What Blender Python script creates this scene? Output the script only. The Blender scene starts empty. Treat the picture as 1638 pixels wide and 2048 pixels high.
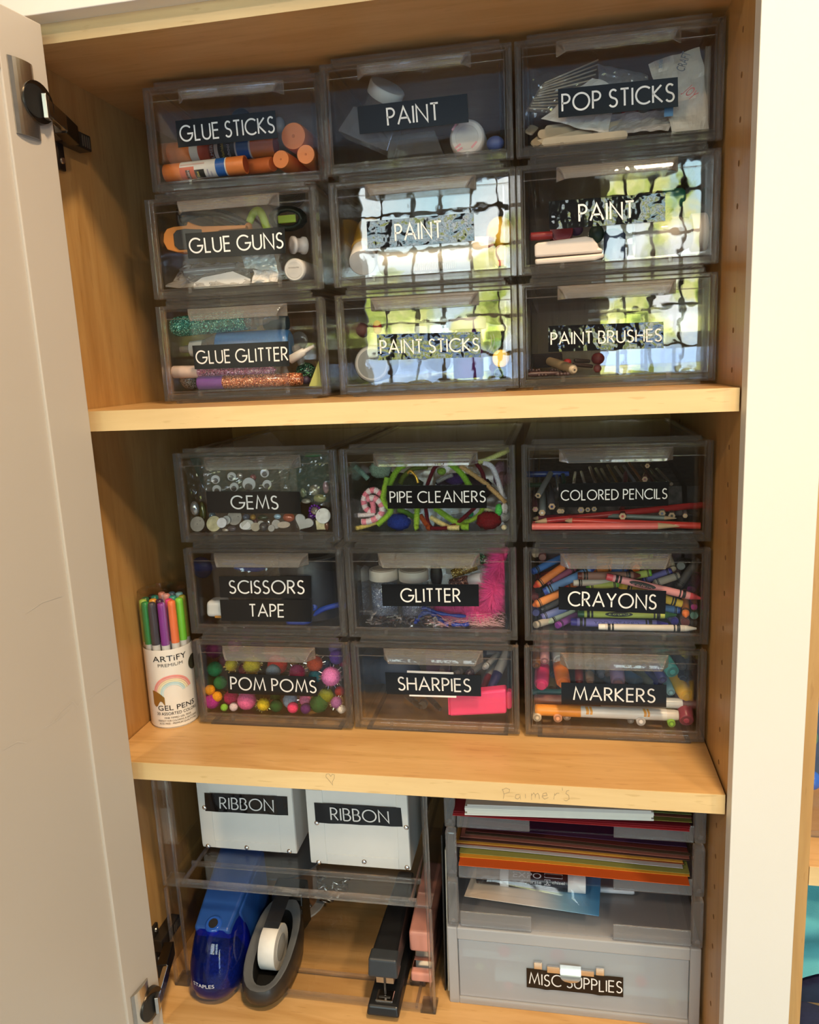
import bpy, math, random
from mathutils import Vector, Matrix
from mathutils import noise as mnoise

random.seed(7)
sc = bpy.context.scene
COL = sc.collection
# ---------------------------------------------------------------- camera
CAM = Vector((0.52902, -0.76960, 0.56165))
FPX, CX, CY = 1551.3, 819.0, 1024.0
def _axes(yaw, pitch, roll):
    cy, sy, cp, sp = math.cos(yaw), math.sin(yaw), math.cos(pitch), math.sin(pitch)
    f = Vector((-sy*cp, cy*cp, sp)); r = Vector((cy, sy, 0)); u = r.cross(f)
    c, s = math.cos(roll), math.sin(roll)
    return r*c + u*s, u*c - r*s, f
RT, UP, FW = _axes(0.190635, -0.191424, -0.045910)
cam_d = bpy.data.cameras.new('camera'); cam = bpy.data.objects.new('camera', cam_d); COL.objects.link(cam)
cam_d.sensor_fit = 'HORIZONTAL'; cam_d.sensor_width = 36; cam_d.lens = FPX/1638*36
cam_d.clip_start = 0.01; cam_d.clip_end = 50
cam.matrix_world = Matrix(((RT.x, UP.x, -FW.x, CAM.x), (RT.y, UP.y, -FW.y, CAM.y), (RT.z, UP.z, -FW.z, CAM.z), (0, 0, 0, 1)))
sc.camera = cam
def ray(px, py): return FW + RT*((px-CX)/FPX) - UP*((py-CY)/FPX)
def at(px, py, Y): d = ray(px, py); return CAM + d*((Y-CAM.y)/d.y)       # a pixel of the photo seen at depth Y
def atz(px, py, Z): d = ray(px, py); return CAM + d*((Z-CAM.z)/d.z)
def atx(px, py, X): d = ray(px, py); return CAM + d*((X-CAM.x)/d.x)
def plen(n, p): return n*(Vector(p)-CAM).dot(FW)/FPX                     # n pixels in metres at the depth of p
# ---------------------------------------------------------------- view and sampling
sc.view_settings.view_transform = 'Standard'; sc.view_settings.look = 'None'
sc.view_settings.gamma = 1; sc.view_settings.use_curve_mapping = False
sc.view_settings.exposure = 0.26
cy_ = sc.cycles
cy_.use_denoising = True; cy_.caustics_reflective = False; cy_.caustics_refractive = False
cy_.max_bounces = 14; cy_.diffuse_bounces = 4; cy_.glossy_bounces = 5; cy_.transmission_bounces = 12; cy_.transparent_max_bounces = 40
cy_.sample_clamp_indirect = 6
# ---------------------------------------------------------------- node helpers
def new_mat(name):
    m = bpy.data.materials.new(name); m.use_nodes = True; m.node_tree.nodes.clear()
    return m, m.node_tree
def N(nt, typ, **kw):
    n = nt.nodes.new(typ)
    for k, v in kw.items():
        if k in ('inp',):
            for a, b in v.items(): n.inputs[a].default_value = b
        else: setattr(n, k, v)
    return n
def L(nt, a, b): nt.links.new(a, b)
def rgb(c): return (c[0], c[1], c[2], 1)
def srgb(*c): return tuple(((x/255)/12.92 if x/255 <= .04045 else ((x/255+.055)/1.055)**2.4) for x in c)
def noise_fac(nt, scale, detail=3, dist=0, coord='Object', sx=(1, 1, 1)):
    tc = N(nt, 'ShaderNodeTexCoord'); mp = N(nt, 'ShaderNodeMapping'); mp.inputs['Scale'].default_value = sx
    L(nt, tc.outputs[coord], mp.inputs['Vector'])
    no = N(nt, 'ShaderNodeTexNoise'); no.inputs['Scale'].default_value = scale; no.inputs['Detail'].default_value = detail; no.inputs['Distortion'].default_value = dist
    L(nt, mp.outputs[0], no.inputs['Vector'])
    return no.outputs['Fac']
def ramp(nt, fac, stops):
    r = N(nt, 'ShaderNodeValToRGB'); e = r.color_ramp.elements
    while len(e) < len(stops): e.new(0.5)
    for i, (p, c) in enumerate(stops): e[i].position = p; e[i].color = rgb(c)
    L(nt, fac, r.inputs['Fac'])
    return r.outputs['Color']
def bump(nt, fac, strength, dist=0.001):
    b = N(nt, 'ShaderNodeBump'); b.inputs['Strength'].default_value = strength; b.inputs['Distance'].default_value = dist
    L(nt, fac, b.inputs['Height']); return b.outputs['Normal']
_MC = {}
def plastic(name, col, rough=.35, var=.06, spec=.5, metal=0, bumpy=None, sub=0, coat=0, scale=60, trans=0, alpha=1):
    """A plain coloured surface with a little procedural unevenness."""
    key = (name, tuple(round(x, 4) for x in col), rough, metal)
    if key in _MC: return _MC[key]
    m, nt = new_mat(name); o = N(nt, 'ShaderNodeOutputMaterial'); b = N(nt, 'ShaderNodeBsdfPrincipled')
    f = noise_fac(nt, scale, 2)
    c = ramp(nt, f, [(.3, tuple(x*(1-var) for x in col)), (.7, tuple(min(1, x*(1+var)) for x in col))])
    L(nt, c, b.inputs['Base Color']); b.inputs['Roughness'].default_value = rough; b.inputs['Metallic'].default_value = metal
    b.inputs['Specular IOR Level'].default_value = spec
    if coat: b.inputs['Coat Weight'].default_value = coat; b.inputs['Coat Roughness'].default_value = .05
    if trans: b.inputs['Transmission Weight'].default_value = trans
    if alpha < 1: b.inputs['Alpha'].default_value = alpha
    if bumpy: L(nt, bump(nt, noise_fac(nt, bumpy[0], 3), bumpy[1], bumpy[2]), b.inputs['Normal'])
    L(nt, b.outputs[0], o.inputs[0]); _MC[key] = m
    return m
def glitter_mat(name, col, col2, rough=.25, scale=900):
    m, nt = new_mat(name); o = N(nt, 'ShaderNodeOutputMaterial'); b = N(nt, 'ShaderNodeBsdfPrincipled')
    tc = N(nt, 'ShaderNodeTexCoord'); v = N(nt, 'ShaderNodeTexVoronoi'); v.inputs['Scale'].default_value = scale
    L(nt, tc.outputs['Object'], v.inputs['Vector'])
    sep = N(nt, 'ShaderNodeSeparateColor'); L(nt, v.outputs['Color'], sep.inputs[0])
    L(nt, ramp(nt, sep.outputs[0], [(.0, col), (.8, tuple(x*1.15 for x in col)), (.93, col2)]), b.inputs['Base Color'])
    L(nt, ramp(nt, sep.outputs[1], [(.7, (0, 0, 0)), (.8, (.8, .8, .8))]), b.inputs['Metallic'])
    b.inputs['Roughness'].default_value = rough
    vm = N(nt, 'ShaderNodeVectorMath', operation='SUBTRACT'); L(nt, v.outputs['Color'], vm.inputs[0]); vm.inputs[1].default_value = (.5, .5, .5)
    vs = N(nt, 'ShaderNodeVectorMath', operation='SCALE'); L(nt, vm.outputs[0], vs.inputs[0]); vs.inputs['Scale'].default_value = .9
    g = N(nt, 'ShaderNodeNewGeometry'); va = N(nt, 'ShaderNodeVectorMath', operation='ADD'); L(nt, g.outputs['Normal'], va.inputs[0]); L(nt, vs.outputs[0], va.inputs[1])
    vn = N(nt, 'ShaderNodeVectorMath', operation='NORMALIZE'); L(nt, va.outputs[0], vn.inputs[0]); L(nt, vn.outputs[0], b.inputs['Normal'])
    b.inputs['Coat Weight'].default_value = .6; b.inputs['Coat Roughness'].default_value = .05
    L(nt, b.outputs[0], o.inputs[0])
    return m
def fres_node(nt, ior=1.49):
    """Fresnel that reads the same on the front and the back of a thin clear wall."""
    g = N(nt, 'ShaderNodeNewGeometry'); mx = N(nt, 'ShaderNodeMix', data_type='FLOAT')
    mx.inputs[2].default_value = ior; mx.inputs[3].default_value = 1/ior
    L(nt, g.outputs['Backfacing'], mx.inputs[0])
    f = N(nt, 'ShaderNodeFresnel'); L(nt, mx.outputs[0], f.inputs['IOR'])
    return f
def clear_mat(name, tint=(.97, .96, .95), rough=.012, haze=0, hazecol=(.8, .8, .8), ior=1.49, bumpy=None, boost=1):
    """Thin clear plastic: lets light straight through, mirrors by Fresnel; haze adds a milky share."""
    m, nt = new_mat(name); o = N(nt, 'ShaderNodeOutputMaterial')
    t = N(nt, 'ShaderNodeBsdfTransparent'); t.inputs[0].default_value = rgb(tint)
    base = t.outputs[0]
    if haze:
        d = N(nt, 'ShaderNodeBsdfDiffuse'); d.inputs[0].default_value = rgb(hazecol)
        tr = N(nt, 'ShaderNodeBsdfTranslucent'); tr.inputs[0].default_value = rgb(hazecol)
        ad = N(nt, 'ShaderNodeMixShader'); ad.inputs[0].default_value = .5; L(nt, d.outputs[0], ad.inputs[1]); L(nt, tr.outputs[0], ad.inputs[2])
        mh = N(nt, 'ShaderNodeMixShader'); mh.inputs[0].default_value = haze
        L(nt, base, mh.inputs[1]); L(nt, ad.outputs[0], mh.inputs[2]); base = mh.outputs[0]
    g = N(nt, 'ShaderNodeBsdfGlossy'); g.inputs['Roughness'].default_value = rough
    f = fres_node(nt, ior)
    fac = f.outputs[0]
    if boost != 1:
        mm = N(nt, 'ShaderNodeMath', operation='MULTIPLY', use_clamp=True); L(nt, fac, mm.inputs[0]); mm.inputs[1].default_value = boost; fac = mm.outputs[0]
    if bumpy:
        nn = bump(nt, noise_fac(nt, bumpy[0], 3), bumpy[1], bumpy[2]); L(nt, nn, g.inputs['Normal']); L(nt, nn, f.inputs['Normal'])
    mx = N(nt, 'ShaderNodeMixShader'); L(nt, fac, mx.inputs[0]); L(nt, base, mx.inputs[1]); L(nt, g.outputs[0], mx.inputs[2])
    L(nt, mx.outputs[0], o.inputs[0])
    return m
def glass_mat(name, col=(.95, .93, .92), rough=.01, ior=1.47, bumpy=None):
    m, nt = new_mat(name); o = N(nt, 'ShaderNodeOutputMaterial'); b = N(nt, 'ShaderNodeBsdfGlass')
    b.inputs['Color'].default_value = rgb(col); b.inputs['Roughness'].default_value = rough; b.inputs['IOR'].default_value = ior
    if bumpy: L(nt, bump(nt, noise_fac(nt, bumpy[0], 2), bumpy[1], bumpy[2]), b.inputs['Normal'])
    L(nt, b.outputs[0], o.inputs[0])
    return m
def edge_mat(name, col=(.95, .94, .93), rough=.03, ior=1.47, bumpy=None, clear=.38, haze=.10):
    """Thick clear plastic: bends light like glass, with part passed straight through and a white share standing in for scattered light."""
    m, nt = new_mat(name); o = N(nt, 'ShaderNodeOutputMaterial'); b = N(nt, 'ShaderNodeBsdfGlass')
    b.inputs['Color'].default_value = rgb(col); b.inputs['Roughness'].default_value = rough; b.inputs['IOR'].default_value = ior
    if bumpy: L(nt, bump(nt, noise_fac(nt, bumpy[0], 2), bumpy[1], bumpy[2]), b.inputs['Normal'])
    t = N(nt, 'ShaderNodeBsdfTransparent'); t.inputs[0].default_value = rgb(col)
    d = N(nt, 'ShaderNodeBsdfDiffuse'); d.inputs[0].default_value = (.8, .78, .76, 1)  # white diffuse share imitates light scattered in the clear edges
    m1 = N(nt, 'ShaderNodeMixShader'); m1.inputs[0].default_value = clear; L(nt, b.outputs[0], m1.inputs[1]); L(nt, t.outputs[0], m1.inputs[2])
    m2 = N(nt, 'ShaderNodeMixShader'); m2.inputs[0].default_value = haze; L(nt, m1.outputs[0], m2.inputs[1]); L(nt, d.outputs[0], m2.inputs[2])
    L(nt, m2.outputs[0], o.inputs[0])
    return m
def wood_mat(name, axis, c1, c2, c3, rough=.32):
    m, nt = new_mat(name); o = N(nt, 'ShaderNodeOutputMaterial'); b = N(nt, 'ShaderNodeBsdfPrincipled')
    st = [1, 1, 1]; st[axis] = .09
    f1 = noise_fac(nt, 55, 5, .8, sx=tuple(st)); st2 = [1, 1, 1]; st2[axis] = .25
    f2 = noise_fac(nt, 9, 3, 1.5, sx=tuple(st2))
    a = ramp(nt, f1, [(.3, c1), (.55, c2), (.75, c1)])
    cl = ramp(nt, f2, [(.35, (1, 1, 1)), (.7, c3)])
    mx = N(nt, 'ShaderNodeMix', data_type='RGBA', blend_type='MULTIPLY'); mx.inputs[0].default_value = 1
    L(nt, a, mx.inputs[6]); L(nt, cl, mx.inputs[7])
    st3 = [1, 1, 1]; st3[axis] = .12
    fl = ramp(nt, noise_fac(nt, 240, 2, 0, sx=tuple(st3)), [(.30, (.80, .74, .66)), (.36, (1, 1, 1))])
    mx2 = N(nt, 'ShaderNodeMix', data_type='RGBA', blend_type='MULTIPLY'); mx2.inputs[0].default_value = .6
    L(nt, mx.outputs[2], mx2.inputs[6]); L(nt, fl, mx2.inputs[7])
    L(nt, mx2.outputs[2], b.inputs['Base Color']); b.inputs['Roughness'].default_value = rough
    L(nt, bump(nt, f1, .05, .0006), b.inputs['Normal'])
    L(nt, b.outputs[0], o.inputs[0])
    return m
# ---------------------------------------------------------------- world: garden and sky beyond the windows
W = bpy.data.worlds.new('world'); sc.world = W; W.use_nodes = True; nt = W.node_tree; nt.nodes.clear()
wo = N(nt, 'ShaderNodeOutputWorld'); bg = N(nt, 'ShaderNodeBackground')
tc = N(nt, 'ShaderNodeTexCoord')
def wnoise(scale, detail, dist=0):
    n = N(nt, 'ShaderNodeTexNoise'); n.inputs['Scale'].default_value = scale; n.inputs['Detail'].default_value = detail; n.inputs['Distortion'].default_value = dist
    L(nt, tc.outputs['Generated'], n.inputs['Vector']); return n.outputs['Fac']
leaf = ramp(nt, wnoise(34, 5, .6), [(.30, (.10, .16, .035)), (.45, (.55, .68, .13)), (.6, (1.0, 1.0, .38)), (.75, (1.15, 1.1, .62))])
sky = ramp(nt, wnoise(7, 2), [(.3, (.62, .92, 1.0)), (.7, (1.15, 1.15, 1.1))])
sepz = N(nt, 'ShaderNodeSeparateXYZ'); L(nt, tc.outputs['Generated'], sepz.inputs[0])
hz = N(nt, 'ShaderNodeMath', operation='MULTIPLY_ADD'); L(nt, sepz.outputs['Z'], hz.inputs[0]); hz.inputs[1].default_value = .9; L(nt, wnoise(9, 4, .5), hz.inputs[2])
skyf = ramp(nt, hz.outputs[0], [(.52, (0, 0, 0)), (.60, (1, 1, 1))])
m1 = N(nt, 'ShaderNodeMix', data_type='RGBA'); L(nt, skyf, m1.inputs[0]); L(nt, leaf, m1.inputs[6]); L(nt, sky, m1.inputs[7])
low = ramp(nt, sepz.outputs['Z'], [(.0, (0, 0, 0)), (.02, (1, 1, 1))])
m2 = N(nt, 'ShaderNodeMix', data_type='RGBA'); L(nt, low, m2.inputs[0]); m2.inputs[6].default_value = (.40, .58, .85, 1); L(nt, m1.outputs[2], m2.inputs[7])
L(nt, m2.outputs[2], bg.inputs['Color']); bg.inputs['Strength'].default_value = 10.0
L(nt, bg.outputs[0], wo.inputs[0])
# ---------------------------------------------------------------- lights
ROOM = dict(x0=-2.4, x1=3.6, y0=-4.6, z0=-1.0, z1=2.0)
def portal(name, x0, x1, z0, z1, y):
    d = bpy.data.lights.new(name, 'AREA'); d.shape = 'RECTANGLE'; d.size = x1-x0; d.size_y = z1-z0; d.cycles.is_portal = True
    o = bpy.data.objects.new(name, d); COL.objects.link(o); o.location = ((x0+x1)/2, y, (z0+z1)/2); o.rotation_euler = (math.radians(90), 0, 0)
    return o
WINS = [(-.86, .36, .36, 1.82), (.82, 1.90, .36, 1.82), (2.45, 3.35, -.95, 1.0)]  # third opening is added, unseen and unreflected, to bring in cool light
for i, w in enumerate(WINS): portal('window_daylight', *w, ROOM['y0']+.02)
def lamp(name, loc, r, power, col):
    d = bpy.data.lights.new(name, 'AREA'); d.shape = 'DISK'; d.size = r*2; d.energy = power; d.color = col
    o = bpy.data.objects.new(name, d); COL.objects.link(o); o.location = loc
    return o
lamp('ceiling_lamp', (.85, -.85, 1.99), .12, 36, (1, .72, .42))
lamp('ceiling_lamp', (1.9, -1.6, 1.99), .12, 26, (1, .74, .46))
lamp('ceiling_lamp', (-.6, -2.2, 1.99), .12, 26, (1, .74, .46))
# ---------------------------------------------------------------- mesh builder
class MB:
    def __init__(s): s.v = []; s.f = []; s.sm = []; s.mi = []
    def add(s, vs, fs, smooth=False, mi=0):
        b = len(s.v); s.v += [Vector(p) for p in vs]; s.f += [tuple(b+i for i in f) for f in fs]
        s.sm += [smooth]*len(fs); s.mi += [mi]*len(fs); return s
    def box(s, x0, x1, y0, y1, z0, z1, mi=0):
        return s.add([(x, y, z) for z in (z0, z1) for y in (y0, y1) for x in (x0, x1)],
                     [(0, 2, 3, 1), (4, 5, 7, 6), (0, 1, 5, 4), (2, 6, 7, 3), (0, 4, 6, 2), (1, 3, 7, 5)], mi=mi)
    def hexa(s, b4, t4, mi=0):      # bottom loop and top loop of four
        return s.add(list(b4)+list(t4), [(3, 2, 1, 0), (4, 5, 6, 7), (0, 1, 5, 4), (1, 2, 6, 5), (2, 3, 7, 6), (3, 0, 4, 7)], mi=mi)
    def lathe(s, a, b, prof, n=20, smooth=True, mi=0, squash=None):
        """profile [(t along a->b in 0..1, radius in metres)] turned about the axis a->b"""
        a = Vector(a); b = Vector(b); ax = b-a; d = ax.normalized()
        e1 = d.cross(Vector((0, 0, 1)) if abs(d.z) < .9 else Vector((1, 0, 0))).normalized(); e2 = d.cross(e1)
        vs = []; fs = []; k = len(prof)
        for t, r in prof:
            r = max(r, 1e-5); c = a+ax*t
            for i in range(n):
                th = 2*math.pi*i/n
                vs.append(c+e1*(math.cos(th)*r)+e2*(math.sin(th)*r*(squash or 1)))
        for j in range(k-1):
            for i in range(n):
                i2 = (i+1) % n; fs.append((j*n+i, j*n+i2, (j+1)*n+i2, (j+1)*n+i))
        s.add(vs, fs, smooth, mi)
        caps = [tuple(reversed(range(n))), tuple(range((k-1)*n, k*n))]
        s.add(vs, caps, False, mi)
        return s
    def tube(s, pts, r, n=8, smooth=True, jit=0, mi=0, cap=True, flat=1):
        pts = [Vector(p) for p in pts]; k = len(pts); vs = []; fs = []
        t0 = (pts[1]-pts[0]).normalized(); e = t0.cross(Vector((0, 0, 1)) if abs(t0.z) < .9 else Vector((1, 0, 0))).normalized()
        for j in range(k):
            t = (pts[min(j+1, k-1)]-pts[max(j-1, 0)]).normalized(); e = (e-t*e.dot(t)).normalized(); u = t.cross(e)
            rr = r[j] if isinstance(r, (list, tuple)) else r
            for i in range(n):
                th = 2*math.pi*i/n; q = rr*(1+random.uniform(-jit, jit))
                vs.append(pts[j]+e*(math.cos(th)*q)+u*(math.sin(th)*q*flat))
        for j in range(k-1):
            for i in range(n):
                i2 = (i+1) % n; fs.append((j*n+i, j*n+i2, (j+1)*n+i2, (j+1)*n+i))
        if cap: fs += [tuple(reversed(range(n))), tuple(range((k-1)*n, k*n))]
        return s.add(vs, fs, smooth, mi)
    def ball(s, c, r, nu=20, nv=12, jit=0, sc_=(1, 1, 1), mi=0, smooth=True):
        c = Vector(c); vs = [c+Vector((0, 0, r*sc_[2]))]; fs = []
        for j in range(1, nv):
            ph = math.pi*j/nv
            for i in range(nu):
                th = 2*math.pi*(i+.5*(j % 2))/nu; q = r*(1+random.uniform(-jit, jit))
                vs.append(c+Vector((math.sin(ph)*math.cos(th)*q*sc_[0], math.sin(ph)*math.sin(th)*q*sc_[1], math.cos(ph)*q*sc_[2])))
        vs.append(c-Vector((0, 0, r*sc_[2]))); e = len(vs)-1
        for i in range(nu): fs.append((0, 1+i, 1+(i+1) % nu)); fs.append((e, 1+(nv-2)*nu+(i+1) % nu, 1+(nv-2)*nu+i))
        for j in range(nv-2):
            for i in range(nu): i2 = (i+1) % nu; fs.append((1+j*nu+i, 1+(j+1)*nu+i, 1+(j+1)*nu+i2, 1+j*nu+i2))
        return s.add(vs, fs, smooth, mi)
    def prism(s, poly, mp, d0, d1, mi=0):
        """2D outline through mp(u, v, d) between depths d0 and d1"""
        n = len(poly); a = [mp(u, v, d0) for u, v in poly]; b = [mp(u, v, d1) for u, v in poly]
        return s.add(a+b, [tuple(range(n)), tuple(reversed(range(n, 2*n)))]+[(i, i+n, (i+1) % n+n, (i+1) % n) for i in range(n)], mi=mi)
    def grid(s, fn, nu, nv, smooth=True, mi=0):
        vs = [fn(i/nu, j/nv) for j in range(nv+1) for i in range(nu+1)]
        return s.add(vs, [(j*(nu+1)+i, j*(nu+1)+i+1, (j+1)*(nu+1)+i+1, (j+1)*(nu+1)+i) for j in range(nv) for i in range(nu)], smooth, mi)
    def mesh(s, name):
        me = bpy.data.meshes.new(name); me.from_pydata([tuple(p) for p in s.v], [], s.f)
        me.polygons.foreach_set('use_smooth', s.sm); me.polygons.foreach_set('material_index', s.mi); me.update()
        return me
def tag(o, label=None, cat=None, group=None, kind=None):
    if label: o['label'] = label
    if cat: o['category'] = cat
    if group: o['group'] = group
    if kind: o['kind'] = kind
    return o
MW = {}
def world_of(o):
    return MW.get(o.name, Matrix.Identity(4))
def empty(name, loc, rz=0, label=None, cat=None, group=None):
    o = bpy.data.objects.new(name, None); COL.objects.link(o); o.location = loc; o.rotation_euler = (0, 0, rz); o.empty_display_size = .02
    MW[o.name] = Matrix.Translation(Vector(loc)) @ Matrix.Rotation(rz, 4, 'Z')
    return tag(o, label, cat, group)
def build(mb, name, mats, parent=None, label=None, cat=None, group=None, kind=None, bevel=0, origin=None, seg=2, local=False):
    """Links the builder's shapes (given in room coordinates) as one mesh object."""
    if not isinstance(mats, (list, tuple)): mats = [mats]
    Mp = world_of(parent) if parent else Matrix.Identity(4)
    if origin is None:
        if parent is None:
            lo = [min(p[i] for p in mb.v) for i in range(3)]; hi = [max(p[i] for p in mb.v) for i in range(3)]
            org = Vector(((lo[0]+hi[0])/2, (lo[1]+hi[1])/2, lo[2]))
        else: org = None
    else: org = Vector(origin)
    if local: M = Matrix.Identity(4)
    elif org is not None and parent is None: M = Matrix.Translation(org)
    else: M = Mp
    if not local:
        inv = M.inverted(); mb.v = [inv @ p for p in mb.v]
    me = mb.mesh(name); o = bpy.data.objects.new(name, me); COL.objects.link(o)
    for m in mats: me.materials.append(m)
    if parent: o.parent = parent; MW[o.name] = Mp
    else: o.location = M.to_translation(); MW[o.name] = M
    if bevel:
        b = o.modifiers.new('Bevel', 'BEVEL'); b.width = bevel; b.segments = seg; b.limit_method = 'ANGLE'; b.angle_limit = math.radians(40)
    return tag(o, label, cat, group, kind)
def copy_tree(o, parent=None):
    c = o.copy(); COL.objects.link(c)
    if parent: c.parent = parent
    for ch in list(o.children): copy_tree(ch, c)
    return c
# ---------------------------------------------------------------- lettering
def arc(cx, cy, rx, ry, a0, a1, n=14):
    return [(cx+rx*math.cos(math.radians(a0+(a1-a0)*i/n)), cy+ry*math.sin(math.radians(a0+(a1-a0)*i/n))) for i in range(n+1)]
GLY = {  # advance width, strokes; cap height 1
 'A': (.80, [[(0, 0), (.40, 1), (.80, 0)], [(.14, .35), (.66, .35)]]),
 'B': (.50, [[(.0, 0), (0, 1), (.2, 1)]+arc(.2, .76, .24, .24, 90, -90)[1:]+[(0, .52)], [(.0, .52), (.24, .52)]+arc(.24, .26, .27, .26, 90, -90)[1:]+[(0, 0)]]),
 'C': (.80, [arc(.5, .5, .5, .5, 48, 312, 22)]),
 'D': (.68, [[(0, 0), (0, 1), (.2, 1)]+arc(.2, .5, .48, .5, 90, -90)[1:]+[(0, 0)]]),
 'E': (.45, [[(.45, 1), (0, 1), (0, 0), (.45, 0)], [(0, .53), (.43, .53)]]),
 'G': (.98, [arc(.5, .5, .5, .5, 45, 357, 24)+[(.58, .47)]]),
 'H': (.64, [[(0, 0), (0, 1)], [(.64, 0), (.64, 1)], [(0, .53), (.64, .53)]]),
 'I': (.0, [[(0, 0), (0, 1)]]),
 'K': (.56, [[(0, 0), (0, 1)], [(.5, 1), (.02, .52), (.56, 0)]]),
 'L': (.40, [[(0, 1), (0, 0), (.40, 0)]]),
 'M': (.92, [[(0, 0), (.16, 1), (.46, .12), (.76, 1), (.92, 0)]]),
 'N': (.70, [[(0, 0), (0, 1), (.70, 0), (.70, 1)]]),
 'O': (1.0, [arc(.5, .5, .5, .5, 0, 360, 28)]),
 'P': (.46, [[(0, 0), (0, 1), (.18, 1)]+arc(.18, .74, .28, .26, 90, -90)[1:]+[(0, .48)]]),
 'R': (.52, [[(0, 0), (0, 1), (.18, 1)]+arc(.18, .74, .28, .26, 90, -90)[1:]+[(0, .48)], [(.2, .48), (.52, 0)]]),
 'S': (.46, [arc(.24, .76, .21, .24, 35, 250, 14)+arc(.22, .25, .24, .25, 78, -150, 14)]),
 'T': (.50, [[(0, 1), (.50, 1)], [(.25, 1), (.25, 0)]]),
 'U': (.62, [[(0, 1), (0, .31)]+arc(.31, .31, .31, .31, 180, 360, 14)+[(.62, 1)]]),
 'Y': (.62, [[(0, 1), (.31, .48), (.62, 1)], [(.31, .48), (.31, 0)]]),
 ' ': (.12, []),
}
def ribbon(path, w):
    """flat strip of width w along a 2D path -> (verts, quads)"""
    vs = []; fs = []; n = len(path); closed = n > 3 and abs(path[0][0]-path[-1][0])+abs(path[0][1]-path[-1][1]) < 1e-6
    for i, (x, y) in enumerate(path):
        if closed and i in (0, n-1): p, q = path[n-2], path[1]
        else: p, q = path[max(i-1, 0)], path[min(i+1, n-1)]
        a = Vector((x-p[0], y-p[1])); b = Vector((q[0]-x, q[1]-y))
        if a.length < 1e-9: a = b
        if b.length < 1e-9: b = a
        a.normalize(); b.normalize(); t = (a+b)
        if t.length < 1e-3: t = a
        t.normalize(); nn = Vector((-t.y, t.x)); k = 1/max(.45, abs(nn.dot(Vector((-a.y, a.x)))))
        vs += [(x+nn.x*w/2*k, y+nn.y*w/2*k), (x-nn.x*w/2*k, y-nn.y*w/2*k)]
    for i in range(n-1): fs.append((2*i, 2*i+1, 2*i+3, 2*i+2))
    return vs, fs
def stroke_text(mb, text, mp, w=.10, gap=.22):
    """geometric capitals; mp maps (x in 0..1 of the word, y in 0..1 of cap height, aspect) to room points"""
    x = 0; runs = []
    for ch in text:
        adv, st = GLY[ch]
        for path in st: runs.append([(x+a, b) for a, b in path])
        x += adv+gap
    tot = x-gap
    for path in runs:
        vs, fs = ribbon(path, w); mb.add([mp(a/tot, b) for a, b in vs], fs)
    return tot
def font_mesh(text, size=1.0):
    """built-in font -> (2D verts, polygons), left-aligned on the baseline"""
    cu = bpy.data.curves.new('lettering', 'FONT'); cu.body = text; cu.size = size; cu.resolution_u = 3
    ob = bpy.data.objects.new('lettering', cu); COL.objects.link(ob)
    dg = bpy.context.evaluated_depsgraph_get(); me = bpy.data.meshes.new_from_object(ob.evaluated_get(dg))
    vs = [(v.co.x, v.co.y) for v in me.vertices]; fs = [tuple(p.vertices) for p in me.polygons]
    bpy.data.objects.remove(ob); bpy.data.curves.remove(cu); bpy.data.meshes.remove(me)
    return vs, fs
def font_text(mb, text, mp, mi=0, flip=False):
    """mp(u, v): u in 0..1 over the text's width, v in cap heights"""
    vs, fs = font_mesh(text); x0 = min(v[0] for v in vs); x1 = max(v[0] for v in vs)
    mb.add([mp((x-x0)/(x1-x0), y/.7) for x, y in vs], [tuple(reversed(f)) for f in fs] if flip else fs, mi=mi)
def quad(tl, tr, bl, br=None):
    tl, tr, bl = Vector(tl), Vector(tr), Vector(bl); br = Vector(br) if br is not None else tr+bl-tl
    return lambda u, v: (tl*(1-u)+tr*u)*(v)+(bl*(1-u)+br*u)*(1-v)
# ---------------------------------------------------------------- materials
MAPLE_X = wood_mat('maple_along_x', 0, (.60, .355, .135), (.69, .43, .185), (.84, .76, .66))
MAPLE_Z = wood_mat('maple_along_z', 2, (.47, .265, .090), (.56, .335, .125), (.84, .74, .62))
MAPLE_EDGE = wood_mat('maple_edge', 0, (.74, .52, .25), (.80, .58, .29), (.92, .88, .84), .4)
PAINT = plastic('cream_cabinet_paint', (.80, .765, .71), .42, .012, scale=5, bumpy=(220, .04, .0004))
DOORP = plastic('shaded_door_paint', (.56, .505, .44), .40, .012, scale=5, bumpy=(220, .04, .0004))  # same cream paint as the frame, with the door's shade put into the colour
WALLP = plastic('wall_paint', (.20, .19, .175), .8, .02, scale=3)
CEILP = plastic('ceiling_paint', (.42, .41, .39), .9, .02, scale=3)
FLOORW = wood_mat('room_floor_pale_boards', 0, (.26, .32, .40), (.34, .40, .48), (.9, .9, .9), .45)  # unseen floor, its blue-grey chosen for cool bounce and reflections low down
ACRY = clear_mat('clear_acrylic', (.993, .991, .988), .006)
ACRF = clear_mat('clear_acrylic_front', (.990, .987, .983), .010, bumpy=(18, .12, .0016))
ACRG = edge_mat('thick_clear_acrylic', (.975, .965, .955), .008, 1.45, clear=.60, haze=.035)
ACRH = edge_mat('clear_acrylic_handle', (.98, .97, .96), .006, 1.47, bumpy=(45, .22, .002), clear=.35, haze=.09)
BLACK = plastic('black_vinyl', (.006, .006, .007), .12, .1, bumpy=(45, .08, .0008))
BLACKC = plastic('black_vinyl_crinkled', (.006, .006, .0072), .06, .1, bumpy=(26, .55, .004))
WHITE = plastic('white_lettering', (.80, .80, .80), .5, .01)
CHROME = plastic('nickel_plate', (.62, .58, .52), .28, .05, metal=1, scale=120)
CHROMEB = plastic('bright_steel', (.80, .80, .80), .12, .03, metal=1, scale=120)
DARKM = plastic('dark_bronze_metal', (.05, .042, .036), .3, .1, metal=.6)
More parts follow.
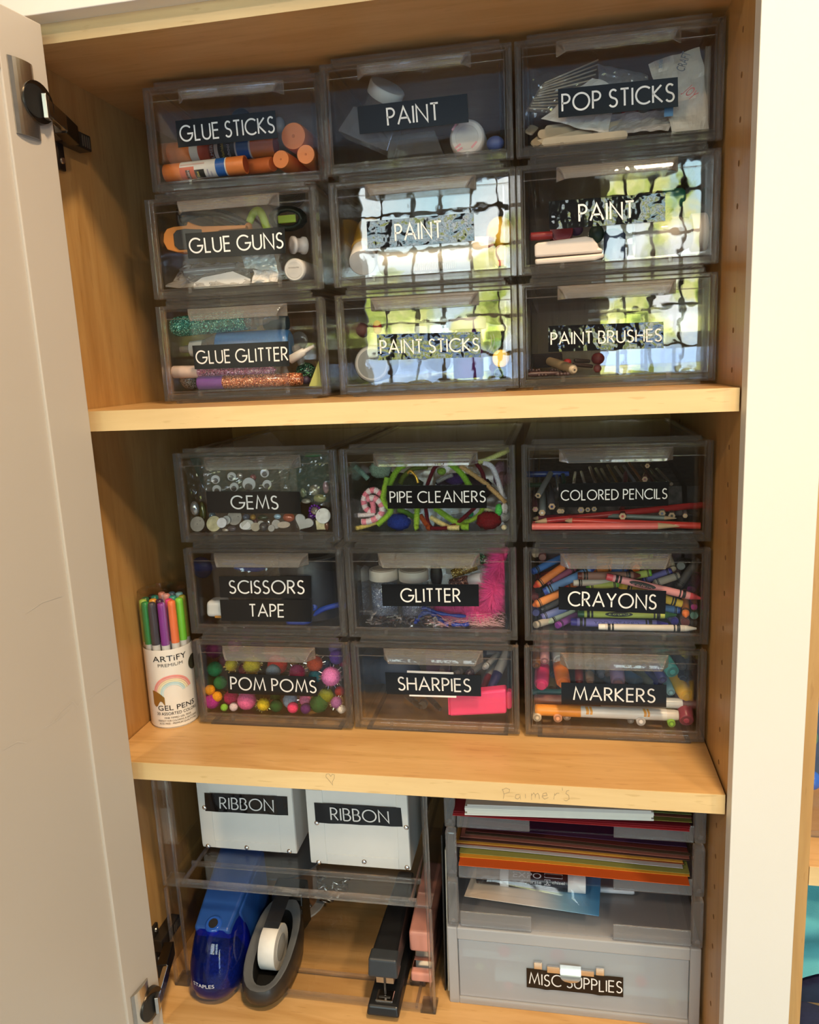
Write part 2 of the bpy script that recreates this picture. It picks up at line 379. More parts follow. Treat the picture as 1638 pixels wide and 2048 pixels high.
# ---------------------------------------------------------------- room shell
def struct(mb, name, mat, parent=None, **k): return build(mb, name, mat, parent, kind=None if parent else 'structure', **k)
X0, X1, Y0, Z0, Z1 = ROOM['x0'], ROOM['x1'], ROOM['y0'], ROOM['z0'], ROOM['z1']
struct(MB().box(X0-.1, X1+.1, Y0-.1, .6, Z0-.1, Z0), 'floor', FLOORW)
struct(MB().box(X0-.1, X1+.1, Y0-.1, .6, Z1, Z1+.1), 'ceiling', CEILP)
struct(MB().box(X0-.1, X0, Y0, .6, Z0, Z1), 'wall_left', WALLP)
struct(MB().box(X1, X1+.1, Y0, .6, Z0, Z1), 'wall_right', WALLP)
b = MB(); xs = sorted([X0, X1]+[w[0] for w in WINS]+[w[1] for w in WINS])
for xa, xb in zip(xs[:-1], xs[1:]):
    w = [w for w in WINS if abs(w[0]-xa) < 1e-6]
    if w:
        if w[0][2] > Z0: b.box(xa, xb, Y0-.1, Y0, Z0, w[0][2])
        b.box(xa, xb, Y0-.1, Y0, w[0][3], Z1)
    else: b.box(xa, xb, Y0-.1, Y0, Z0, Z1)
struct(b, 'wall_back', WALLP)
MUNT = plastic('dark_window_bars', (.06, .055, .05), .5, .05)
for k, (xa, xb, za, zb) in enumerate(WINS):
    b = MB(); t = .05
    b.box(xa, xa+t, Y0-.08, Y0-.02, za, zb).box(xb-t, xb, Y0-.08, Y0-.02, za, zb).box(xa, xb, Y0-.08, Y0-.02, za, za+t).box(xa, xb, Y0-.08, Y0-.02, zb-t, zb)
    nx, nz = (6, 6) if k < 2 else (3, 6)
    for i in range(1, nx): x = xa+(xb-xa)*i/nx; b.box(x-.012, x+.012, Y0-.06, Y0-.04, za, zb)
    for i in range(1, nz): z = za+(zb-za)*i/nz; b.box(xa, xb, Y0-.06, Y0-.04, z-.012, z+.012)
    struct(b, 'window_%d' % (k+1), MUNT)  # the last one is the added opening for cool light
# ---------------------------------------------------------------- cabinet
XL, XR = -.0033, .6988           # inner faces of the cabinet sides
DEPTH = .455
Z1T, Z1B, Z2T, Z2B, ZC, ZF = .5242, .5025, .1106, .0890, .8872, -.2505
YS = -.0212                     # front of the face frame
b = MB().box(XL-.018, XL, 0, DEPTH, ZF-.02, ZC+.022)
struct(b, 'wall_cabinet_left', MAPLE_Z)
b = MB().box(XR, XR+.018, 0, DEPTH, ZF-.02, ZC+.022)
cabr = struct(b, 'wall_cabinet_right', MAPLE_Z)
hb = MB()
for z in [.7286-.03785*i for i in range(-4, 26)]:
    for y in (.0445, .36):
        if y < .1 or True:
            hb.lathe((XR-.0004, y, z), (XR+.004, y, z), [(0, .0027), (1, .0027)], 10)
build(hb, 'shelf_pin_hole', plastic('bored_hole', (.20, .10, .035), .8), cabr)['kind'] = 'stuff'
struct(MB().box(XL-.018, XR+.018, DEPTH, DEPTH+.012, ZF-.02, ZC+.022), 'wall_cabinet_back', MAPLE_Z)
struct(MB().box(XL, XR, .0, DEPTH, ZC, ZC+.0195), 'ceiling_cabinet', MAPLE_X)
struct(MB().box(XL, XR, -.0006, .0, ZC, ZC+.0195), 'trim_cabinet_ceiling_edge', MAPLE_EDGE)
fl = struct(MB().box(XL, XR, 0, DEPTH, ZF-.02, ZF), 'floor_cabinet', MAPLE_X)
struct(MB().box(XL, XR, -.0006, 0, ZF-.02, ZF), 'trim_cabinet_floor_edge', MAPLE_EDGE)
# face frame: stile between the two cabinets, top rail, bottom rail and left stile
struct(MB().box(XR-.0004, .7627, YS, 0, Z0, Z1), 'trim_1', PAINT, bevel=.0008)
struct(MB().box(XL-.10, XR-.0004, YS, 0, .9055, 1.02), 'trim_2', PAINT, bevel=.0008)
struct(MB().box(XL-.10, XR-.0004, YS, -.001, Z0, ZF-.004), 'trim_3', PAINT, bevel=.0008)
struct(MB().box(XL-.10, XL+.001, YS, 0, ZF-.004, .9055), 'trim_4', PAINT, bevel=.0008)
# the wall the cabinets are built into
struct(MB().box(X0, XL-.10, -.02, .06, Z0, Z1), 'wall_front_left', WALLP)
struct(MB().box(1.45, X1, -.02, .06, Z0, Z1), 'wall_front_right', WALLP)
struct(MB().box(XL-.10, XR, -.02, .06, 1.02, Z1), 'wall_front_top', WALLP)
# ---------------------------------------------------------------- shelves
def shelf(zt, zb, label):
    e = empty('cabinet_shelf', ((XL+XR)/2, .2, zb), 0, label, 'shelf', 'adjustable maple shelves')
    build(MB().box(-.002, .6968, .0006, DEPTH-.004, zb, zt), 'board', MAPLE_X, e)
    build(MB().box(-.002, .6968, -.0006, .0006, zb, zt), 'edge_banding', MAPLE_EDGE, e)
    return e
sh1 = shelf(Z1T, Z1B, 'upper maple shelf carrying the nine drawers for glue and paint')
sh2 = shelf(Z2T, Z2B, 'lower maple shelf with pencil writing and a heart on its front edge')
PENCIL = plastic('graphite', (.42, .30, .17), .6)
def scribble(name, paths, parent, w, Y):
    mb = MB()
    for p in paths:
        vs, fs = ribbon(p, w); mb.add([tuple(at(x, y, Y)) for x, y in vs], fs)
    return build(mb, name, PENCIL, parent)
Q = lambda x, y: (860+x*.3663, 1560+y*.3663)
pal = [[(395, 48), (405, 78), (400, 102)], [(392, 55), (415, 44), (435, 52), (432, 68), (402, 76)],
       [(488, 78), (470, 80), (465, 98), (480, 104), (492, 92), (492, 76), (494, 106)],
       [(520, 76), (522, 100)], [(555, 108), (553, 72), (556, 84), (566, 70), (574, 80), (574, 100), (577, 80), (588, 72), (596, 84), (598, 104)],
       [(612, 88), (640, 84), (634, 70), (618, 74), (612, 92), (626, 104), (646, 96)],
       [(676, 106), (680, 72), (682, 84), (692, 72), (706, 72)], [(722, 42), (724, 58)],
       [(760, 56), (746, 60), (742, 74), (758, 84), (760, 104), (744, 114), (730, 108)]]
scribble('pencil_writing', [[Q(x, y) for x, y in p] for p in pal], sh2, .9, -.0009)
Q2 = lambda x, y: (280+x*.3785, 1540+y*.3785)
scribble('pencil_heart', [[Q2(x, y) for x, y in ((1018, 80), (1002, 58), (982, 36), (984, 22), (998, 20), (1008, 34), (1016, 22), (1028, 26), (1026, 44), (1016, 62), (1018, 80))]], sh2, .8, -.0009)
# ---------------------------------------------------------------- drawers
DW, DH, DD = .205, .1112, .315
def unit_parts():
    P = {}
    fr = MB(); t, tb, tt = .0066, .0085, .0046
    fr.box(0, t, 0, .009, 0, DH).box(DW-t, DW, 0, .009, 0, DH).box(t, DW-t, 0, .009, 0, tb).box(t, DW-t, 0, .009, DH-tt, DH)
    fr.box(.0015, .0036, .009, .02, .002, DH-.002).box(DW-.0036, DW-.0015, .009, .02, .002, DH-.002)
    P['front_frame'] = (fr, ACRG, .0009)
    hs = MB(); a, c = .002, .0042
    hs.box(a, c, .02, DD, .002, DH-.001).box(DW-c, DW-a, .02, DD, .002, DH-.001).box(c, DW-c, .0092, DD, .002, .0042).box(c, DW-c, .0092, DD, DH-.0032, DH-.001)
    hs.box(c, DW-c, DD-.002, DD, .0042, DH-.0032)
    P['housing'] = (hs, ACRY, 0)
    lp = MB(); lp.box(.0125, DW-.0125, .003, .0085, DH, DH+.0055).box(.0105, .0125, .0085, DD-.01, DH, DH+.0025).box(DW-.0125, DW-.0105, .0085, DD-.01, DH, DH+.0025)
    P['stacking_lip'] = (lp, ACRG, .0007)
    ft = MB(); ft.box(.0145, DW-.0145, .0015, .0065, -.003, 0).box(.0145, .020, .0065, DD-.02, -.003, 0).box(DW-.020, DW-.0145, .0065, DD-.02, -.003, 0)
    P['foot_rail'] = (ft, ACRG, .0006)
    fp = MB(); fp.box(.0074, DW-.0074, .0012, .0036, .0092, DH-.0052)
    P['drawer_front'] = (fp, ACRF, 0)
    bd = MB(); bd.box(.0074, DW-.0074, .0003, .0012, DH-.0160, DH-.0150).box(.0074, DW-.0074, .0036, .0062, .0092, .0112).box(.0074, .0089, .0036, .0062, .0112, DH-.0052).box(DW-.0089, DW-.0074, .0036, .0062, .0112, DH-.0052).box(.0089, DW-.0089, .0036, .0062, DH-.0066, DH-.0052)
    P['drawer_front_rim'] = (bd, ACRG, .0004)
    bx = MB(); bx.box(.0124, DW-.0124, .0062, .29, .0098, .0114).box(.0124, .0140, .0062, .29, .0114, DH-.016).box(DW-.0140, DW-.0124, .0062, .29, .0114, DH-.016).box(.0140, DW-.0140, .2884, .29, .0114, DH-.016)
    P['drawer_box'] = (bx, ACRY, 0)
    hd = MB(); xa, xb, xc, xd = .0415, .1635, .0500, .1550; zt = DH-.0050; K = 7
    def sec(q, t):     # quarter-round scoop, q from the pane outward and down
        a = q*math.pi/2; r = 1-t/.0145
        return -.0150*math.sin(a)*r+.0002, zt-t-(.0145-t)*(1-math.cos(a))
    for t in (0, .0022):
        pass
    def pt(u, q, t):
        y, z = sec(q, t); x0 = xa+(xc-xa)*q; x1 = xb+(xd-xb)*q
        return (x0+(x1-x0)*u, y, z)
    n = len(hd.v); vs = []; fs = []
    for t in (0, .0022):
        for j in range(K+1): vs += [pt(0, j/K, t), pt(1, j/K, t)]
    o = 2*(K+1)
    for j in range(K):
        a = 2*j; fs += [(a, a+2, a+3, a+1), (o+a, o+a+1, o+a+3, o+a+2), (a, o+a, o+a+2, a+2), (a+1, a+3, o+a+3, o+a+1)]
    fs += [(0, 1, o+1, o), (2*K, o+2*K, o+2*K+1, 2*K+1)]
    hd.add(vs, fs)
    for u, s in ((0, 1), (1, -1)):
        pr = [pt(u, j/K, .0022) for j in range(K+1)]; bk = (pr[0][0], .0002, pr[-1][2])
        poly = pr+[bk]; m = len(poly)
        a = [(x, y, z) for x, y, z in poly]; b = [(x+.0022*s, y, z) for x, y, z in poly]
        hd.add(a+b, [tuple(range(m)), tuple(reversed(range(m, 2*m)))]+[(i, m+i, m+(i+1) % m, (i+1) % m) for i in range(m)])
    P['handle'] = (hd, ACRH, .0005)
    for k, x in enumerate((.047, .157)):
        lt = MB(); lt.box(x-.002, x+.002, -.0012, .0012, .0045, .0105)
        P['latch%d' % k] = (lt, ACRG, .0004)
    return P
UNIT = {}
for k, (mb, mat, bv) in unit_parts().items():
    me = mb.mesh(k.rstrip('01')); me.materials.append(mat); UNIT[k] = (me, bv)
UNITS = {}
def drawer_unit(key, x, y, z, rz, label, group, skip=()):
    e = empty('drawer_unit', (x, y, z), rz, label, 'drawer', group)
    for k, (me, bv) in UNIT.items():
        if k in skip: continue
        o = bpy.data.objects.new(k.rstrip('01'), me); COL.objects.link(o); o.parent = e
        if bv:
            m = o.modifiers.new('Bevel', 'BEVEL'); m.width = bv; m.segments = 2; m.limit_method = 'ANGLE'
    UNITS[key] = e
    return e
AY, BY = .1075, .1050
AZ, BZ = .5274, .1138
DXA = {'11': .0752, '12': .2831, '13': .4910, '21': .0646, '22': .2848, '23': .4904, '31': .0646, '32': .2845, '33': .4906}
DXB = {'11': .0683, '12': .2786, '13': .4909, '21': .0693, '22': .2778, '23': .4912, '31': .0708, '32': .2783, '33': .4900}
GA, GB = 'clear stacked drawers on the upper shelf', 'clear stacked drawers on the lower shelf'
DL = {'a11': 'clear drawer labelled GLUE STICKS at the top of its stack', 'a12': 'clear drawer labelled PAINT with see-through cups and a bottle, top of its stack',
 'a13': 'clear drawer labelled POP STICKS full of wooden craft sticks', 'a21': 'clear drawer labelled GLUE GUNS with an orange glue gun inside',
 'a22': 'clear drawer labelled PAINT with a yellow bottle lying in it, under another PAINT drawer', 'a23': 'clear drawer labelled PAINT under the POP STICKS drawer',
 'a31': 'clear drawer labelled GLUE GLITTER holding glitter glue tubes', 'a32': 'clear drawer labelled PAINT STICKS with a purple bottle inside',
 'a33': 'clear nearly empty drawer labelled PAINT BRUSHES', 'b11': 'clear drawer labelled GEMS stuffed with googly eyes, gems and plastic bags',
 'b12': 'clear drawer labelled PIPE CLEANERS full of fuzzy stems', 'b13': 'clear drawer labelled COLORED PENCILS', 'b21': 'clear drawer with two labels reading SCISSORS and TAPE',
 'b22': 'clear drawer labelled GLITTER with a pink feather strand inside', 'b23': 'clear drawer labelled CRAYONS', 'b31': 'clear drawer labelled POM POMS',
 'b32': 'clear drawer of felt pens below the drawer labelled GLITTER', 'b33': 'clear drawer labelled MARKERS'}
PITCH = .1195
for k in DL:
    g, r, c = k[0], int(k[1]), k[1:]
    x = (DXA if g == 'a' else DXB)[c]; z = (AZ if g == 'a' else BZ)+PITCH*(3-r); y = AY if g == 'a' else BY
    rz = math.radians(4.2) if k == 'a11' else 0
    if k == 'a11': x -= .001; y = .112
    drawer_unit(k, x, y-(.0042 if k == 'b31' else 0), z, rz, DL[k], GA if g == 'a' else GB)
def yf(k): return UNITS[k].location.y        # front plane of a drawer
# printed strips on the drawer fronts: corners as they stand on each front
LB = [('a11', 'GLUE STICKS', (350.6, 241.8), (550, 220.8), (555, 276), (356.6, 295.4), .035, .975, .56, 0),
 ('a12', 'PAINT', (714.5, 213.5), (934.3, 187.2), (937.5, 244.4), (719.4, 268.6), .27, .735, .60, 0),
 ('a13', 'POP STICKS', (1116, 178.4), (1355.6, 154.2), (1356.4, 213.4), (1116.8, 235.6), .035, .965, .58, 0),
 ('a21', 'GLUE GUNS', (370.3, 467), (569, 454), (571.5, 506.7), (376.7, 517.4), .03, .975, .56, 0),
 ('a22', 'PAINT', (732.8, 443), (946.4, 425), (949, 481.5), (735.4, 497.4), .27, .70, .58, 1),
 ('a23', 'PAINT', (1096.8, 403), (1330.6, 385.5), (1330.6, 441.7), (1099, 459.3), .265, .735, .58, 1),
 ('a31', 'GLUE GLITTER', (384.4, 691.3), (576.7, 682.3), (579.2, 732.3), (389.5, 738.7), .03, .985, .52, 0),
 ('a32', 'PAINT STICKS', (753.6, 668.7), (960.5, 663.6), (961.3, 714.1), (756.2, 720.5), .03, .985, .5, 1),
 ('a33', 'PAINT BRUSHES', (1096.8, 652), (1327, 643.3), (1327, 696), (1096.8, 704), .025, .98, .45, 1),
 ('b11', 'GEMS', (412, 982.7), (599, 983.4), (602.6, 1027.5), (415.6, 1025.6), .265, .76, .58, 0),
 ('b12', 'PIPE CLEANERS', (773.6, 971.4), (972.9, 969.8), (973.6, 1016.2), (775.5, 1017.4), .03, .985, .46, 0),
 ('b13', 'COLORED PENCILS', (1116.7, 967.2), (1337.7, 962.6), (1336.4, 1011.3), (1117.7, 1014.6), .025, .985, .40, 0),
 ('b21', 'SCISSORS', (437.6, 1152.8), (622.2, 1152.2), (622.8, 1196.7), (440.9, 1194.8), .11, .92, .58, 0),
 ('b21', 'TAPE', (439.5, 1199.5), (622.8, 1199.5), (622.8, 1244), (443, 1241.5), .325, .70, .56, 0),
 ('b22', 'GLITTER', (762.8, 1168.2), (957.2, 1168.9), (958, 1212.7), (765.4, 1212.2), .20, .81, .58, 0),
 ('b23', 'CRAYONS', (1117.2, 1173.6), (1332.6, 1181.8), (1330.5, 1228), (1117.2, 1219), .095, .91, .60, 0),
 ('b31', 'POM POMS', (454.7, 1346), (632.7, 1353.9), (635.4, 1393.2), (456.6, 1386.3), .035, .985, .60, 0),
 ('b32', 'SHARPIES', (770, 1344.5), (961.2, 1350.3), (962.3, 1392.7), (773.5, 1388), .135, .89, .58, 0),
 ('b33', 'MARKERS', (1122.3, 1365), (1333, 1369.7), (1332.6, 1414.6), (1123, 1407.7), .12, .89, .58, 0)]
def on_front(k, px, py, off=0):
    """point of drawer k's front seen at this pixel"""
    M = world_of(UNITS[k]); o = M.to_translation(); n = (M.to_3x3() @ Vector((0, -1, 0)))
    o = o + n*(off-.0012); d = ray(px, py)
    return CAM + d*((o-CAM).dot(n)/d.dot(n))
def strip(mb, f, th=None, n=12):
    """slightly wavy strip over a quad map f(u, v)"""
    return mb.grid(lambda u, v: f(u, v), n, 3)
for k, txt, tl, tr, br, bl, u0, u1, ch, cr in LB:
    f = quad(on_front(k, *tl, .0003), on_front(k, *tr, .0003), on_front(k, *bl, .0003), on_front(k, *br, .0003))
    nrm = Vector((0, -1, 0))
    mb = MB(); a = [f(0, 0), f(1, 0), f(1, 1), f(0, 1)]
    mb.hexa([p-nrm*.0002 for p in a], [p+nrm*.0001 for p in a])
    lab = build(mb, 'label_strip', BLACKC if cr else BLACK, UNITS[k])
    v0 = .5-ch/2; mb = MB()
    stroke_text(mb, txt, lambda u, v, f=f, u0=u0, u1=u1, v0=v0, ch=ch: f(u0+(u1-u0)*u, v0+ch*v)-Vector((0, .0002, 0)), w=.115)
    build(mb, 'lettering', WHITE, lab)
mb = MB()
for q in (((814, 1341), (907, 1344.5), (814, 1345.2), (907, 1349.2)), ((818.7, 1387.7), (912.7, 1390.5), (818.7, 1392.4), (912.7, 1395.5))):
    f = quad(*[on_front('b32', *p, .0001) for p in q]); mb.add([f(0, 0), f(1, 0), f(1, 1), f(0, 1)], [(0, 1, 2, 3)])
build(mb, 'label_backing', plastic('white_paper', (.82, .80, .79), .7), UNITS['b32'])
# ---------------------------------------------------------------- cabinet door and hinges
DO = Vector((.0448, -.0206, 0)); DDIR = Vector((-.143, -.9897, 0)); DN = Vector((.9897, -.143, 0))
def dpt(s, off, z): p = DO+DDIR*s+DN*off; return Vector((p.x, p.y, z))
def dbox(mb, s0, s1, o0, o1, z0, z1):
    return mb.hexa([dpt(s0, o0, z0), dpt(s0, o1, z0), dpt(s1, o1, z0), dpt(s1, o0, z0)], [dpt(s0, o0, z1), dpt(s0, o1, z1), dpt(s1, o1, z1), dpt(s1, o0, z1)])
def door_hit(px, py):
    d = ray(px, py); p = CAM+d*((DO-CAM).dot(DN)/d.dot(DN)); return ((p-DO).dot(DDIR), p.z)
dz0, dz1, dw, rw = -.275, .897, .66, .0575
dr = empty('door_1', dpt(0, 0, dz0), 0); dr['kind'] = 'structure'
mb = MB(); dbox(mb, 0, rw, -.02, 0, dz0, dz1); dbox(mb, dw-rw, dw, -.02, 0, dz0, dz1); dbox(mb, rw, dw-rw, -.02, 0, dz1-rw, dz1); dbox(mb, rw, dw-rw, -.02, 0, dz0, dz0+rw)
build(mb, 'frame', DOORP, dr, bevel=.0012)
mb = MB(); dbox(mb, rw-.004, dw-rw+.004, -.014, -.0032, dz0+rw-.004, dz1-rw+.004)
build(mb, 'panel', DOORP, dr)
SCUFF = plastic('pale_scuff', (.62, .57, .50), .5)
def scuff(paths):
    mb = MB()
    for p in paths:
        q = [door_hit(x, y) for x, y in p]
        vs, fs = ribbon(q, .0008); mb.add([dpt(s, .0003 if s < rw else -.0029, z) for s, z in vs], fs)
    return mb
build(scuff([[(12, 1500), (40, 1484), (58, 1486)], [(110, 1445), (125, 1425), (150, 1403), (160, 1415), (170, 1400)], [(176, 1398), (200, 1380), (236, 1356)], [(60, 1225), (90, 1205), (130, 1192)], [(95, 1455), (120, 1440), (140, 1422)]]), 'scuff_mark', SCUFF, dr)
XW = XL
def hinge(zc, label, up):
    h = bpy.data.objects.new('cup_hinge', None); COL.objects.link(h); h.parent = dr; h['label'] = label; h.empty_display_size = .02; MW[h.name] = world_of(dr)
    mb = MB(); n = 8
    for j in range(n):    # cover plate, gently domed towards the room
        def o(t): return .0012+.0030*math.sin(math.pi*min(max(t, 0), 1))**.6
        a, b = j/n, (j+1)/n; s0, s1 = .020+.030*a, .020+.030*b
        q = lambda s, of, z: dpt(s, of, z)
        mb.hexa([q(s0, .0002, zc-.0335), q(s0, o(a), zc-.0335), q(s1, o(b), zc-.0335), q(s1, .0002, zc-.0335)], [q(s0, .0002, zc+.0335), q(s0, o(a), zc+.0335), q(s1, o(b), zc+.0335), q(s1, .0002, zc+.0335)])
    build(mb, 'cover_plate', CHROME, h)
    mb = MB().lathe(dpt(.0215, .0003, zc), dpt(.0215, .0055, zc), [(0, .0195), (1, .0190)], 28)
    build(mb, 'cup', plastic('dark_hinge_steel', (.10, .085, .07), .3, metal=1), h, bevel=.0008)
    mb = MB().lathe(dpt(.026, .0050, zc), dpt(.026, .0062, zc), [(0, .0150), (1, .0148)], 24)
    build(mb, 'cup_opening', plastic('hinge_black', (.008, .008, .008), .5), h)
    a = dpt(.030, .012, zc-.002)
    mb = MB()
    def bar(p, q, hw, th, mb=mb):
        p, q = Vector(p), Vector(q); d = (q-p).normalized(); n2 = Vector((0, 0, 1)); e = d.cross(n2).normalized()
        mb.hexa([p-e*th-n2*hw, p+e*th-n2*hw, q+e*th-n2*hw, q-e*th-n2*hw], [p-e*th+n2*hw, p+e*th+n2*hw, q+e*th+n2*hw, q-e*th+n2*hw])
    j1 = Vector((.050, -.038, zc-.003)); j2 = Vector((.036, .012, zc-.003)); j3 = Vector((XW+.024, .050, zc-.004)); j4 = Vector((XW+.018, .094, zc-.002))
    bar(j1, j2, .0082, .0032)
    build(mb, 'link_arm', CHROMEB, h, bevel=.0008)
    mb = MB(); bar(j1+Vector((.002, -.004, 0)), j1+Vector((-.001, .006, 0)), .0110, .0022, mb); build(mb, 'link_clip', CHROME, h, bevel=.0005)
    mb = MB(); bar(j2+Vector((-.004, -.002, 0)), j3, .0098, .0065, mb)
    build(mb, 'arm_body', plastic('dark_hinge_steel', (.10, .085, .07), .3, metal=1), h, bevel=.001)
    mb = MB(); mb.box(XW, XW+.016, .046, .098, zc-.0085, zc+.0085)
    build(mb, 'damper', DARKM, h, bevel=.0012)
    mb = MB()
    for k in range(4): y = .080+.0042*k; mb.box(XW+.0158, XW+.0166, y, y+.0016, zc-.006, zc+.006)
    build(mb, 'damper_rib', plastic('hinge_bronze_rib', (.16, .13, .10), .4, metal=.5), h)
    mb = MB().box(XW, XW+.004, .050, .062, zc-.036, zc+.024); build(mb, 'mounting_plate', DARKM, h, bevel=.001)
    for dz in (-.026, .017):
        mb = MB().lathe((XW+.004, .056, zc+dz), (XW+.0058, .056, zc+dz), [(0, .0036), (1, .0030)], 14); build(mb, 'screw', CHROME, h)
    return h
hinge(.8205, 'nickel cup hinge near the top of the open door', True)
hinge(-.1815, 'nickel cup hinge beside the blue pencil sharpener at the foot of the door', False)
# ---------------------------------------------------------------- canister of gel pens
CC = Vector((.0292, .1150, Z2T)); CR, CH = .0305, .178
GP = empty('pen_canister', CC, 0, 'clear round canister of gel pens with a rainbow wrapper', 'canister')
mb = MB()
for r in (CR, CR-.0007):
    mb.grid(lambda u, v, r=r: CC+Vector((math.cos(2*math.pi*u)*r, math.sin(2*math.pi*u)*r, .001+CH*v)), 40, 1)
build(mb, 'clear_sleeve', clear_mat('clear_tube_plastic', (.97, .97, .965), .02), GP)
mb = MB().lathe(CC, CC+Vector((0, 0, .002)), [(0, CR-.001), (1, CR-.001)], 40); build(mb, 'base_disc', plastic('pale_tube_base', (.7, .68, .64), .4), GP)
fdir = math.atan2(CAM.y-CC.y, CAM.x-CC.x)+.02
def cyl(a, z, off=.0005): return CC+Vector((math.cos(fdir+a)*(CR+off), math.sin(fdir+a)*(CR+off), z))
mb = MB(); mb.grid(lambda u, v: cyl(-math.pi+2*math.pi*u, .002+.1045*v, .0002), 48, 1)
build(mb, 'wrapper', plastic('white_wrapper', (.80, .77, .72), .35, .02), GP)
rb = [(.0255, .0235, (.82, .30, .28)), (.0232, .0212, (.84, .40, .36)), (.0208, .0188, (.88, .72, .48)), (.0185, .0165, (.80, .80, .58)), (.0161, .0142, (.50, .72, .78)), (.0139, .0122, (.62, .80, .84))]
zc0 = .047
for ro, ri, c in rb:
    mb = MB(); n = 22
    mb.grid(lambda u, v, ro=ro, ri=ri: cyl((ri+(ro-ri)*v)*math.cos(math.pi*(1-u)+.25)/CR, zc0+(ri+(ro-ri)*v)*math.sin(math.pi*(1-u)+.25), .0006), 24, 1)
    build(mb, 'rainbow_band', plastic('rainbow_print', c, .35), GP)
GOLD = plastic('gold_foil_print', (.50, .31, .08), .3, metal=.7)
mb = MB(); mb.grid(lambda u, v: cyl((-.0275+.016*u)/CR, .034+.018*v*(1-.5*u*u)-.004*(1-v)*math.sin(u*7), .0007), 10, 4); build(mb, 'gold_patch', GOLD, GP)
INK = plastic('black_print', (.02, .02, .022), .4)
def wrap_text(txt, w, z, h, mat=INK, a0=0):
    mb = MB(); font_text(mb, txt, lambda u, v: cyl((a0+(u-.5)*w)/CR, z+h*v, .0008)); return build(mb, 'lettering', mat, GP)
wrap_text('ARTiFY', .043, .0915, .0075); wrap_text('PREMIUM', .031, .0845, .0042, plastic('grey_print', (.12, .12, .12), .4))
wrap_text('GEL PENS', .049, .0255, .0068, a0=.003); wrap_text('30 ASSORTED COLORS', .054, .0190, .0040, a0=.003)
wrap_text('FINE TIPPED GEL PENS', .034, .0140, .0023, a0=.003); wrap_text('PERFECT FOR COLORING & SKETCHING', .052, .0100, .0023, a0=.003); wrap_text('ACID FREE - PREMIUM QUALITY INK', .050, .0062, .0023, a0=.003)
mb = MB(); mb.grid(lambda u, v: cyl((.034+.010*math.cos(2*math.pi*u)*v)/CR, .081+.010*math.sin(2*math.pi*u)*v, .0009), 24, 1); build(mb, 'round_badge', plastic('olive_black_print', (.05, .05, .03), .4), GP)
pens = [(-1.62, 'pale lime', (.36, .60, .12)), (-1.14, 'emerald green', (.02, .34, .10)), (-.62, 'charcoal', (.07, .065, .085)), (-.12, 'violet', (.26, .025, .32)), (.40, 'coral orange', (.95, .22, .07)), (.92, 'bright lime', (.22, .70, .06)), (1.5, 'olive', (.35, .36, .05)),
        (2.05, 'sky blue', (.25, .55, .65)), (2.6, 'slate blue', (.10, .20, .32)), (3.14, 'salmon', (.85, .35, .28)), (-2.6, 'black', (.015, .015, .02)), (-2.1, 'forest green', (.015, .12, .06))]
pens2 = [(-1.3, 'mustard', (.75, .36, .05)), (-.35, 'plum black', (.05, .01, .05)), (.6, 'magenta', (.70, .03, .18)), (1.6, 'turquoise', (.02, .30, .28)), (2.7, 'dusty pink', (.78, .36, .32)), (-2.3, 'deep teal', (.01, .16, .13))]
PENWHITE = plastic('pen_collar_white', (.78, .77, .76), .35)
for ring, lst in ((CR-.0062, pens), (.0125, pens2)):
    for a, cn, c in lst:
        p = CC+Vector((math.cos(fdir+a)*ring, math.sin(fdir+a)*ring, .0025)); L_ = .1655+random.uniform(-.001, .001)
        where = 'in the canister\'s outer ring' if ring > .02 else 'in the middle of the canister'
        e = empty('gel_pen', p, 0, '%s capped gel pen standing %s' % (cn, where), 'pen', 'gel pens in the canister')
        up = Vector((0, 0, L_)); q = lambda t: p+up*t
        build(MB().lathe(q(.03), q(.60), [(0, .0030), (.12, .0047), (1, .0047)], 14), 'barrel', plastic('pen_barrel', tuple(.12+.35*x for x in c), .25), e)
        build(MB().lathe(q(.60), q(.665), [(0, .0052), (1, .0052)], 14), 'collar', PENWHITE, e)
        build(MB().lathe(q(.665), q(1), [(0, .0054), (.9, .0051), (.98, .0047), (1, .003)], 16), 'cap', plastic('pen_cap', c, .3), e)
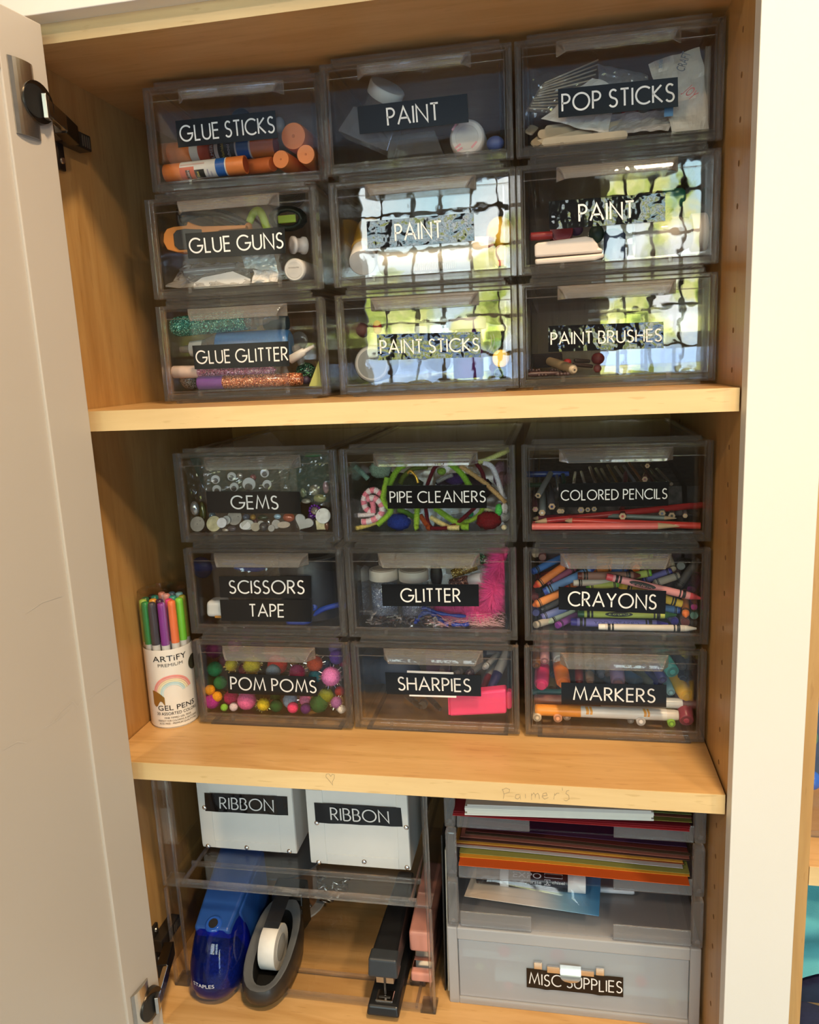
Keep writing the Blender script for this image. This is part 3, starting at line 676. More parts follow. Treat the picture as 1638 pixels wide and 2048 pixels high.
# ---------------------------------------------------------------- clear stacking bins, lower left
BX0, BX1, BYF = .0170, .3735, .060
def open_bin(zb, h, label):
    e = empty('stacking_bin', ((BX0+BX1)/2, .2, zb), 0, label, 'bin', 'clear open bins stacked at the lower left')
    mb = MB(); d = .335; yb = BYF+d
    mb.box(BX0+.004, BX1-.004, BYF, yb, zb+.003, zb+.0055)
    build(mb, 'floor_plate', ACRY, e)
    mb = MB(); mb.box(BX0+.002, BX0+.0045, BYF+.006, yb, zb+.004, zb+h-.006).box(BX1-.0045, BX1-.002, BYF+.006, yb, zb+.004, zb+h-.006).box(BX0+.002, BX1-.002, yb-.0025, yb, zb+.0055, zb+h-.006)
    build(mb, 'side_wall', ACRY, e)
    mb = MB(); mb.box(BX0+.018, BX1-.018, BYF-.001, BYF+.005, zb-.0005, zb+.0085).box(BX0+.02, BX1-.02, BYF+.040, BYF+.0435, zb+.0005, zb+.0075)
    mb.box(BX0+.024, BX0+.0275, BYF+.005, yb-.02, zb+.0005, zb+.006).box(BX1-.0275, BX1-.024, BYF+.005, yb-.02, zb+.0005, zb+.006)
    build(mb, 'floor_rib', ACRG, e, bevel=.0008)
    for xa, s in ((BX0, 1), (BX1, -1)):
        mb = MB()
        for k, (y0, y1, w) in enumerate(((BYF-.002, BYF+.004, .0032), (BYF+.016, BYF+.022, .0028))):
            x = xa+.0075*k*s; x0, x1 = sorted((x, x+w*s)); mb.box(x0, x1, y0, y1, zb, zb+h-.004)
        x0, x1 = sorted((xa, xa+.020*s)); mb.box(x0, x1, BYF-.002, BYF+.022, zb, zb+.004)
        build(mb, 'corner_post', ACRG, e, bevel=.0007)
    return e
open_bin(ZF, .151, 'lower clear open bin holding the sharpener, tape dispenser and staplers')
open_bin(ZF+.1515, .1575, 'upper clear open bin holding two white ribbon boxes')
ZB2 = ZF+.1515+.0088
# white riveted ribbon boxes
BOXW = plastic('white_board', (.80, .79, .76), .45, .015, scale=30)
def ribbon_box(x0, x1, yf_, h, label, lines, rivets, lab, u0, u1, lid):
    e = empty('ribbon_box', ((x0+x1)/2, yf_+.12, ZB2), 0, label, 'box', 'white ribbon boxes')
    d = .24
    build(MB().box(x0, x1, yf_, yf_+d, ZB2, ZB2+h), 'body', BOXW, e, bevel=.0015)
    if lid: build(MB().box(x0-.004, x1+.004, yf_-.004, yf_+d+.004, ZB2+h-.024, ZB2+h+.003), 'lid', BOXW, e, bevel=.0015)
    (xl, _, zl), (xr, _, _), (_, _, zb) = [at(px, py, yf_) for px, py in lines]
    ff = yf_-.0011
    mp = lambda u, v, dd: (u, dd, v)
    for a, b, nm in ((x0+.0006, xl, 'side_flap'), (xr, x1-.0006, 'side_flap')):
        r = .004; zz = ZB2+.004; s = 1 if nm and a < xl-.001 and b <= xl+1e-6 else -1
        poly = [(a, ZB2+h-.024), (a, zz), (b, zz), (b, ZB2+h-.024)]
        build(MB().prism(poly, mp, ff, yf_+.0002), nm, BOXW, e, bevel=.0005)
    build(MB().box(xl+.0006, xr-.0006, ff+.0002, yf_+.0002, ZB2+.001, zb), 'bottom_flap', BOXW, e, bevel=.0005)
    for px, py in rivets:
        p = at(px, py, yf_-.002); build(MB().lathe((p.x, ff-.0016, p.z), (p.x, ff, p.z), [(0, .0012), (.35, .0027), (1, .0034)], 16), 'rivet', CHROMEB, e)
    f = quad(*[at(px, py, ff-.0004) for px, py in (lab[0], lab[1], lab[3], lab[2])])
    mb = MB()
    mb.grid(lambda u, v: f(u, v)+Vector((0, -.0007*abs(math.sin(u*9.0+v))**3, 0)), 40, 3)
    l_ = build(mb, 'label_strip', plastic('black_vinyl_flat', (.006, .006, .007), .10, .1, bumpy=(40, .35, .003)), e)
    mb = MB(); stroke_text(mb, 'RIBBON', lambda u, v: f(u0+(u1-u0)*u, .2+.6*v)+Vector((0, -.0011, 0)), w=.105); build(mb, 'lettering', WHITE, l_)
    return e
ribbon_box(.0395, .1776, .1313, .125, 'white riveted ribbon box on the left, its lid rim showing', [(428, 1660), (560, 1668), (495, 1683.5)], [(415.5, 1693), (492.7, 1696), (578, 1703.5), (408, 1616)],
           [(408.7, 1585.4), (574.5, 1593), (576.4, 1630.8), (410.6, 1622)], .19, .83, True)
ribbon_box(.2020, .3385, .1152, .132, 'white riveted ribbon box on the right, set slightly forward', [(652, 1690), (797, 1700), (728, 1712)], [(637, 1725.5), (728, 1724.7), (813.7, 1736), (812, 1656), (633, 1647)],
           [(628.2, 1605), (801.6, 1615.7), (805.4, 1653.5), (631.2, 1645.2)], .19, .85, False)
# electric pencil sharpener
SB = plastic('matte_blue_plastic', (.012, .065, .28), .38, .05); SBC = clear_mat('blue_clear_shell', (.10, .20, .86), .03, haze=.16, hazecol=(.02, .06, .55))
sx, sy, sz = .0795, .026, ZF+.0088
sp = empty('pencil_sharpener', (sx, sy+.07, sz), 0, 'blue electric pencil sharpener with a see-through shavings bin', 'sharpener')
def oval(cx, cy, rx, ry, z, n=28, flat=0): return [Vector((cx+rx*math.copysign(abs(math.cos(2*math.pi*i/n))**.8, math.cos(2*math.pi*i/n)), cy+ry*math.copysign(abs(math.sin(2*math.pi*i/n))**.8, math.sin(2*math.pi*i/n)), z if not callable(z) else z(i/n))) for i in range(n)]
def loft(mb, rings, cap0=True, cap1=True, smooth=True):
    n = len(rings[0]); vs = [p for r in rings for p in r]; fs = []
    for j in range(len(rings)-1):
        for i in range(n): i2 = (i+1) % n; fs.append((j*n+i, j*n+i2, (j+1)*n+i2, (j+1)*n+i))
    mb.add(vs, fs, smooth)
    if cap0: mb.add(rings[0], [tuple(reversed(range(n)))])
    if cap1: mb.add(rings[-1], [tuple(range(n))])
    return mb
mb = MB(); R_ = []
for z, rx, y0, y1 in ((0, .028, .010, .10), (.004, .033, .003, .10), (.018, .0362, .0, .10), (.040, .0350, .004, .10), (.062, .0315, .012, .10), (.078, .0285, .020, .10), (.0845, .0265, .026, .10)):
    R_.append(oval(sx, sy+(y0+y1)/2, rx, (y1-y0)/2, sz+z))
loft(mb, R_); build(mb, 'shavings_bin', SBC, sp)
mb = MB(); loft(mb, [oval(sx+.004, sy+.05, rx, ry, sz+z) for z, rx, ry in ((.004, .022, .030), (.03, .024, .032), (.048, .016, .024))])
build(mb, 'shavings', plastic('grey_shavings', (.05, .10, .12), .9, .5, scale=300, bumpy=(400, .9, .002)), sp)['kind'] = 'stuff'
mb = MB(); mb.hexa([(sx-.0245, sy+.034, sz+.07), (sx+.0245, sy+.034, sz+.07), (sx+.034, sy+.15, sz), (sx-.034, sy+.15, sz)], [(sx-.0245, sy+.030, sz+.086), (sx+.0245, sy+.030, sz+.086), (sx+.032, sy+.145, sz+.132), (sx-.032, sy+.145, sz+.132)])
mb.hexa([(sx-.0325, sy+.075, sz+.002), (sx+.0325, sy+.075, sz+.002), (sx+.034, sy+.15, sz+.002), (sx-.034, sy+.15, sz+.002)], [(sx-.0285, sy+.060, sz+.09), (sx+.0285, sy+.060, sz+.09), (sx+.033, sy+.147, sz+.125), (sx-.033, sy+.147, sz+.125)])
build(mb, 'motor_housing', SB, sp, bevel=.004, seg=3)
hp = Vector((sx+.001, sy+.0375, sz+.0865)); hn = Vector((0, -.45, 1)).normalized()
build(MB().lathe(hp-hn*.004, hp+hn*.004, [(0, .0125), (.8, .0115), (1, .009)], 24), 'pencil_collar', plastic('blue_gloss', (.02, .09, .42), .15), sp)
build(MB().lathe(hp+hn*.0035, hp+hn*.0046, [(0, .0064), (1, .0062)], 20), 'pencil_hole', plastic('hole_black', (.004, .004, .006), .6), sp)
mb = MB(); font_text(mb, 'STAPLES', lambda u, v: Vector((sx-.0185+.030*u, sy+.0008-.0012+.0085*abs((u-.62))**2*1.6, sz+.0235+.0052*v))); build(mb, 'lettering', plastic('white_print', (.8, .8, .82), .4), sp)
# tape dispenser
TB = plastic('black_dispenser_plastic', (.028, .023, .020), .34, .1); TG = plastic('grey_dispenser_rim', (.10, .105, .11), .33, .05)
ZT_ = ZF; ZF = ZT_+.0088; tx, ty = .1490, .0905
td = empty('tape_dispenser', (tx, ty, ZF), 0, 'black tape dispenser loaded with a white roll', 'tape dispenser')
slope = lambda y: ZF+.0455+.34*(y-ty)
def ringz(rx, ry, off, cy=0): return [Vector((p.x, p.y, slope(p.y)+off)) for p in oval(tx, ty+cy, rx, ry, 0)]
mb = MB(); loft(mb, [oval(tx, ty, .024, .055, ZF), oval(tx, ty, .0315, .0625, ZF+.004), [Vector((p.x, p.y, (ZF+.004+slope(p.y))/2)) for p in oval(tx, ty, .0345, .0655, 0)], ringz(.0330, .0640, -.003), ringz(.0315, .0625, 0)], True, False)
build(mb, 'body', TB, td)
mb = MB(); loft(mb, [ringz(.0315, .0625, .0003), ringz(.0290, .0600, .001), ringz(.0205, .0500, -.006)], False, False); build(mb, 'rim', TG, td)
mb = MB(); loft(mb, [ringz(.0205, .0500, -.0062), [Vector((p.x, p.y, ZF+.006)) for p in oval(tx, ty, .0185, .045, 0)]], False, True); build(mb, 'well', plastic('well_black', (.006, .006, .006), .6), td)
rc = Vector((tx-.002, ty+.004, ZF+.036)); rr = .0285
mb = MB().lathe(rc-Vector((.0112, 0, 0)), rc+Vector((.0112, 0, 0)), [(0, rr-.0005), (.02, rr), (.98, rr), (1, rr-.0005)], 40)
roll = build(mb, 'tape_roll', plastic('white_tape', (.78, .76, .72), .5), td)
mb = MB().lathe(rc-Vector((.0118, 0, 0)), rc+Vector((.0118, 0, 0)), [(0, .0165), (1, .0165)], 30); build(mb, 'roll_core', plastic('core_grey', (.45, .44, .42), .4), roll)
bx0, bx1, by = tx-.0225, tx+.0235, ty+.060
mb = MB().hexa([(bx0, by-.010, ZF+.02), (bx1, by-.010, ZF+.02), (bx1, by+.03, ZF+.01), (bx0, by+.03, ZF+.01)], [(bx0, by, ZF+.074), (bx1, by, ZF+.074), (bx1, by+.028, ZF+.078), (bx0, by+.028, ZF+.078)])
build(mb, 'blade_mount', plastic('gloss_black', (.006, .006, .006), .2), td, bevel=.002)
build(MB().box(bx0, bx1, by-.006, by-.002, ZF+.0545, ZF+.0575), 'bar', plastic('worn_steel', (.30, .25, .20), .35, metal=1), td)
build(MB().box(bx0+.004, bx1-.004, by-.003, by+.003, ZF+.0755, ZF+.0785), 'blade', CHROMEB, td)
mb = MB(); p0, p1 = rc+Vector((-.0105, -.002, rr+.0002)), Vector((tx-.013, by-.001, ZF+.0795))
mb.hexa([p0, p0+Vector((.021, 0, 0)), p1+Vector((.022, 0, 0)), p1], [p+Vector((0, -.0001, .0003)) for p in (p0, p0+Vector((.021, 0, 0)), p1+Vector((.022, 0, 0)), p1)]); build(mb, 'tape_end', clear_mat('grey_tape_film', (.42, .41, .42), .2, haze=.35, hazecol=(.10, .10, .11)), td)
# black stapler
BK = plastic('satin_black', (.010, .011, .013), .34, .1); BKM = plastic('slate_black_cap', (.030, .036, .044), .38, .1)
stx0, stx1, sty = .2905, .3290, .050
st = empty('stapler', ((stx0+stx1)/2, .13, ZF), 0, 'black desk stapler standing with its jaw towards the front', 'stapler', 'staplers in the lower bin')
zt = lambda y: ZF+.0685+.10*(y-sty)
mb = MB().hexa([(stx0, sty, ZF+.047), (stx1, sty, ZF+.047), (stx1-.004, sty+.165, ZF+.036), (stx0+.004, sty+.165, ZF+.036)], [(stx0+.002, sty+.004, ZF+.070), (stx1-.002, sty+.004, ZF+.070), (stx1-.008, sty+.165, ZF+.078), (stx0+.008, sty+.165, ZF+.078)])
build(mb, 'top_arm', BK, st, bevel=.004, seg=3)
build(MB().hexa([(stx0-.0003, sty-.0022, ZF+.0455), (stx1+.0003, sty-.0022, ZF+.0455), (stx1+.0003, sty+.02, ZF+.0455), (stx0-.0003, sty+.02, ZF+.0455)], [(stx0+.001, sty+.0005, ZF+.0705), (stx1-.001, sty+.0005, ZF+.0705), (stx1-.001, sty+.02, ZF+.0712), (stx0+.001, sty+.02, ZF+.0712)]), 'nose_cap', BKM, st, bevel=.003, seg=3)
build(MB().hexa([(stx0+.008, sty+.008, ZF+.030), (stx1-.008, sty+.008, ZF+.030), (stx1-.008, sty+.15, ZF+.02), (stx0+.008, sty+.15, ZF+.02)], [(stx0+.008, sty+.008, ZF+.047), (stx1-.008, sty+.008, ZF+.047), (stx1-.008, sty+.15, ZF+.04), (stx0+.008, sty+.15, ZF+.04)]), 'magazine', plastic('steel_magazine', (.45, .40, .33), .3, metal=1), st)
build(MB().hexa([(stx0-.002, sty-.014, ZF), (stx1+.002, sty-.014, ZF), (stx1+.001, sty+.17, ZF), (stx0-.001, sty+.17, ZF)], [(stx0, sty-.010, ZF+.013), (stx1, sty-.010, ZF+.013), (stx1-.002, sty+.168, ZF+.024), (stx0+.002, sty+.168, ZF+.024)]), 'base', BK, st, bevel=.003, seg=3)
build(MB().box(stx0+.008, stx1-.008, sty-.004, sty+.014, ZF+.0125, ZF+.0152), 'anvil', CHROMEB, st, bevel=.001)
build(MB().box(stx0+.012, stx1-.012, sty+.001, sty+.0035, ZF+.0152, ZF+.0158), 'anvil_groove', plastic('groove_dark', (.02, .02, .02), .5), st)
build(MB().box((stx0+stx1)/2-.0012, (stx0+stx1)/2+.0012, sty+.006, sty+.008, ZF+.016, ZF+.046), 'driver_blade', plastic('blade_dark', (.03, .03, .03), .3), st)
# pink stapler
PK = plastic('blush_pink_plastic', (.78, .34, .26), .32, .03)
px0, px1, py0 = .3325, .3655, .107
e = empty('stapler', (.346, .17, ZF), 0, 'blush pink stapler squeezed between the black stapler and the bin side', 'stapler', 'staplers in the lower bin')
build(MB().hexa([(px0, py0, ZF+.037), (px1, py0, ZF+.037), (px1, py0+.13, ZF+.032), (px0, py0+.13, ZF+.032)], [(px0, py0+.001, ZF+.066), (px1, py0+.001, ZF+.066), (px1, py0+.13, ZF+.08), (px0, py0+.13, ZF+.08)]), 'top_arm', PK, e, bevel=.004, seg=3)
build(MB().hexa([(px0+.003, py0-.014, ZF+.004), (px1, py0-.014, ZF+.004), (px1, py0+.13, ZF+.004), (px0+.003, py0+.13, ZF+.004)], [(px0+.003, py0-.013, ZF+.017), (px1, py0-.013, ZF+.017), (px1, py0+.13, ZF+.022), (px0+.003, py0+.13, ZF+.022)]), 'base', PK, e, bevel=.003, seg=3)
build(MB().box(px0+.006, px1-.004, py0+.01, py0+.12, ZF+.022, ZF+.038), 'magazine', plastic('steel_magazine', (.45, .40, .33), .3, metal=1), e)
build(MB().box(px0+.005, px1-.003, py0-.006, py0+.006, ZF+.0165, ZF+.0195), 'anvil', CHROMEB, e)
ZF = ZT_
# copper ribbon spool and silver trimming behind the dispenser
cs = at(575, 1760, .235)
sp_ = empty('ribbon_spool', (cs.x, .235, ZF+.0058), 0, 'spool of copper brown ribbon lying behind the tape dispenser', 'spool')
c0 = Vector((cs.x, .235, ZF+.006))
build(MB().lathe(c0+Vector((0, 0, .003)), c0+Vector((0, 0, .075)), [(0, .045), (1, .045)], 36), 'ribbon_winding', plastic('copper_satin', (.30, .13, .05), .35, .2, scale=40), sp_)
build(MB().lathe(c0, c0+Vector((0, 0, .003)), [(0, .058), (1, .058)], 36), 'flange', plastic('clear_grey_flange', (.55, .53, .50), .2), sp_)
build(MB().lathe(c0+Vector((0, 0, .075)), c0+Vector((0, 0, .078)), [(0, .058), (1, .058)], 36), 'flange', plastic('dark_grey_flange', (.10, .10, .11), .3), sp_)
mb = MB(); p = atz(625, 1800, ZF+.02)+Vector((.02, .0, 0))
for i in range(26):
    a = random.uniform(0, 6.28); q = p+Vector((random.uniform(-.022, .022), random.uniform(-.01, .03), random.uniform(-.008, .02)))
    mb.tube([q, q+Vector((math.cos(a)*.012, math.sin(a)*.008, .003)), q+Vector((math.cos(a+1)*.016, math.sin(a+1)*.01, -.002))], .0026, 6, flat=.4)
tag(build(mb, 'silver_trimming', plastic('crinkled_silver', (.75, .72, .68), .2, .2, metal=1, bumpy=(300, .6, .002))), 'crumpled silver trimming beside the copper spool', 'trimming')
# thin black folders standing between the bins and the trays
for k, (dx, cc, lb) in enumerate(((0, (.012, .012, .012), 'black folder leaning against the letter trays'), (.0042, (.60, .55, .45), 'cream edged folder standing behind the black one'))):
    mb = MB(); x = .3795+dx
    mb.hexa([(x, .098, ZF), (x+.0016, .098, ZF), (x+.0016, .36, ZF), (x, .36, ZF)], [(x+.003, .10, ZF+.225-.02*k), (x+.0046, .10, ZF+.225-.02*k), (x+.0046, .36, ZF+.225-.02*k), (x+.003, .36, ZF+.225-.02*k)])
    tag(build(mb, 'folder', plastic('folder_card', cc, .5)), lb, 'folder')
# ---------------------------------------------------------------- frosted drawer and letter trays, lower right
RX0, RX1, RY = .3885, .6940, .080
FR = clear_mat('frosted_polypropylene', (.88, .89, .92), .32, haze=.60, hazecol=(.86, .87, .90), boost=.8)
FRD = clear_mat('frosted_drawer_front', (.88, .90, .94), .32, haze=.50, hazecol=(.84, .87, .93), boost=.8)
e = empty('frosted_drawer_box', ((RX0+RX1)/2, .2, ZF), 0, 'frosted plastic drawer box labelled MISC SUPPLIES on the cabinet floor', 'drawer')
h = .1105; yb = .33; t = .0125
mb = MB(); mb.box(RX0, RX0+t, RY, RY+.008, ZF, ZF+h).box(RX1-t, RX1, RY, RY+.008, ZF, ZF+h).box(RX0+t, RX1-t, RY, RY+.008, ZF, ZF+.010).box(RX0+t, RX1-t, RY, RY+.008, ZF+h-.0165, ZF+h)
build(mb, 'front_frame', FR, e, bevel=.0015)
mb = MB(); mb.box(RX0, RX0+.002, RY+.008, yb, ZF, ZF+h).box(RX1-.002, RX1, RY+.008, yb, ZF, ZF+h).box(RX0, RX1, RY+.008, yb, ZF+h-.002, ZF+h).box(RX0, RX1, RY+.008, yb, ZF, ZF+.002).box(RX0, RX1, yb, yb+.002, ZF, ZF+h)
build(mb, 'shell', FR, e)
mb = MB(); mb.box(RX0+t+.001, RX1-t-.001, RY+.0015, RY+.0035, ZF+.011, ZF+h-.0175)
build(mb, 'drawer_front', FRD, e, bevel=.001)
for px, py in ((1076, 1930.5), (1200, 1943)):
    p = at(px, py, RY-.001); build(MB().box(p.x-.005, p.x+.005, RY-.0022, RY+.0015, p.z-.005, p.z+.005), 'rivet_plate', CHROMEB, e, bevel=.0006)
for (xa, ya), (xb_, yb_) in (((1094, 1930), (1120, 1946)), ((1160, 1938), (1188, 1952))):
    a, b = at(xa, ya, RY), at(xb_, yb_, RY); build(MB().box(min(a.x, b.x), max(a.x, b.x), RY-.0018, RY+.0015, min(a.z, b.z), max(a.z, b.z)), 'clip_plate', CHROMEB, e, bevel=.0006)
a = at(1141, 1935, RY-.006); mb = MB(); w = .0125
mb.grid(lambda u, v: Vector((a.x+(u-.5)*2*w*(1 if v < .55 else math.sqrt(max(0, 1-((v-.55)/.45)**2))*.999+.001), RY-.003-.007*math.sin(v*1.9), a.z-.019*v)), 14, 12)
build(mb, 'pull_tab', CHROME, e)
lab = [(1053, 1935.4), (1246.5, 1954.4), (1246.5, 1994), (1053.4, 1973.8)]
f = quad(*[at(px, py, RY+.0008) for px, py in (lab[0], lab[1], lab[3], lab[2])])
mb = MB(); mb.grid(lambda u, v: f(u, v)+Vector((0, -.0004-.0012*(math.exp(-((u-.2)/.05)**2)+math.exp(-((u-.76)/.05)**2)), 0)), 60, 3)
l_ = build(mb, 'label_strip', plastic('black_vinyl_flat', (.006, .006, .007), .10, .1, bumpy=(40, .35, .003)), e)
mb = MB(); stroke_text(mb, 'MISC SUPPLIES', lambda u, v: f(.03+.955*u, .22+.56*v)+Vector((0, -.0008-.0012*(math.exp(-((.03+.955*u-.2)/.05)**2)+math.exp(-((.03+.955*u-.76)/.05)**2)), 0)), w=.11); build(mb, 'lettering', WHITE, l_)
AQ = plastic('pale_aqua_box', (.42, .78, .74), .5)
p = at(1010, 1920, RY+.03); q = at(1360, 1960, RY+.03)
for i, (xa, ya, xb_, yb_, dy, cc, lb) in enumerate(((925, 1900, 1290, 1948, .028, (.50, .80, .76), 'pale aqua carton seen through the frosted drawer front'), (990, 1950, 1375, 2002, .018, (.38, .76, .80), 'aqua carton lying lower in the frosted drawer'))):
    a, b = at(xa, ya, RY+dy), at(xb_, yb_, RY+dy)
    tag(build(MB().box(a.x, b.x, RY+dy, RY+dy+.08, max(ZF+.004, b.z), (a.z+at(xb_, ya+30, RY+dy).z)/2), 'carton', plastic('aqua_card', cc, .5)), lb, 'carton', 'aqua cartons in the frosted drawer')
for i, (px, py, r, dy, cc, lb) in enumerate(((1008, 1902, 13, .02, (.62, .05, .10), 'red blob of a toy behind the frosted front, upper left'), (1115, 1912, 15, .02, (.60, .06, .14), 'red blob of a toy behind the frosted front, above the clip'), (1017, 1972, 10, .016, (.60, .08, .12), 'small red spot behind the frosted front, lower left'), (1282, 1962, 12, .014, (.62, .08, .10), 'red spot behind the frosted front, right of the label'),
        (960, 1933, 9, .02, (.35, .55, .22), 'green sticker on the aqua carton at left'), (1345, 2003, 9, .014, (.35, .55, .30), 'green sticker near the frosted drawer\'s lower right corner'))):
    c = at(px, py, RY+dy); rm = plen(r, c)
    tag(build(MB().ball(c, rm, 14, 8, .05, (1, .3, 1)), 'trinket', plastic('trinket_colour', cc, .5)), lb, 'trinket')
# letter trays
TRY = clear_mat('clear_tray_plastic', (.975, .975, .985), .02)
TRYG = edge_mat('thick_tray_plastic', (.95, .965, .99), .03, 1.45)
def tray(zb, label):
    e = empty('letter_tray', ((RX0+RX1)/2, .2, zb), 0, label, 'letter tray', 'clear letter trays')
    x0, x1, yb = RX0+.0025, RX1+.001, .36; h = .0655
    build(MB().box(x0+.004, x1-.004, RY+.004, yb, zb+.001, zb+.0032), 'tray_floor', TRY, e)
    mb = MB().box(x0+.010, x0+.0125, RY+.012, yb, zb+.003, zb+.045).box(x1-.0125, x1-.010, RY+.012, yb, zb+.003, zb+.045).box(x0+.01, x1-.01, yb-.002, yb, zb+.003, zb+.045)
    build(mb, 'side_wall', TRY, e)
    for xa, xb_ in ((x0+.015, x0+.103), (x1-.103, x1-.013)): build(MB().box(xa, xb_, RY+.001, RY+.0032, zb+.0005, zb+.0215), 'front_lip', TRYG, e, bevel=.0008)
    for xa in (x0, x1-.0125):
        p_ = build(MB().box(xa, xa+.0125, RY-.001, RY+.012, zb+.001, zb+h-.002), 'corner_post', TRYG, e, bevel=.0018)
        c = Vector((xa+.0065, RY-.0012, zb+.0095)); build(MB().lathe(c, c+Vector((0, -.001, 0)), [(0, .0030), (1, .0022)], 14), 'post_stud', TRYG, p_)
    return e
TZ = [-.1385, -.0700, -.0008]
for z, lb in zip(TZ, ('lowest clear letter tray, holding a dry-erase marker pack', 'middle clear letter tray, full of coloured card sheets', 'top clear letter tray, holding white paper and burgundy card')): tray(z, lb)
def sheet(name, l, r, z, th, col, label, cat, group, zr=None, depth=.27, rough=.7, wave=0):
    a = atz(*l, z); b = atz(*r, z if zr is None else zr); yb = max(a.y, b.y)+depth; yb = min(yb, .352)
    mb = MB(); n = 8
    def P(u, v, dz):
        p = a*(1-u)+b*u; y = p.y*(1-v)+yb*v
        return Vector((p.x, y, p.z+dz+wave*math.sin(u*5)*(1-v)))
    mb.grid(lambda u, v: P(u, v, th), n, 6); mb.grid(lambda u, v: P(1-u, v, 0), n, 6)
    mb.grid(lambda u, v: P(u, 0, th*v), n, 1, False); mb.grid(lambda u, v: P(u*0, 1-u, th*v), 6, 1, False); mb.grid(lambda u, v: P(1, u, th*v), 6, 1, False)
    return tag(build(mb, name, plastic('card_stock', col, rough, .02)), label, cat, group)
G2 = 'coloured card sheets in the middle tray'
for l, r, z, c, lb in (((917, 1731), (1379.5, 1771), -.0476, (.72, .115, .012), 'orange card sheet sticking out lowest in the middle tray'), ((918.7, 1714), (1379.5, 1752.6), -.0466, (.80, .36, .03), 'amber yellow card sheet just above the orange one'),
        ((918.7, 1706), (1379.5, 1747.6), -.0456, (.30, .30, .075), 'olive green card sheet above the amber one'), ((911, 1693), (1366, 1736.4), -.0425, (.50, .50, .56), 'pale grey card sheet curling up at its right end'),
        ((912, 1688), (1368, 1728.4), -.0410, (.30, .085, .03), 'rust brown card sheet under the golden one'), ((911, 1685), (1366, 1725), -.0393, (.70, .36, .055), 'golden card sheet in the middle of the stack'),
        ((918, 1680), (1380, 1721), -.0375, (.10, .04, .03), 'dark brown card sheet between the golden and mauve ones'), ((921, 1673.8), (1379, 1717.3), -.0350, (.36, .13, .10), 'mauve card sheet, curled at its left corner'),
        ((930, 1668), (1380, 1711), -.0325, (.09, .05, .03), 'umber card sheet above the mauve one'), ((932, 1662), (1376, 1704), -.0300, (.12, .02, .015), 'maroon card sheet near the top of the middle tray'), ((936, 1656), (1374, 1694), -.0270, (.07, .02, .07), 'dark purple card sheet topping the middle tray')):
    sheet('card_sheet', l, r, z, .0006, c, lb, 'card', G2, wave=.0006)
G3 = 'sheets in the top tray'
for l, r, z, c, lb in (((905, 1631), (1379.4, 1663.6), .0215, (.36, .018, .028), 'burgundy card sheet lowest in the top tray'), ((906, 1627), (1380, 1659), .0226, (.28, .012, .025), 'burgundy card sheet second from the bottom of the top tray'), ((907, 1623), (1381, 1655), .0238, (.24, .010, .022), 'burgundy card sheet third from the bottom of the top tray'),
        ((1000, 1622), (1384, 1645.5), .0280, (.26, .24, .05), 'olive card sheet under the white paper'), ((1000, 1611), (1383, 1637), .0340, (.20, .07, .045), 'brown card sheet showing right of the white paper'), ((1000, 1604), (1383, 1630), .0375, (.10, .15, .04), 'moss green card sheet topping the right of the top tray')):
    sheet('card_sheet', l, r, z, .0006, c, lb, 'card', G3)
for k in range(6):
    dz = .0026*k; jx = random.uniform(-3, 3)
    sheet('paper_pad', (932+jx, 1630-k*3.6), (1305-jx, 1642-k*3.4), .0285+dz, .0022, (.78, .78, .72) if k < 4 else (.55, .55, .54), ['bottom white sheaf of paper in the top tray', 'second white sheaf from the bottom of the paper stack', 'third white sheaf in the paper stack', 'fourth white sheaf in the paper stack', 'grey white sheaf near the top of the paper stack', 'grey white sheaf on top of the paper stack'][k], 'paper', 'paper sheaves in the top tray')
# dry-erase marker in its blister pack
zc = TZ[0]+.0245
cor = [atz(928, 1793, zc), atz(1198, 1833, zc-.003), atz(1203, 1735, zc+.012), atz(950, 1735, zc+.012)]
bp = empty('marker_pack', (cor[0]+cor[2])/2, 0, 'blister pack with a black dry-erase marker in the lowest tray', 'marker pack')
m, nt = new_mat('pack_card_print'); o = N(nt, 'ShaderNodeOutputMaterial'); b_ = N(nt, 'ShaderNodeBsdfPrincipled'); tc = N(nt, 'ShaderNodeTexCoord'); sx_ = N(nt, 'ShaderNodeSeparateXYZ'); L(nt, tc.outputs['Generated'], sx_.inputs[0])
L(nt, ramp(nt, sx_.outputs['X'], [(.15, (.72, .56, .42)), (.5, (.72, .70, .68)), (.72, (.22, .42, .58)), (.95, (.05, .20, .42))]), b_.inputs['Base Color']); b_.inputs['Roughness'].default_value = .25; L(nt, b_.outputs[0], o.inputs[0])
mb = MB(); mb.hexa(cor, [p+Vector((0, 0, .0008)) for p in cor]); build(mb, 'card', m, bp, bevel=.0004)
f = quad(cor[3], cor[2], cor[0], cor[1])
A, B = f(.06, .50)+Vector((0, 0, .0125)), f(.89, .46)+Vector((0, 0, .0125)); R0 = plen(19, A)
def seg(t0, t1, r, name, mat, par=bp): return build(MB().lathe(A+(B-A)*t0, A+(B-A)*t1, [(0, r*.97), (.02, r), (.98, r), (1, r*.97)], 24), name, mat, par)
seg(0, .22, R0*.92, 'cap', plastic('marker_cap_black', (.012, .012, .016), .25)); seg(.22, .30, R0, 'collar', plastic('marker_white', (.80, .80, .80), .3))
seg(.30, .84, R0, 'label', plastic('marker_label_black', (.012, .010, .016), .25)); seg(.84, 1, R0, 'barrel_end', plastic('marker_white', (.80, .80, .80), .3))
ax = (B-A); axn = ax.normalized(); to = (CAM-A); to = (to-axn*to.dot(axn)).normalized(); sd = axn.cross(to)
if sd.z < 0: sd = -sd
def onm(t, w): a = w/R0; return A+ax*t+to*(math.cos(a)*R0*1.012)+sd*(math.sin(a)*R0*1.012)
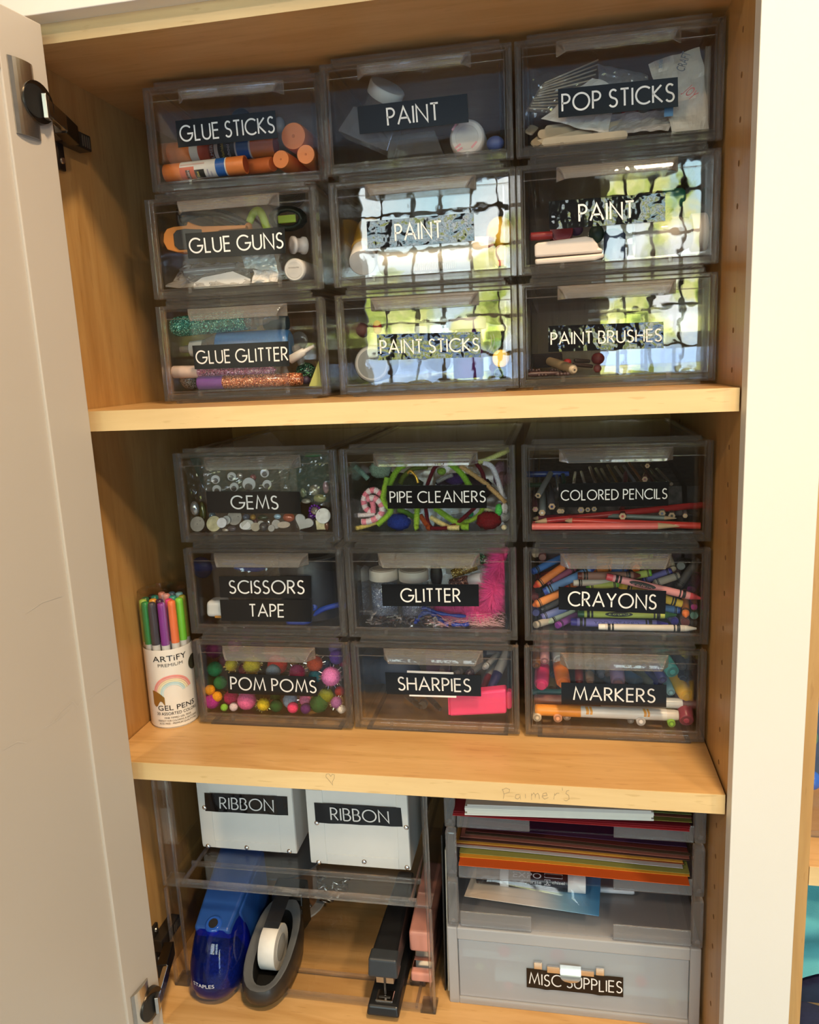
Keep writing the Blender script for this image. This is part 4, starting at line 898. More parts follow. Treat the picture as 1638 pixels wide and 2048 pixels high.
def mtext(txt, t0, t1, w0, hh, mat): 
    mb = MB(); font_text(mb, txt, lambda u, v: onm(t0+(t1-t0)*u, w0+hh*v)); build(mb, 'lettering', mat, bp)
mtext('EXPO', .34, .60, .0005, .0065, plastic('marker_print_white', (.7, .68, .70), .4)); mtext('dry erase', .41, .60, -.0058, .0045, WHITE); mtext('chisel', .70, .81, -.0042, .0036, WHITE)
mb = MB()
for pts in ([(.63, -.0062), (.68, -.0062), (.68, .0), (.63, .0), (.63, -.0062)], [(.64, -.006), (.655, -.003), (.67, -.006)], [(.65, -.0008), (.655, -.003)], [(.63, .0025), (.79, .0025), (.79, .0075), (.63, .0075), (.63, .0025)]):
    vs, fs = ribbon([(t*ax.length, w) for t, w in pts], .0006); mb.add([onm(t/ax.length, w) for t, w in vs], fs)
build(mb, 'printed_mark', plastic('marker_print_white', (.7, .68, .70), .4), bp)
mb = MB()
e1 = f(.04, .9); mb.grid(lambda u, v: f(.03+.90*u, .15+.72*v)+Vector((0, 0, .0011+.026*math.sin(math.pi*min(max(v, 0), 1))**.45*min(1, 9*u, 9*(1-u)))), 20, 10); build(mb, 'blister', clear_mat('blister_film', (.98, .98, .985), .03), bp)
a, b = atz(1203, 1797, TZ[0]+.0045), atz(1270, 1801, TZ[0]+.0045)
tag(build(MB().lathe(a+Vector((-.02, .012, .004)), b+Vector((0, .012, .004)), [(0, .0038), (.97, .0038), (1, .003)], 14), 'white_stick', plastic('white_stick', (.72, .76, .84), .35)), 'round white stick beside the marker pack in the lowest tray', 'stick')
a = atz(1190, 1790, TZ[0]+.0042); tag(build(MB().box(a.x, a.x+.05, a.y+.045, a.y+.10, TZ[0]+.0034, TZ[0]+.012), 'notebook', plastic('blue_dotted_cover', (.02, .14, .30), .45, .5, scale=400)), 'small blue notebook at the back of the lowest tray', 'notebook')
# ---------------------------------------------------------------- the neighbouring cabinet
NX = .7627
struct(MB().box(NX-.0004, NX+.0175, 0, .5, -1.0, 1.0), 'wall_neighbour_left', MAPLE_Z)
struct(MB().box(NX+.0175, 1.46, .5, .512, -1.0, 1.0), 'wall_neighbour_back', MAPLE_Z)
struct(MB().box(1.44, 1.46, 0, .5, -1.0, 1.0), 'wall_neighbour_right', MAPLE_Z)
zs = at(1620, 1733, 0).z; zs2 = at(1620, 1770, 0).z
e = empty('cabinet_shelf', (1.1, .2, zs2), 0, 'maple shelf in the neighbouring cabinet at the right edge', 'shelf', 'adjustable maple shelves')
build(MB().box(NX+.018, 1.43, .0006, .49, zs2, zs), 'board', MAPLE_X, e); build(MB().box(NX+.018, 1.43, -.0006, .0006, zs2, zs), 'edge_banding', MAPLE_EDGE, e)
def bigbin(zb, h, label):
    e = empty('storage_bin', (1.0, .2, zb), 0, label, 'bin', 'clear bins in the neighbouring cabinet'); x0, x1, y0 = NX+.022, 1.12, .055
    build(MB().box(x0, x1, y0, y0+.0025, zb+.004, zb+h-.004).box(x0, x0+.0025, y0, .4, zb, zb+h).box(x1-.0025, x1, y0, .4, zb, zb+h).box(x0, x1, y0, .4, zb, zb+.0025).box(x0, x1, y0, .4, zb+h-.0025, zb+h), 'bin_shell', ACRY, e)
    build(MB().box(x0, x1, y0-.004, y0, zb, zb+.006).box(x0, x1, y0-.004, y0, zb+h-.006, zb+h), 'bin_rim', ACRG, e, bevel=.0008)
zA = at(1620, 1672, .055).z; zB = at(1620, 1265, .055).z
bigbin(zs+.0005, zB-zs-.004, 'clear bin of blue party things in the neighbouring cabinet'); bigbin(zB-.002, .20, 'clear bin with a yellow thing above it in the neighbouring cabinet')
def thing1(mb, nm, mat, lb, cat): return tag(build(mb, nm, mat), lb, cat)
FB = plastic('blue_toy_plastic', (.02, .14, .72), .25)
c = at(1622, 1560, .09); thing1(MB().ball(c, plen(19, c), 24, 14), 'ball', FB, 'shiny blue ball at the bottom of the neighbouring clear bin', 'ball')
c = at(1607, 1472, .11); n_ = (CAM-c).normalized(); thing1(MB().lathe(c-n_*.003, c, [(0, plen(26, c)), (1, plen(26, c))], 30), 'disc', plastic('green_disc', (.06, .20, .09), .4), 'dark green disc above the blue ball', 'disc')
c = at(1606, 1520, .12); thing1(MB().ball(c, plen(26, c), 20, 10, 0, (.7, .1, 1)), 'badge', plastic('dark_red', (.22, .03, .05), .4), 'dark red wedge behind the green disc', 'badge')
mb = MB(); pts = [at(1618+26*t+3*math.cos(t*70), 1372+58*t+7*math.sin(t*70), .085+.004*math.cos(t*70)) for t in [i/160 for i in range(161)]]
mb.tube(pts, .0016, 6); thing1(mb, 'coil', plastic('blue_coil', (.05, .25, .65), .3), 'light blue spiral coil in the neighbouring clear bin', 'coil')
c = at(1640, 1400, .16); thing1(MB().box(NX+.03, 1.0, .15, .17, zs+.02, zB-.012), 'cushion', plastic('dull_blue_cloth', (.045, .085, .20), .8, bumpy=(300, .3, .001)), 'dull blue cloth filling the back of the neighbouring bin', 'cloth')
c = at(1640, 1120, .09); thing1(MB().ball(c, plen(32, c), 20, 12, 0, (.8, 1, 1.1)), 'jar', plastic('mustard_yellow', (.60, .38, .03), .35), 'mustard yellow rounded jar in the upper neighbouring bin', 'jar')
c = at(1645, 1050, .12); thing1(MB().box(NX+.028, NX+.10, .12, .16, c.z-.03, c.z+.06), 'package', plastic('teal_blue_pack', (.01, .14, .22), .4), 'teal blue package behind the mustard jar', 'package')
mb = MB(); zt_ = zs2-.002; z0_ = at(1610, 1960, .03).z
mb.grid(lambda u, v: Vector((NX+.02+.30*u, .028+.012*math.sin(v*9+u*3)+.012*math.sin(u*11), z0_+(zt_-z0_)*v)), 24, 24)
mb.grid(lambda u, v: Vector((NX+.02+.30*(1-u), .12, z0_+(zt_-z0_)*v)), 4, 4)
mb.grid(lambda u, v: Vector((NX+.02, .12-.09*u, z0_+(zt_-z0_)*v)), 4, 4)
thing1(mb, 'fabric_bag', plastic('aqua_fabric', (.10, .40, .46), .75, .1, scale=30, bumpy=(700, .5, .001)), 'aqua fabric bag under the neighbouring shelf', 'bag')
mb = MB(); z1_ = at(1610, 1958, .02).z
mb.grid(lambda u, v: Vector((NX+.02+.30*u, .006+.012*math.sin(u*8+v*3), z1_-.016-.16*(1-v))), 16, 10); mb.grid(lambda u, v: Vector((NX+.02+.3*u, .006+.1*v, z1_-.016)), 4, 4)
thing1(mb, 'fabric_bag', plastic('navy_nylon', (.016, .018, .055), .45, .2, bumpy=(40, .6, .004)), 'navy blue nylon bag below the aqua one', 'bag')
# ---------------------------------------------------------------- helpers for what lies in the drawers
def zoom(ox, oy, s): return lambda x, y: (ox+x*s, oy+y*s)
def zfl(k): return UNITS[k].location.z+.0116
def P(k, p, d, r=0):
    """point seen at pixel p, d behind drawer k's front; kept above the drawer's floor"""
    q = at(p[0], p[1], yf(k)+d)
    if r and q.z-r < zfl(k):
        q2 = atz(p[0], p[1], zfl(k)+r)
        if yf(k)+.0062+r < q2.y <= q.y: q = q2
        else: q = Vector((q.x, max(q.y if q2.y < 0 else min(q.y, yf(k)+.0064+r), yf(k)+.0062+r), zfl(k)+r))
    return q
def rod(k, name, label, cat, group, a, b, r, pieces, n=18, squash=None):
    """a long turned thing from a=(px, d) to b=(px, d); r in photo pixels; pieces [(part name, material, [(t, share of r)])]"""
    ra = plen(r, at(a[0][0], a[0][1], yf(k)+a[1]))
    A, B = P(k, a[0], a[1], ra), P(k, b[0], b[1], ra)
    if len(pieces) == 1:
        nm, mat, prof = pieces[0]
        return tag(build(MB().lathe(A, B, [(t, q*ra) for t, q in prof], n, squash=squash), name, mat), label, cat, group)
    lo = A if A.z < B.z else B
    e = empty(name, (lo.x, lo.y, lo.z-ra), 0, label, cat, group)
    for nm, mat, prof in pieces:
        build(MB().lathe(A, B, [(t, q*ra) for t, q in prof], n, squash=squash), nm, mat, e)
    return e
def ends(k, name, label, cat, group, p, d, r, ln, pieces, dx=0, dz=0, n=22):
    """a thing seen end-on: front end at pixel p, running ln back into the drawer"""
    ra = plen(r, at(p[0], p[1], yf(k)+d)); A = P(k, p, d, ra); B = A+Vector((dx, ln, dz))
    if len(pieces) == 1:
        nm, mat, prof = pieces[0]
        return tag(build(MB().lathe(A, B, [(t, q*ra) for t, q in prof], n), name, mat), label, cat, group)
    e = empty(name, (A.x, A.y, A.z-ra), 0, label, cat, group)
    for nm, mat, prof in pieces: build(MB().lathe(A, B, [(t, q*ra) for t, q in prof], n), nm, mat, e)
    return e
def C_(name, col, rough=.4, **kw): return plastic(name, col, rough, **kw)
def lump(k, name, label, cat, group, p, d, r, col, sc_=(1, 1, 1), jit=.03, rough=.5, mat=None, name_m=None):
    q0 = at(p[0], p[1], yf(k)+d); ra = plen(r, q0); q = P(k, p, d, ra*sc_[2])
    return tag(build(MB().ball(q, ra, 22, 14, jit, sc_), name, mat or C_(name_m or name+'_colour', col, rough)), label, cat, group)
def crumple(k, name, label, cat, tl, tr, bl, br, d0, d1, mat, amp=.006, n=26, freq=60, seed=0):
    """crumpled film hung through four pixels, d0 deep at the bottom and d1 at the top"""
    c = [at(*tl, yf(k)+d1), at(*tr, yf(k)+d1), at(*bl, yf(k)+d0), at(*br, yf(k)+d0)]
    f = quad(*c)
    def fn(u, v):
        p = f(u, v); q = p*freq+Vector((seed*7.3, 0, 0))
        w = mnoise.noise(q)+.5*mnoise.noise(q*2.3)+.25*abs(mnoise.noise(q*5))
        p = p+Vector((mnoise.noise(q+Vector((9, 0, 0)))*amp*.5, w*amp, mnoise.noise(q+Vector((0, 9, 0)))*amp*.5))
        return Vector((p.x, max(p.y, yf(k)+.0075), max(p.z, zfl(k)+.001)))
    return tag(build(MB().grid(fn, n, n, False), name, mat), label, cat)
FILM = clear_mat('clear_bag_film', (.97, .97, .97), .06, haze=.05, hazecol=(.8, .8, .8), boost=1.6)
FILMG = clear_mat('clear_bag_film_greenish', (.93, .96, .94), .06, haze=.09, hazecol=(.7, .8, .75), boost=1.6)
BKP = C_('crayon_band_black', (.012, .012, .012), .5)
# ---------------------------------------------------------------- crayons
def crayon(label, tip, dt, blunt, db, r, wax, paper, k='b23', wax2=None):
    """tip may equal None when only the blunt end shows"""
    w = C_('crayon_wax', wax, .35); pp = C_('crayon_paper', paper, .65); w2 = C_('crayon_wax', wax2 or wax, .35)
    return rod(k, 'crayon', label, 'crayon', 'crayons in the drawer', (tip, dt), (blunt, db), r,
        [('wax_tip', w, [(0, .28), (.008, .36), (.085, .80), (.088, .92), (.125, .95)]), ('wrapper', pp, [(.12, .98), (.122, 1), (.93, 1), (.932, .98)]),
         ('band', BKP, [(.165, 1.015), (.20, 1.015)]), ('band', BKP, [(.215, 1.015), (.232, 1.015)]), ('band', BKP, [(.84, 1.015), (.862, 1.015)]), ('band', BKP, [(.875, 1.015), (.905, 1.015)]), ('wax_end', w2, [(.928, .94), (.99, .94), (1, .86)])])
cl, cr_ = zoom(1040, 1090, .1221), zoom(1230, 1090, .1221)
PAL = dict(pink=((.85, .10, .13), (.86, .36, .38)), brown=((.17, .035, .025), (.33, .17, .13)), white=((.80, .77, .70), (.66, .60, .54)), lime=((.16, .50, .05), (.50, .60, .13)), yellow=((.85, .60, .06), (.82, .58, .06)), redor=((.85, .07, .02), (.74, .21, .05)),
  navy=((.02, .09, .42), (.045, .16, .48)), blue=((.02, .06, .34), (.12, .27, .60)), plum=((.26, .03, .10), (.36, .10, .20)), orange=((.95, .22, .03), (.80, .27, .06)), dred=((.16, .01, .015), (.40, .07, .06)), black=((.02, .018, .018), (.06, .055, .055)), peri=((.10, .10, .32), (.17, .21, .48)),
  pale=((.36, .46, .34), (.44, .52, .42)), purple=((.20, .03, .30), (.30, .08, .36)), tan=((.55, .45, .33), (.50, .42, .32)), ygreen=((.02, .10, .03), (.60, .66, .12)), indigo=((.03, .02, .24), (.17, .16, .48)), grey=((.40, .34, .27), (.42, .38, .32)), teal=((.03, .16, .12), (.05, .22, .12)), magenta=((.45, .04, .28), (.16, .02, .10)))
def cy(c, label, tip, dt, blunt, db, r=7): return crayon(label, tip, dt, blunt, db, r, *PAL[c])
cy('pink', 'long pink crayon lying on top, its tip pointing to the lower right', cr_(1410, 875), .0165, cl(1415, 515), .0165, 7.6)
cy('indigo', 'blue violet crayon lying along the front, lettered upside down', cr_(872, 1302), .0165, cl(830, 1258), .0165, 8.6)
cy('white', 'white crayon at the very bottom front of the crayon drawer', cr_(1335, 1368), .0165, cl(1280, 1366), .0165, 6.6)
cy('ygreen', 'yellow green crayon just below the label, dark green at both ends', cr_(1010, 1148), .024, cl(945, 1128), .024, 7.2)
cy('brown', 'brown crayon behind the pink crayon\'s blunt end', cr_(420, 500), .030, cl(945, 505), .026, 8)
cy('white', 'off-white crayon under the brown one, its blunt end at left', cl(1720, 600), .036, cl(875, 622), .026, 6.6)
cy('lime', 'yellow green crayon pointing left just above the label', cl(1080, 690), .030, cr_(60, 640), .030, 6.6)
cy('yellow', 'yellow crayon running behind the label from upper left to right', cr_(20, 655), .032, cr_(1100, 965), .026, 8)
cy('redor', 'red-orange crayon pointing at the lower left', cl(225, 690), .022, cl(800, 290), .040, 7.6)
cy('navy', 'deep blue crayon in the upper left corner, blunt end showing', cl(800, 150), .062, cl(200, 440), .034, 7)
cy('blue', 'thick blue crayon slanting from beside the label up to the handle', cl(1250, 360), .038, cl(385, 770), .024, 8)
cy('plum', 'plum crayon between the red-orange and the blue ones', cl(940, 350), .052, cl(440, 650), .034, 7)
cy('orange', 'bright orange crayon whose tip points left under the blue one', cl(208, 995), .018, cl(760, 740), .034, 8)
cy('black', 'black crayon with a white ring below the bright orange one', cl(760, 850), .040, cl(335, 1060), .026, 7)
cy('peri', 'periwinkle crayon slanting towards the lower left corner', cl(850, 990), .040, cl(350, 1190), .024, 7.6)
cy('pale', 'pale green crayon with a long thin tip in the lower left', cl(445, 1275), .022, cl(960, 1030), .046, 6)
cy('purple', 'short purple crayon stub near the bottom left', cl(1010, 1110), .046, cl(605, 1320), .022, 6.8)
cy('grey', 'grey crayon stub in the bottom left corner', cl(600, 1200), .050, cl(250, 1350), .020, 7)
cy('dred', 'dark red crayon seen end-on at the left edge', cl(240, 700), .090, cl(245, 860), .028, 7.4)
cy('indigo', 'dark indigo crayon seen end-on at the left edge, lower down', cl(250, 1000), .090, cl(262, 1110), .028, 7.4)
cy('black', 'charcoal crayon stub behind the thick blue one\'s end', cl(560, 600), .070, cl(300, 740), .036, 8)
cy('lime', 'light lime crayon behind the pink one, green end pointing right', cr_(180, 525), .044, cr_(600, 450), .040, 7.4)
cy('indigo', 'violet blue crayon with its blunt end up by the handle', cr_(420, 600), .048, cr_(935, 425), .044, 7.4)
cy('grey', 'tan grey crayon stub above the pink one', cr_(615, 640), .030, cr_(1055, 495), .034, 7.6)
cy('black', 'black crayon with white marks standing at the right side', cr_(1000, 720), .028, cr_(1375, 225), .036, 8)
cy('tan', 'tan crayon behind the handle\'s right end', cr_(960, 430), .052, cr_(870, 160), .072, 7)
cy('black', 'charcoal crayon seen end-on below the handle at the upper right', cr_(1110, 260), .110, cr_(1080, 345), .048, 8.6)
cy('magenta', 'dark maroon crayon leaning against the right side', cr_(1240, 760), .050, cr_(1330, 480), .070, 9)
cy('orange', 'orange crayon with its tip pointing down at the right', cr_(1160, 1175), .017, cr_(1148, 760), .070, 7.4)
cy('magenta', 'magenta tipped crayon pointing down near the right side', cr_(1298, 1045), .018, cr_(1280, 800), .060, 6.6)
cy('teal', 'green crayon with a yellow ring seen end-on at the right', cr_(1305, 1040), .080, cr_(1295, 1155), .022, 8)
cy('brown', 'rust brown crayon seen end-on at the lower right', cr_(1120, 1130), .090, cr_(1152, 1275), .022, 8.4)
cy('black', 'black crayon seen end-on in the lower right corner', cr_(1270, 1200), .080, cr_(1290, 1285), .022, 6.6)
cy('blue', 'blue crayon peeping out right of the label', cr_(500, 1010), .040, cr_(1075, 1068), .032, 7.4)
cy('indigo', 'dark navy crayon stub right of the long violet one', cr_(900, 1160), .060, cr_(980, 1255), .026, 8)
cy('orange', 'orange crayon end under the handle\'s middle', cl(1850, 330), .070, cr_(350, 385), .056, 8)
cy('navy', 'navy crayon beside the orange end under the handle', cr_(-200, 370), .074, cr_(210, 400), .062, 8)
cy('dred', 'red crayon seen end-on in the top left corner', cl(360, 120), .120, cl(368, 205), .064, 7.6)
cy('tan', 'pinkish tan crayon seen end-on in the top left corner', cl(250, 90), .120, cl(255, 150), .074, 7.6)
cy('orange', 'orange crayon lying under the handle left of the middle', cl(1180, 430), .046, cl(1480, 375), .052, 7)
cy('redor', 'orange crayon peeping out between the white crayon and the label', cl(1100, 560), .050, cl(740, 690), .034, 7)
for i, (x, y, c, lb) in enumerate(((420, 480, 'dred', 'brick red crayon filling the gap under the deep blue one'), (1500, 470, 'tan', 'pale tan crayon deep behind the brown one'), (700, 460, 'teal', 'dark green crayon deep under the handle'))):
    cy(c, lb, cl(x-160, y+60), .085, cl(x+240, y-40), .085, 7.4)
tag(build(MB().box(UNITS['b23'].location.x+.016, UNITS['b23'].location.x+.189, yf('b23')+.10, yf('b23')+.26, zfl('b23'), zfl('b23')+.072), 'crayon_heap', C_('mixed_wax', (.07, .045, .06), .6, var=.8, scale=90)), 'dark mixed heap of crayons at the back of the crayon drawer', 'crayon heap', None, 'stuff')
def drum_text(k, txt, a, da, b, db, r, t0, t1, flip, mat, w0=0, hh=.6, name='lettering', parent=None, label=None, bg=None):
    """printing along a turned thing, on the side that faces the room"""
    ra = plen(r, at(a[0], a[1], yf(k)+da)); A, B = P(k, a, da, ra), P(k, b, db, ra); ax = B-A; axn = ax.normalized()
    to = CAM-(A+B)/2; to = (to-axn*to.dot(axn)).normalized(); sd = axn.cross(to)
    if flip: sd = -sd
    def onp(t, w, o=1.03): return A+ax*t+to*(math.cos(w)*ra*o)+sd*(math.sin(w)*ra*o)
    if bg:
        mb = MB(); mb.grid(lambda u, v: onp(t0+(t1-t0)*(.5+.5*math.cos(math.pi*(1+u)))*1.0, .72*math.sin(math.pi*u)*(2*v-1), 1.022), 20, 6); build(mb, 'printed_oval', bg, parent)
    mb = MB(); m0 = t0+(t1-t0)*(.12 if bg else 0); m1 = t1-(t1-t0)*(.12 if bg else 0)
    font_text(mb, txt, lambda u, v: onp(m0+(m1-m0)*u, w0-hh/2+hh*v)); return build(mb, name, mat, parent)
def find(label): return [o for o in COL.objects if o.get('label') == label][0]
e = find('blue violet crayon lying along the front, lettered upside down')
drum_text('b23', 'CREATOLOGY', cr_(872, 1302), .0165, cl(830, 1258), .0165, 8.6, .30, .76, False, C_('crayon_ink', (.02, .02, .12), .5), 0, .75, parent=e)
e = find('yellow green crayon just below the label, dark green at both ends')
drum_text('b23', 'Crayola', cr_(1010, 1148), .024, cl(945, 1128), .024, 7.2, .44, .72, False, C_('crayon_logo', (.55, .6, .12), .5), .1, .6, parent=e, bg=BKP)
e = find('long pink crayon lying on top, its tip pointing to the lower right')
drum_text('b23', 'Crayola', cr_(1410, 875), .0165, cl(1415, 515), .0165, 7.6, .48, .76, True, C_('crayon_logo', (.8, .32, .34), .5), .5, .6, parent=e, bg=BKP)
# ---------------------------------------------------------------- markers
ml, mr = zoom(1040, 1280, .1221), zoom(1220, 1280, .1221)
MG = 'markers in the drawer'; MW_ = C_('marker_white', (.80, .79, .78), .3)
def capped(label, p, d, r, col, ln=.12, dx=0, dz=.012, body=None, k='b33', open_=False, name='marker', group=MG):
    c = C_('marker_cap', col, .3); bb = C_('marker_barrel', body or tuple(min(1, .35+.5*x) for x in col), .4)
    if open_:   # hollow tube end seen end-on
        dk = C_('marker_cap_inside', tuple(x*.6 for x in col), .5)
        return ends(k, name, label, 'marker', group, p, d, r, ln, [('cap', c, [(0, .86), (.004, 1), (.3, 1), (.32, .96)]), ('cap_inside', dk, [(-.001, .02), (-.0008, .84)]), ('inner_post', C_('marker_cap', tuple(min(1, x*1.25) for x in col), .3), [(-.012, .34), (-.010, .40), (-.0005, .42)]), ('barrel', bb, [(.32, .98), (1, .98)])], dx, dz)
    return ends(k, name, label, 'marker', group, p, d, r, ln, [('cap_button', c, [(-.035, .60), (-.02, .70), (.002, .72)]), ('cap', c, [(0, .86), (.02, .98), (.26, 1), (.27, .97)]), ('barrel', bb, [(.27, .96), (1, .96)])], dx, dz)
def longmarker(label, a, da, b, db, r, capc, tipc, band, k='b33', t=.326):
    return rod(k, 'marker', label, 'marker', MG, (a, da), (b, db), r, [('cap', C_('marker_cap', capc, .35), [(0, .90), (.01, .97), (t-.003, 1), (t, .98)]), ('barrel', MW_, [(t, .97), (t+.002, .985), (.90, .985), (.92, .96)]), ('barrel_end', C_('marker_end', tipc, .35), [(.918, .92), (.97, .90), (1, .80)])])
o1 = longmarker('white marker with a long orange cap lying along the front', ml(248, 1140), .0205, mr(1118, 1232), .0205, 11.5, (.86, .30, .035), (.76, .70, .64), None)
for t0, t1 in ((.36, .405), (.76, .80)):
    mb = MB(); ra = plen(11.5, at(*ml(248, 1140), yf('b33')+.0205)); A, B = P('b33', ml(248, 1140), .0205, ra), P('b33', mr(1118, 1232), .0205, ra); ax = (B-A); axn = ax.normalized(); to = (CAM-A); to = (to-axn*to.dot(axn)).normalized(); sd = axn.cross(to); sd = sd if sd.z > 0 else -sd
    for s0, s1 in ((t0, t0+.45*(t1-t0)), (t0+.62*(t1-t0), t1)):
        mb.grid(lambda u, v: A+ax*(s0+(s1-s0)*u+.004*math.sin(v*5))+to*(math.cos(-.5+1.5*v)*ra*.995)+sd*(math.sin(-.5+1.5*v)*ra*.995), 3, 10)
    build(mb, 'printed_mark', C_('orange_print', (.80, .36, .05), .4), o1)
longmarker('white marker with a brown cap and brown end lying behind the orange one', ml(238, 972), .040, mr(1404, 1046), .034, 10.5, (.22, .075, .055), (.15, .045, .035), None, t=.42)
rod('b33', 'marker', 'dark teal marker lying behind the brown capped one', 'marker', MG, (ml(205, 852), .056), (ml(1600, 860), .056), 6.5, [('barrel', C_('teal_barrel', (.03, .18, .17), .35), [(0, .9), (.02, 1), (.98, 1), (1, .9)])])
capped('marker with a hot pink cap facing the front at left', ml(350, 725), .030, 15, (.72, .03, .17), .115, .003, .034, (.62, .50, .48))
capped('marker with an orange cap facing the front, half behind the label', ml(712, 700), .030, 15, (.74, .20, .02), .115, -.014, .034, (.50, .40, .35))
capped('marker with a white cap facing the front under the handle\'s left end', ml(652, 335), .060, 14, (.66, .65, .64), .10, -.003, .020, (.6, .6, .6))
capped('mauve pink marker with an open cap near the top left', ml(402, 345), .045, 9.3, (.55, .25, .27), .10, 0, .030, open_=True)
capped('brown marker with an open cap in the top left corner', ml(268, 418), .040, 8.2, (.26, .085, .012), .10, -.001, .028, open_=True)
capped('maroon marker standing behind the label\'s left half', ml(970, 690), .050, 8.6, (.16, .018, .018), .08, 0, .044)
capped('grey blue marker with an open end under the handle', ml(1150, 535), .062, 9, (.10, .13, .17), .09, 0, .020, open_=True)
capped('beige marker peeping over the label', ml(1145, 668), .052, 9, (.45, .34, .25), .08, 0, .03)
capped('lilac marker cap peeping over the label\'s middle', mr(132, 690), .042, 15, (.42, .35, .66), .10, 0, .026)
rod('b33', 'marker', 'wide light blue marker slanting down behind the label', 'marker', MG, (ml(1590, 480), .090), (mr(470, 700), .060), 12, [('barrel', C_('light_blue_barrel', (.12, .28, .52), .35), [(0, .9), (.02, 1), (.97, 1), (1, .9)])])
rod('b33', 'marker', 'grey blue marker slanting beside the light blue one', 'marker', MG, (ml(1250, 470), .100), (mr(60, 690), .070), 11, [('barrel', C_('grey_blue_barrel', (.13, .19, .27), .35), [(0, .9), (.02, 1), (.97, 1), (1, .9)])])
rod('b33', 'marker', 'deep blue marker behind the grey green one at the right', 'marker', MG, (mr(520, 440), .100), (mr(820, 720), .075), 9, [('barrel', C_('deep_blue_barrel', (.03, .05, .28), .35), [(0, .9), (.02, 1), (.97, 1), (1, .9)])])
rod('b33', 'marker', 'grey green marker behind the right half of the label', 'marker', MG, (mr(380, 440), .105), (mr(720, 740), .080), 13, [('barrel', C_('grey_green_barrel', (.14, .18, .17), .35), [(0, .9), (.02, 1), (.97, 1), (1, .9)])])
capped('indigo marker with an open end above the label\'s right end', mr(862, 655), .042, 9.3, (.06, .07, .30), .10, -.02, .026, open_=True)
capped('turquoise marker with a wide open cap at the upper right', mr(1025, 522), .036, 13.4, (.05, .36, .37), .10, -.026, .026, open_=True)
capped('black marker with an open end at the upper right', mr(1182, 432), .056, 9, (.06, .06, .075), .10, 0, .012, open_=True)
capped('navy marker end below the black one', mr(1186, 645), .050, 9.5, (.025, .035, .08), .10, 0, .012)
capped('marker with a bright yellow cap facing the front at right', mr(1245, 905), .032, 14.5, (.82, .48, .015), .11, -.030, .032, (.55, .56, .55))
capped('pale blue marker with an open end left of the yellow cap', mr(1000, 860), .036, 8.2, (.20, .42, .52), .10, -.01, .022, open_=True)
capped('yellow marker peeping in at the very top right', mr(1220, 250), .075, 10, (.70, .58, .10), .10, 0, .008)
capped('burgundy marker with a wide open cap in the lower right corner', mr(1240, 1352), .020, 13.6, (.33, .028, .07), .10, .001, .030, open_=True)
for x, y, z_, r, c, lb in ((285, 1316, ml, 8.4, (.72, .58, .42), 'cream marker end at the bottom left corner'), (620, 1320, ml, 8.6, (.72, .32, .18), 'peach marker end at the bottom left'), (768, 1262, ml, 8, (.38, .26, .20), 'brownish marker end half behind the orange marker'),
        (340, 1325, mr, 6.5, (.20, .19, .18), 'dark marker end under the orange marker'), (1010, 1376, mr, 7.6, (.24, .50, .05), 'bright green marker end under the white marker\'s tip'), (490, 1362, mr, 9, (.72, .68, .67), 'white marker end under the orange marker')):
    capped(lb, z_(x, y), .024, r, c, .10, 0, .004, open_=True)
for i, (x, y, c, lb) in enumerate(((1330, 560, (.30, .33, .40), 'silvery marker deep under the handle'), (1450, 560, (.36, .30, .28), 'greyish pink marker deep under the handle'), (560, 560, (.10, .10, .12), 'dark marker between the white and maroon ones'), (520, 800, (.40, .22, .02), 'mustard marker between the pink and orange caps'))):
    capped(lb, ml(x, y), .075, 10, c, .09, 0, .02)
# ---------------------------------------------------------------- coloured pencils
pl, pr = zoom(1040, 890, .1221), zoom(1230, 890, .1221)
PGp = 'coloured pencils in the drawer'; PW = C_('pencil_wood', (.58, .40, .24), .6)
def pencil(label, tip, dt, end, de, r, col, lead=None, k='b13', cone=.075, n=6):
    return rod(k, 'colored_pencil', label, 'pencil', PGp, (tip, dt), (end, de), r, [('lead', C_('pencil_lead', lead or col, .5), [(0, .05), (.018, .28)]), ('wood_cone', PW, [(.0175, .27), (cone, .97)]), ('painted_shaft', C_('pencil_paint', col, .22), [(cone-.002, .98), (cone, 1), (.996, 1), (1, .95)])], n)
def pend(label, p, d, r, col, lead, far, df, k='b13'):
    """pencil whose cut end faces the room"""
    return rod(k, 'colored_pencil', label, 'pencil', PGp, (p, d), (far, df), r, [('lead', C_('pencil_lead', lead, .5), [(-.006, .36), (-.001, .40)]), ('wood_end', PW, [(-.0015, .90), (.003, .97)]), ('painted_shaft', C_('pencil_paint', col, .22), [(.003, .99), (.004, 1), (1, 1)])], 6)
pencil('coral pencil lying along the front of the drawer', pr(1118, 1337), .0145, pl(198, 1352), .0145, 7.2, (.86, .18, .16), (.72, .48, .34), cone=.17, n=10)
pencil('red pencil with a sharpened tip at left, rising behind the label', pl(198, 1266), .020, pr(1440, 975), .064, 7, (.46, .025, .03), (.62, .04, .05), cone=.085)
pencil('red pencil whose end sticks out past the coral one', pl(700, 1235), .026, pr(1362, 1335), .024, 7, (.62, .05, .04), (.6, .05, .04))
pencil('maroon pencil with its tip behind the red pencil\'s point', pl(205, 1205), .034, pl(1300, 1150), .066, 6, (.18, .02, .04), (.20, .02, .04))
pencil('grey green pencil with a pale tip, lying right of the red lead end', pr(1010, 1200), .030, pr(-250, 1150), .040, 5, (.22, .25, .24), (.45, .40, .33), cone=.16)
pend('pencil with a red core facing the front below the label', pr(125, 1168), .020, 7.6, (.28, .03, .035), (.45, .03, .04), pr(125, 1000), .12)
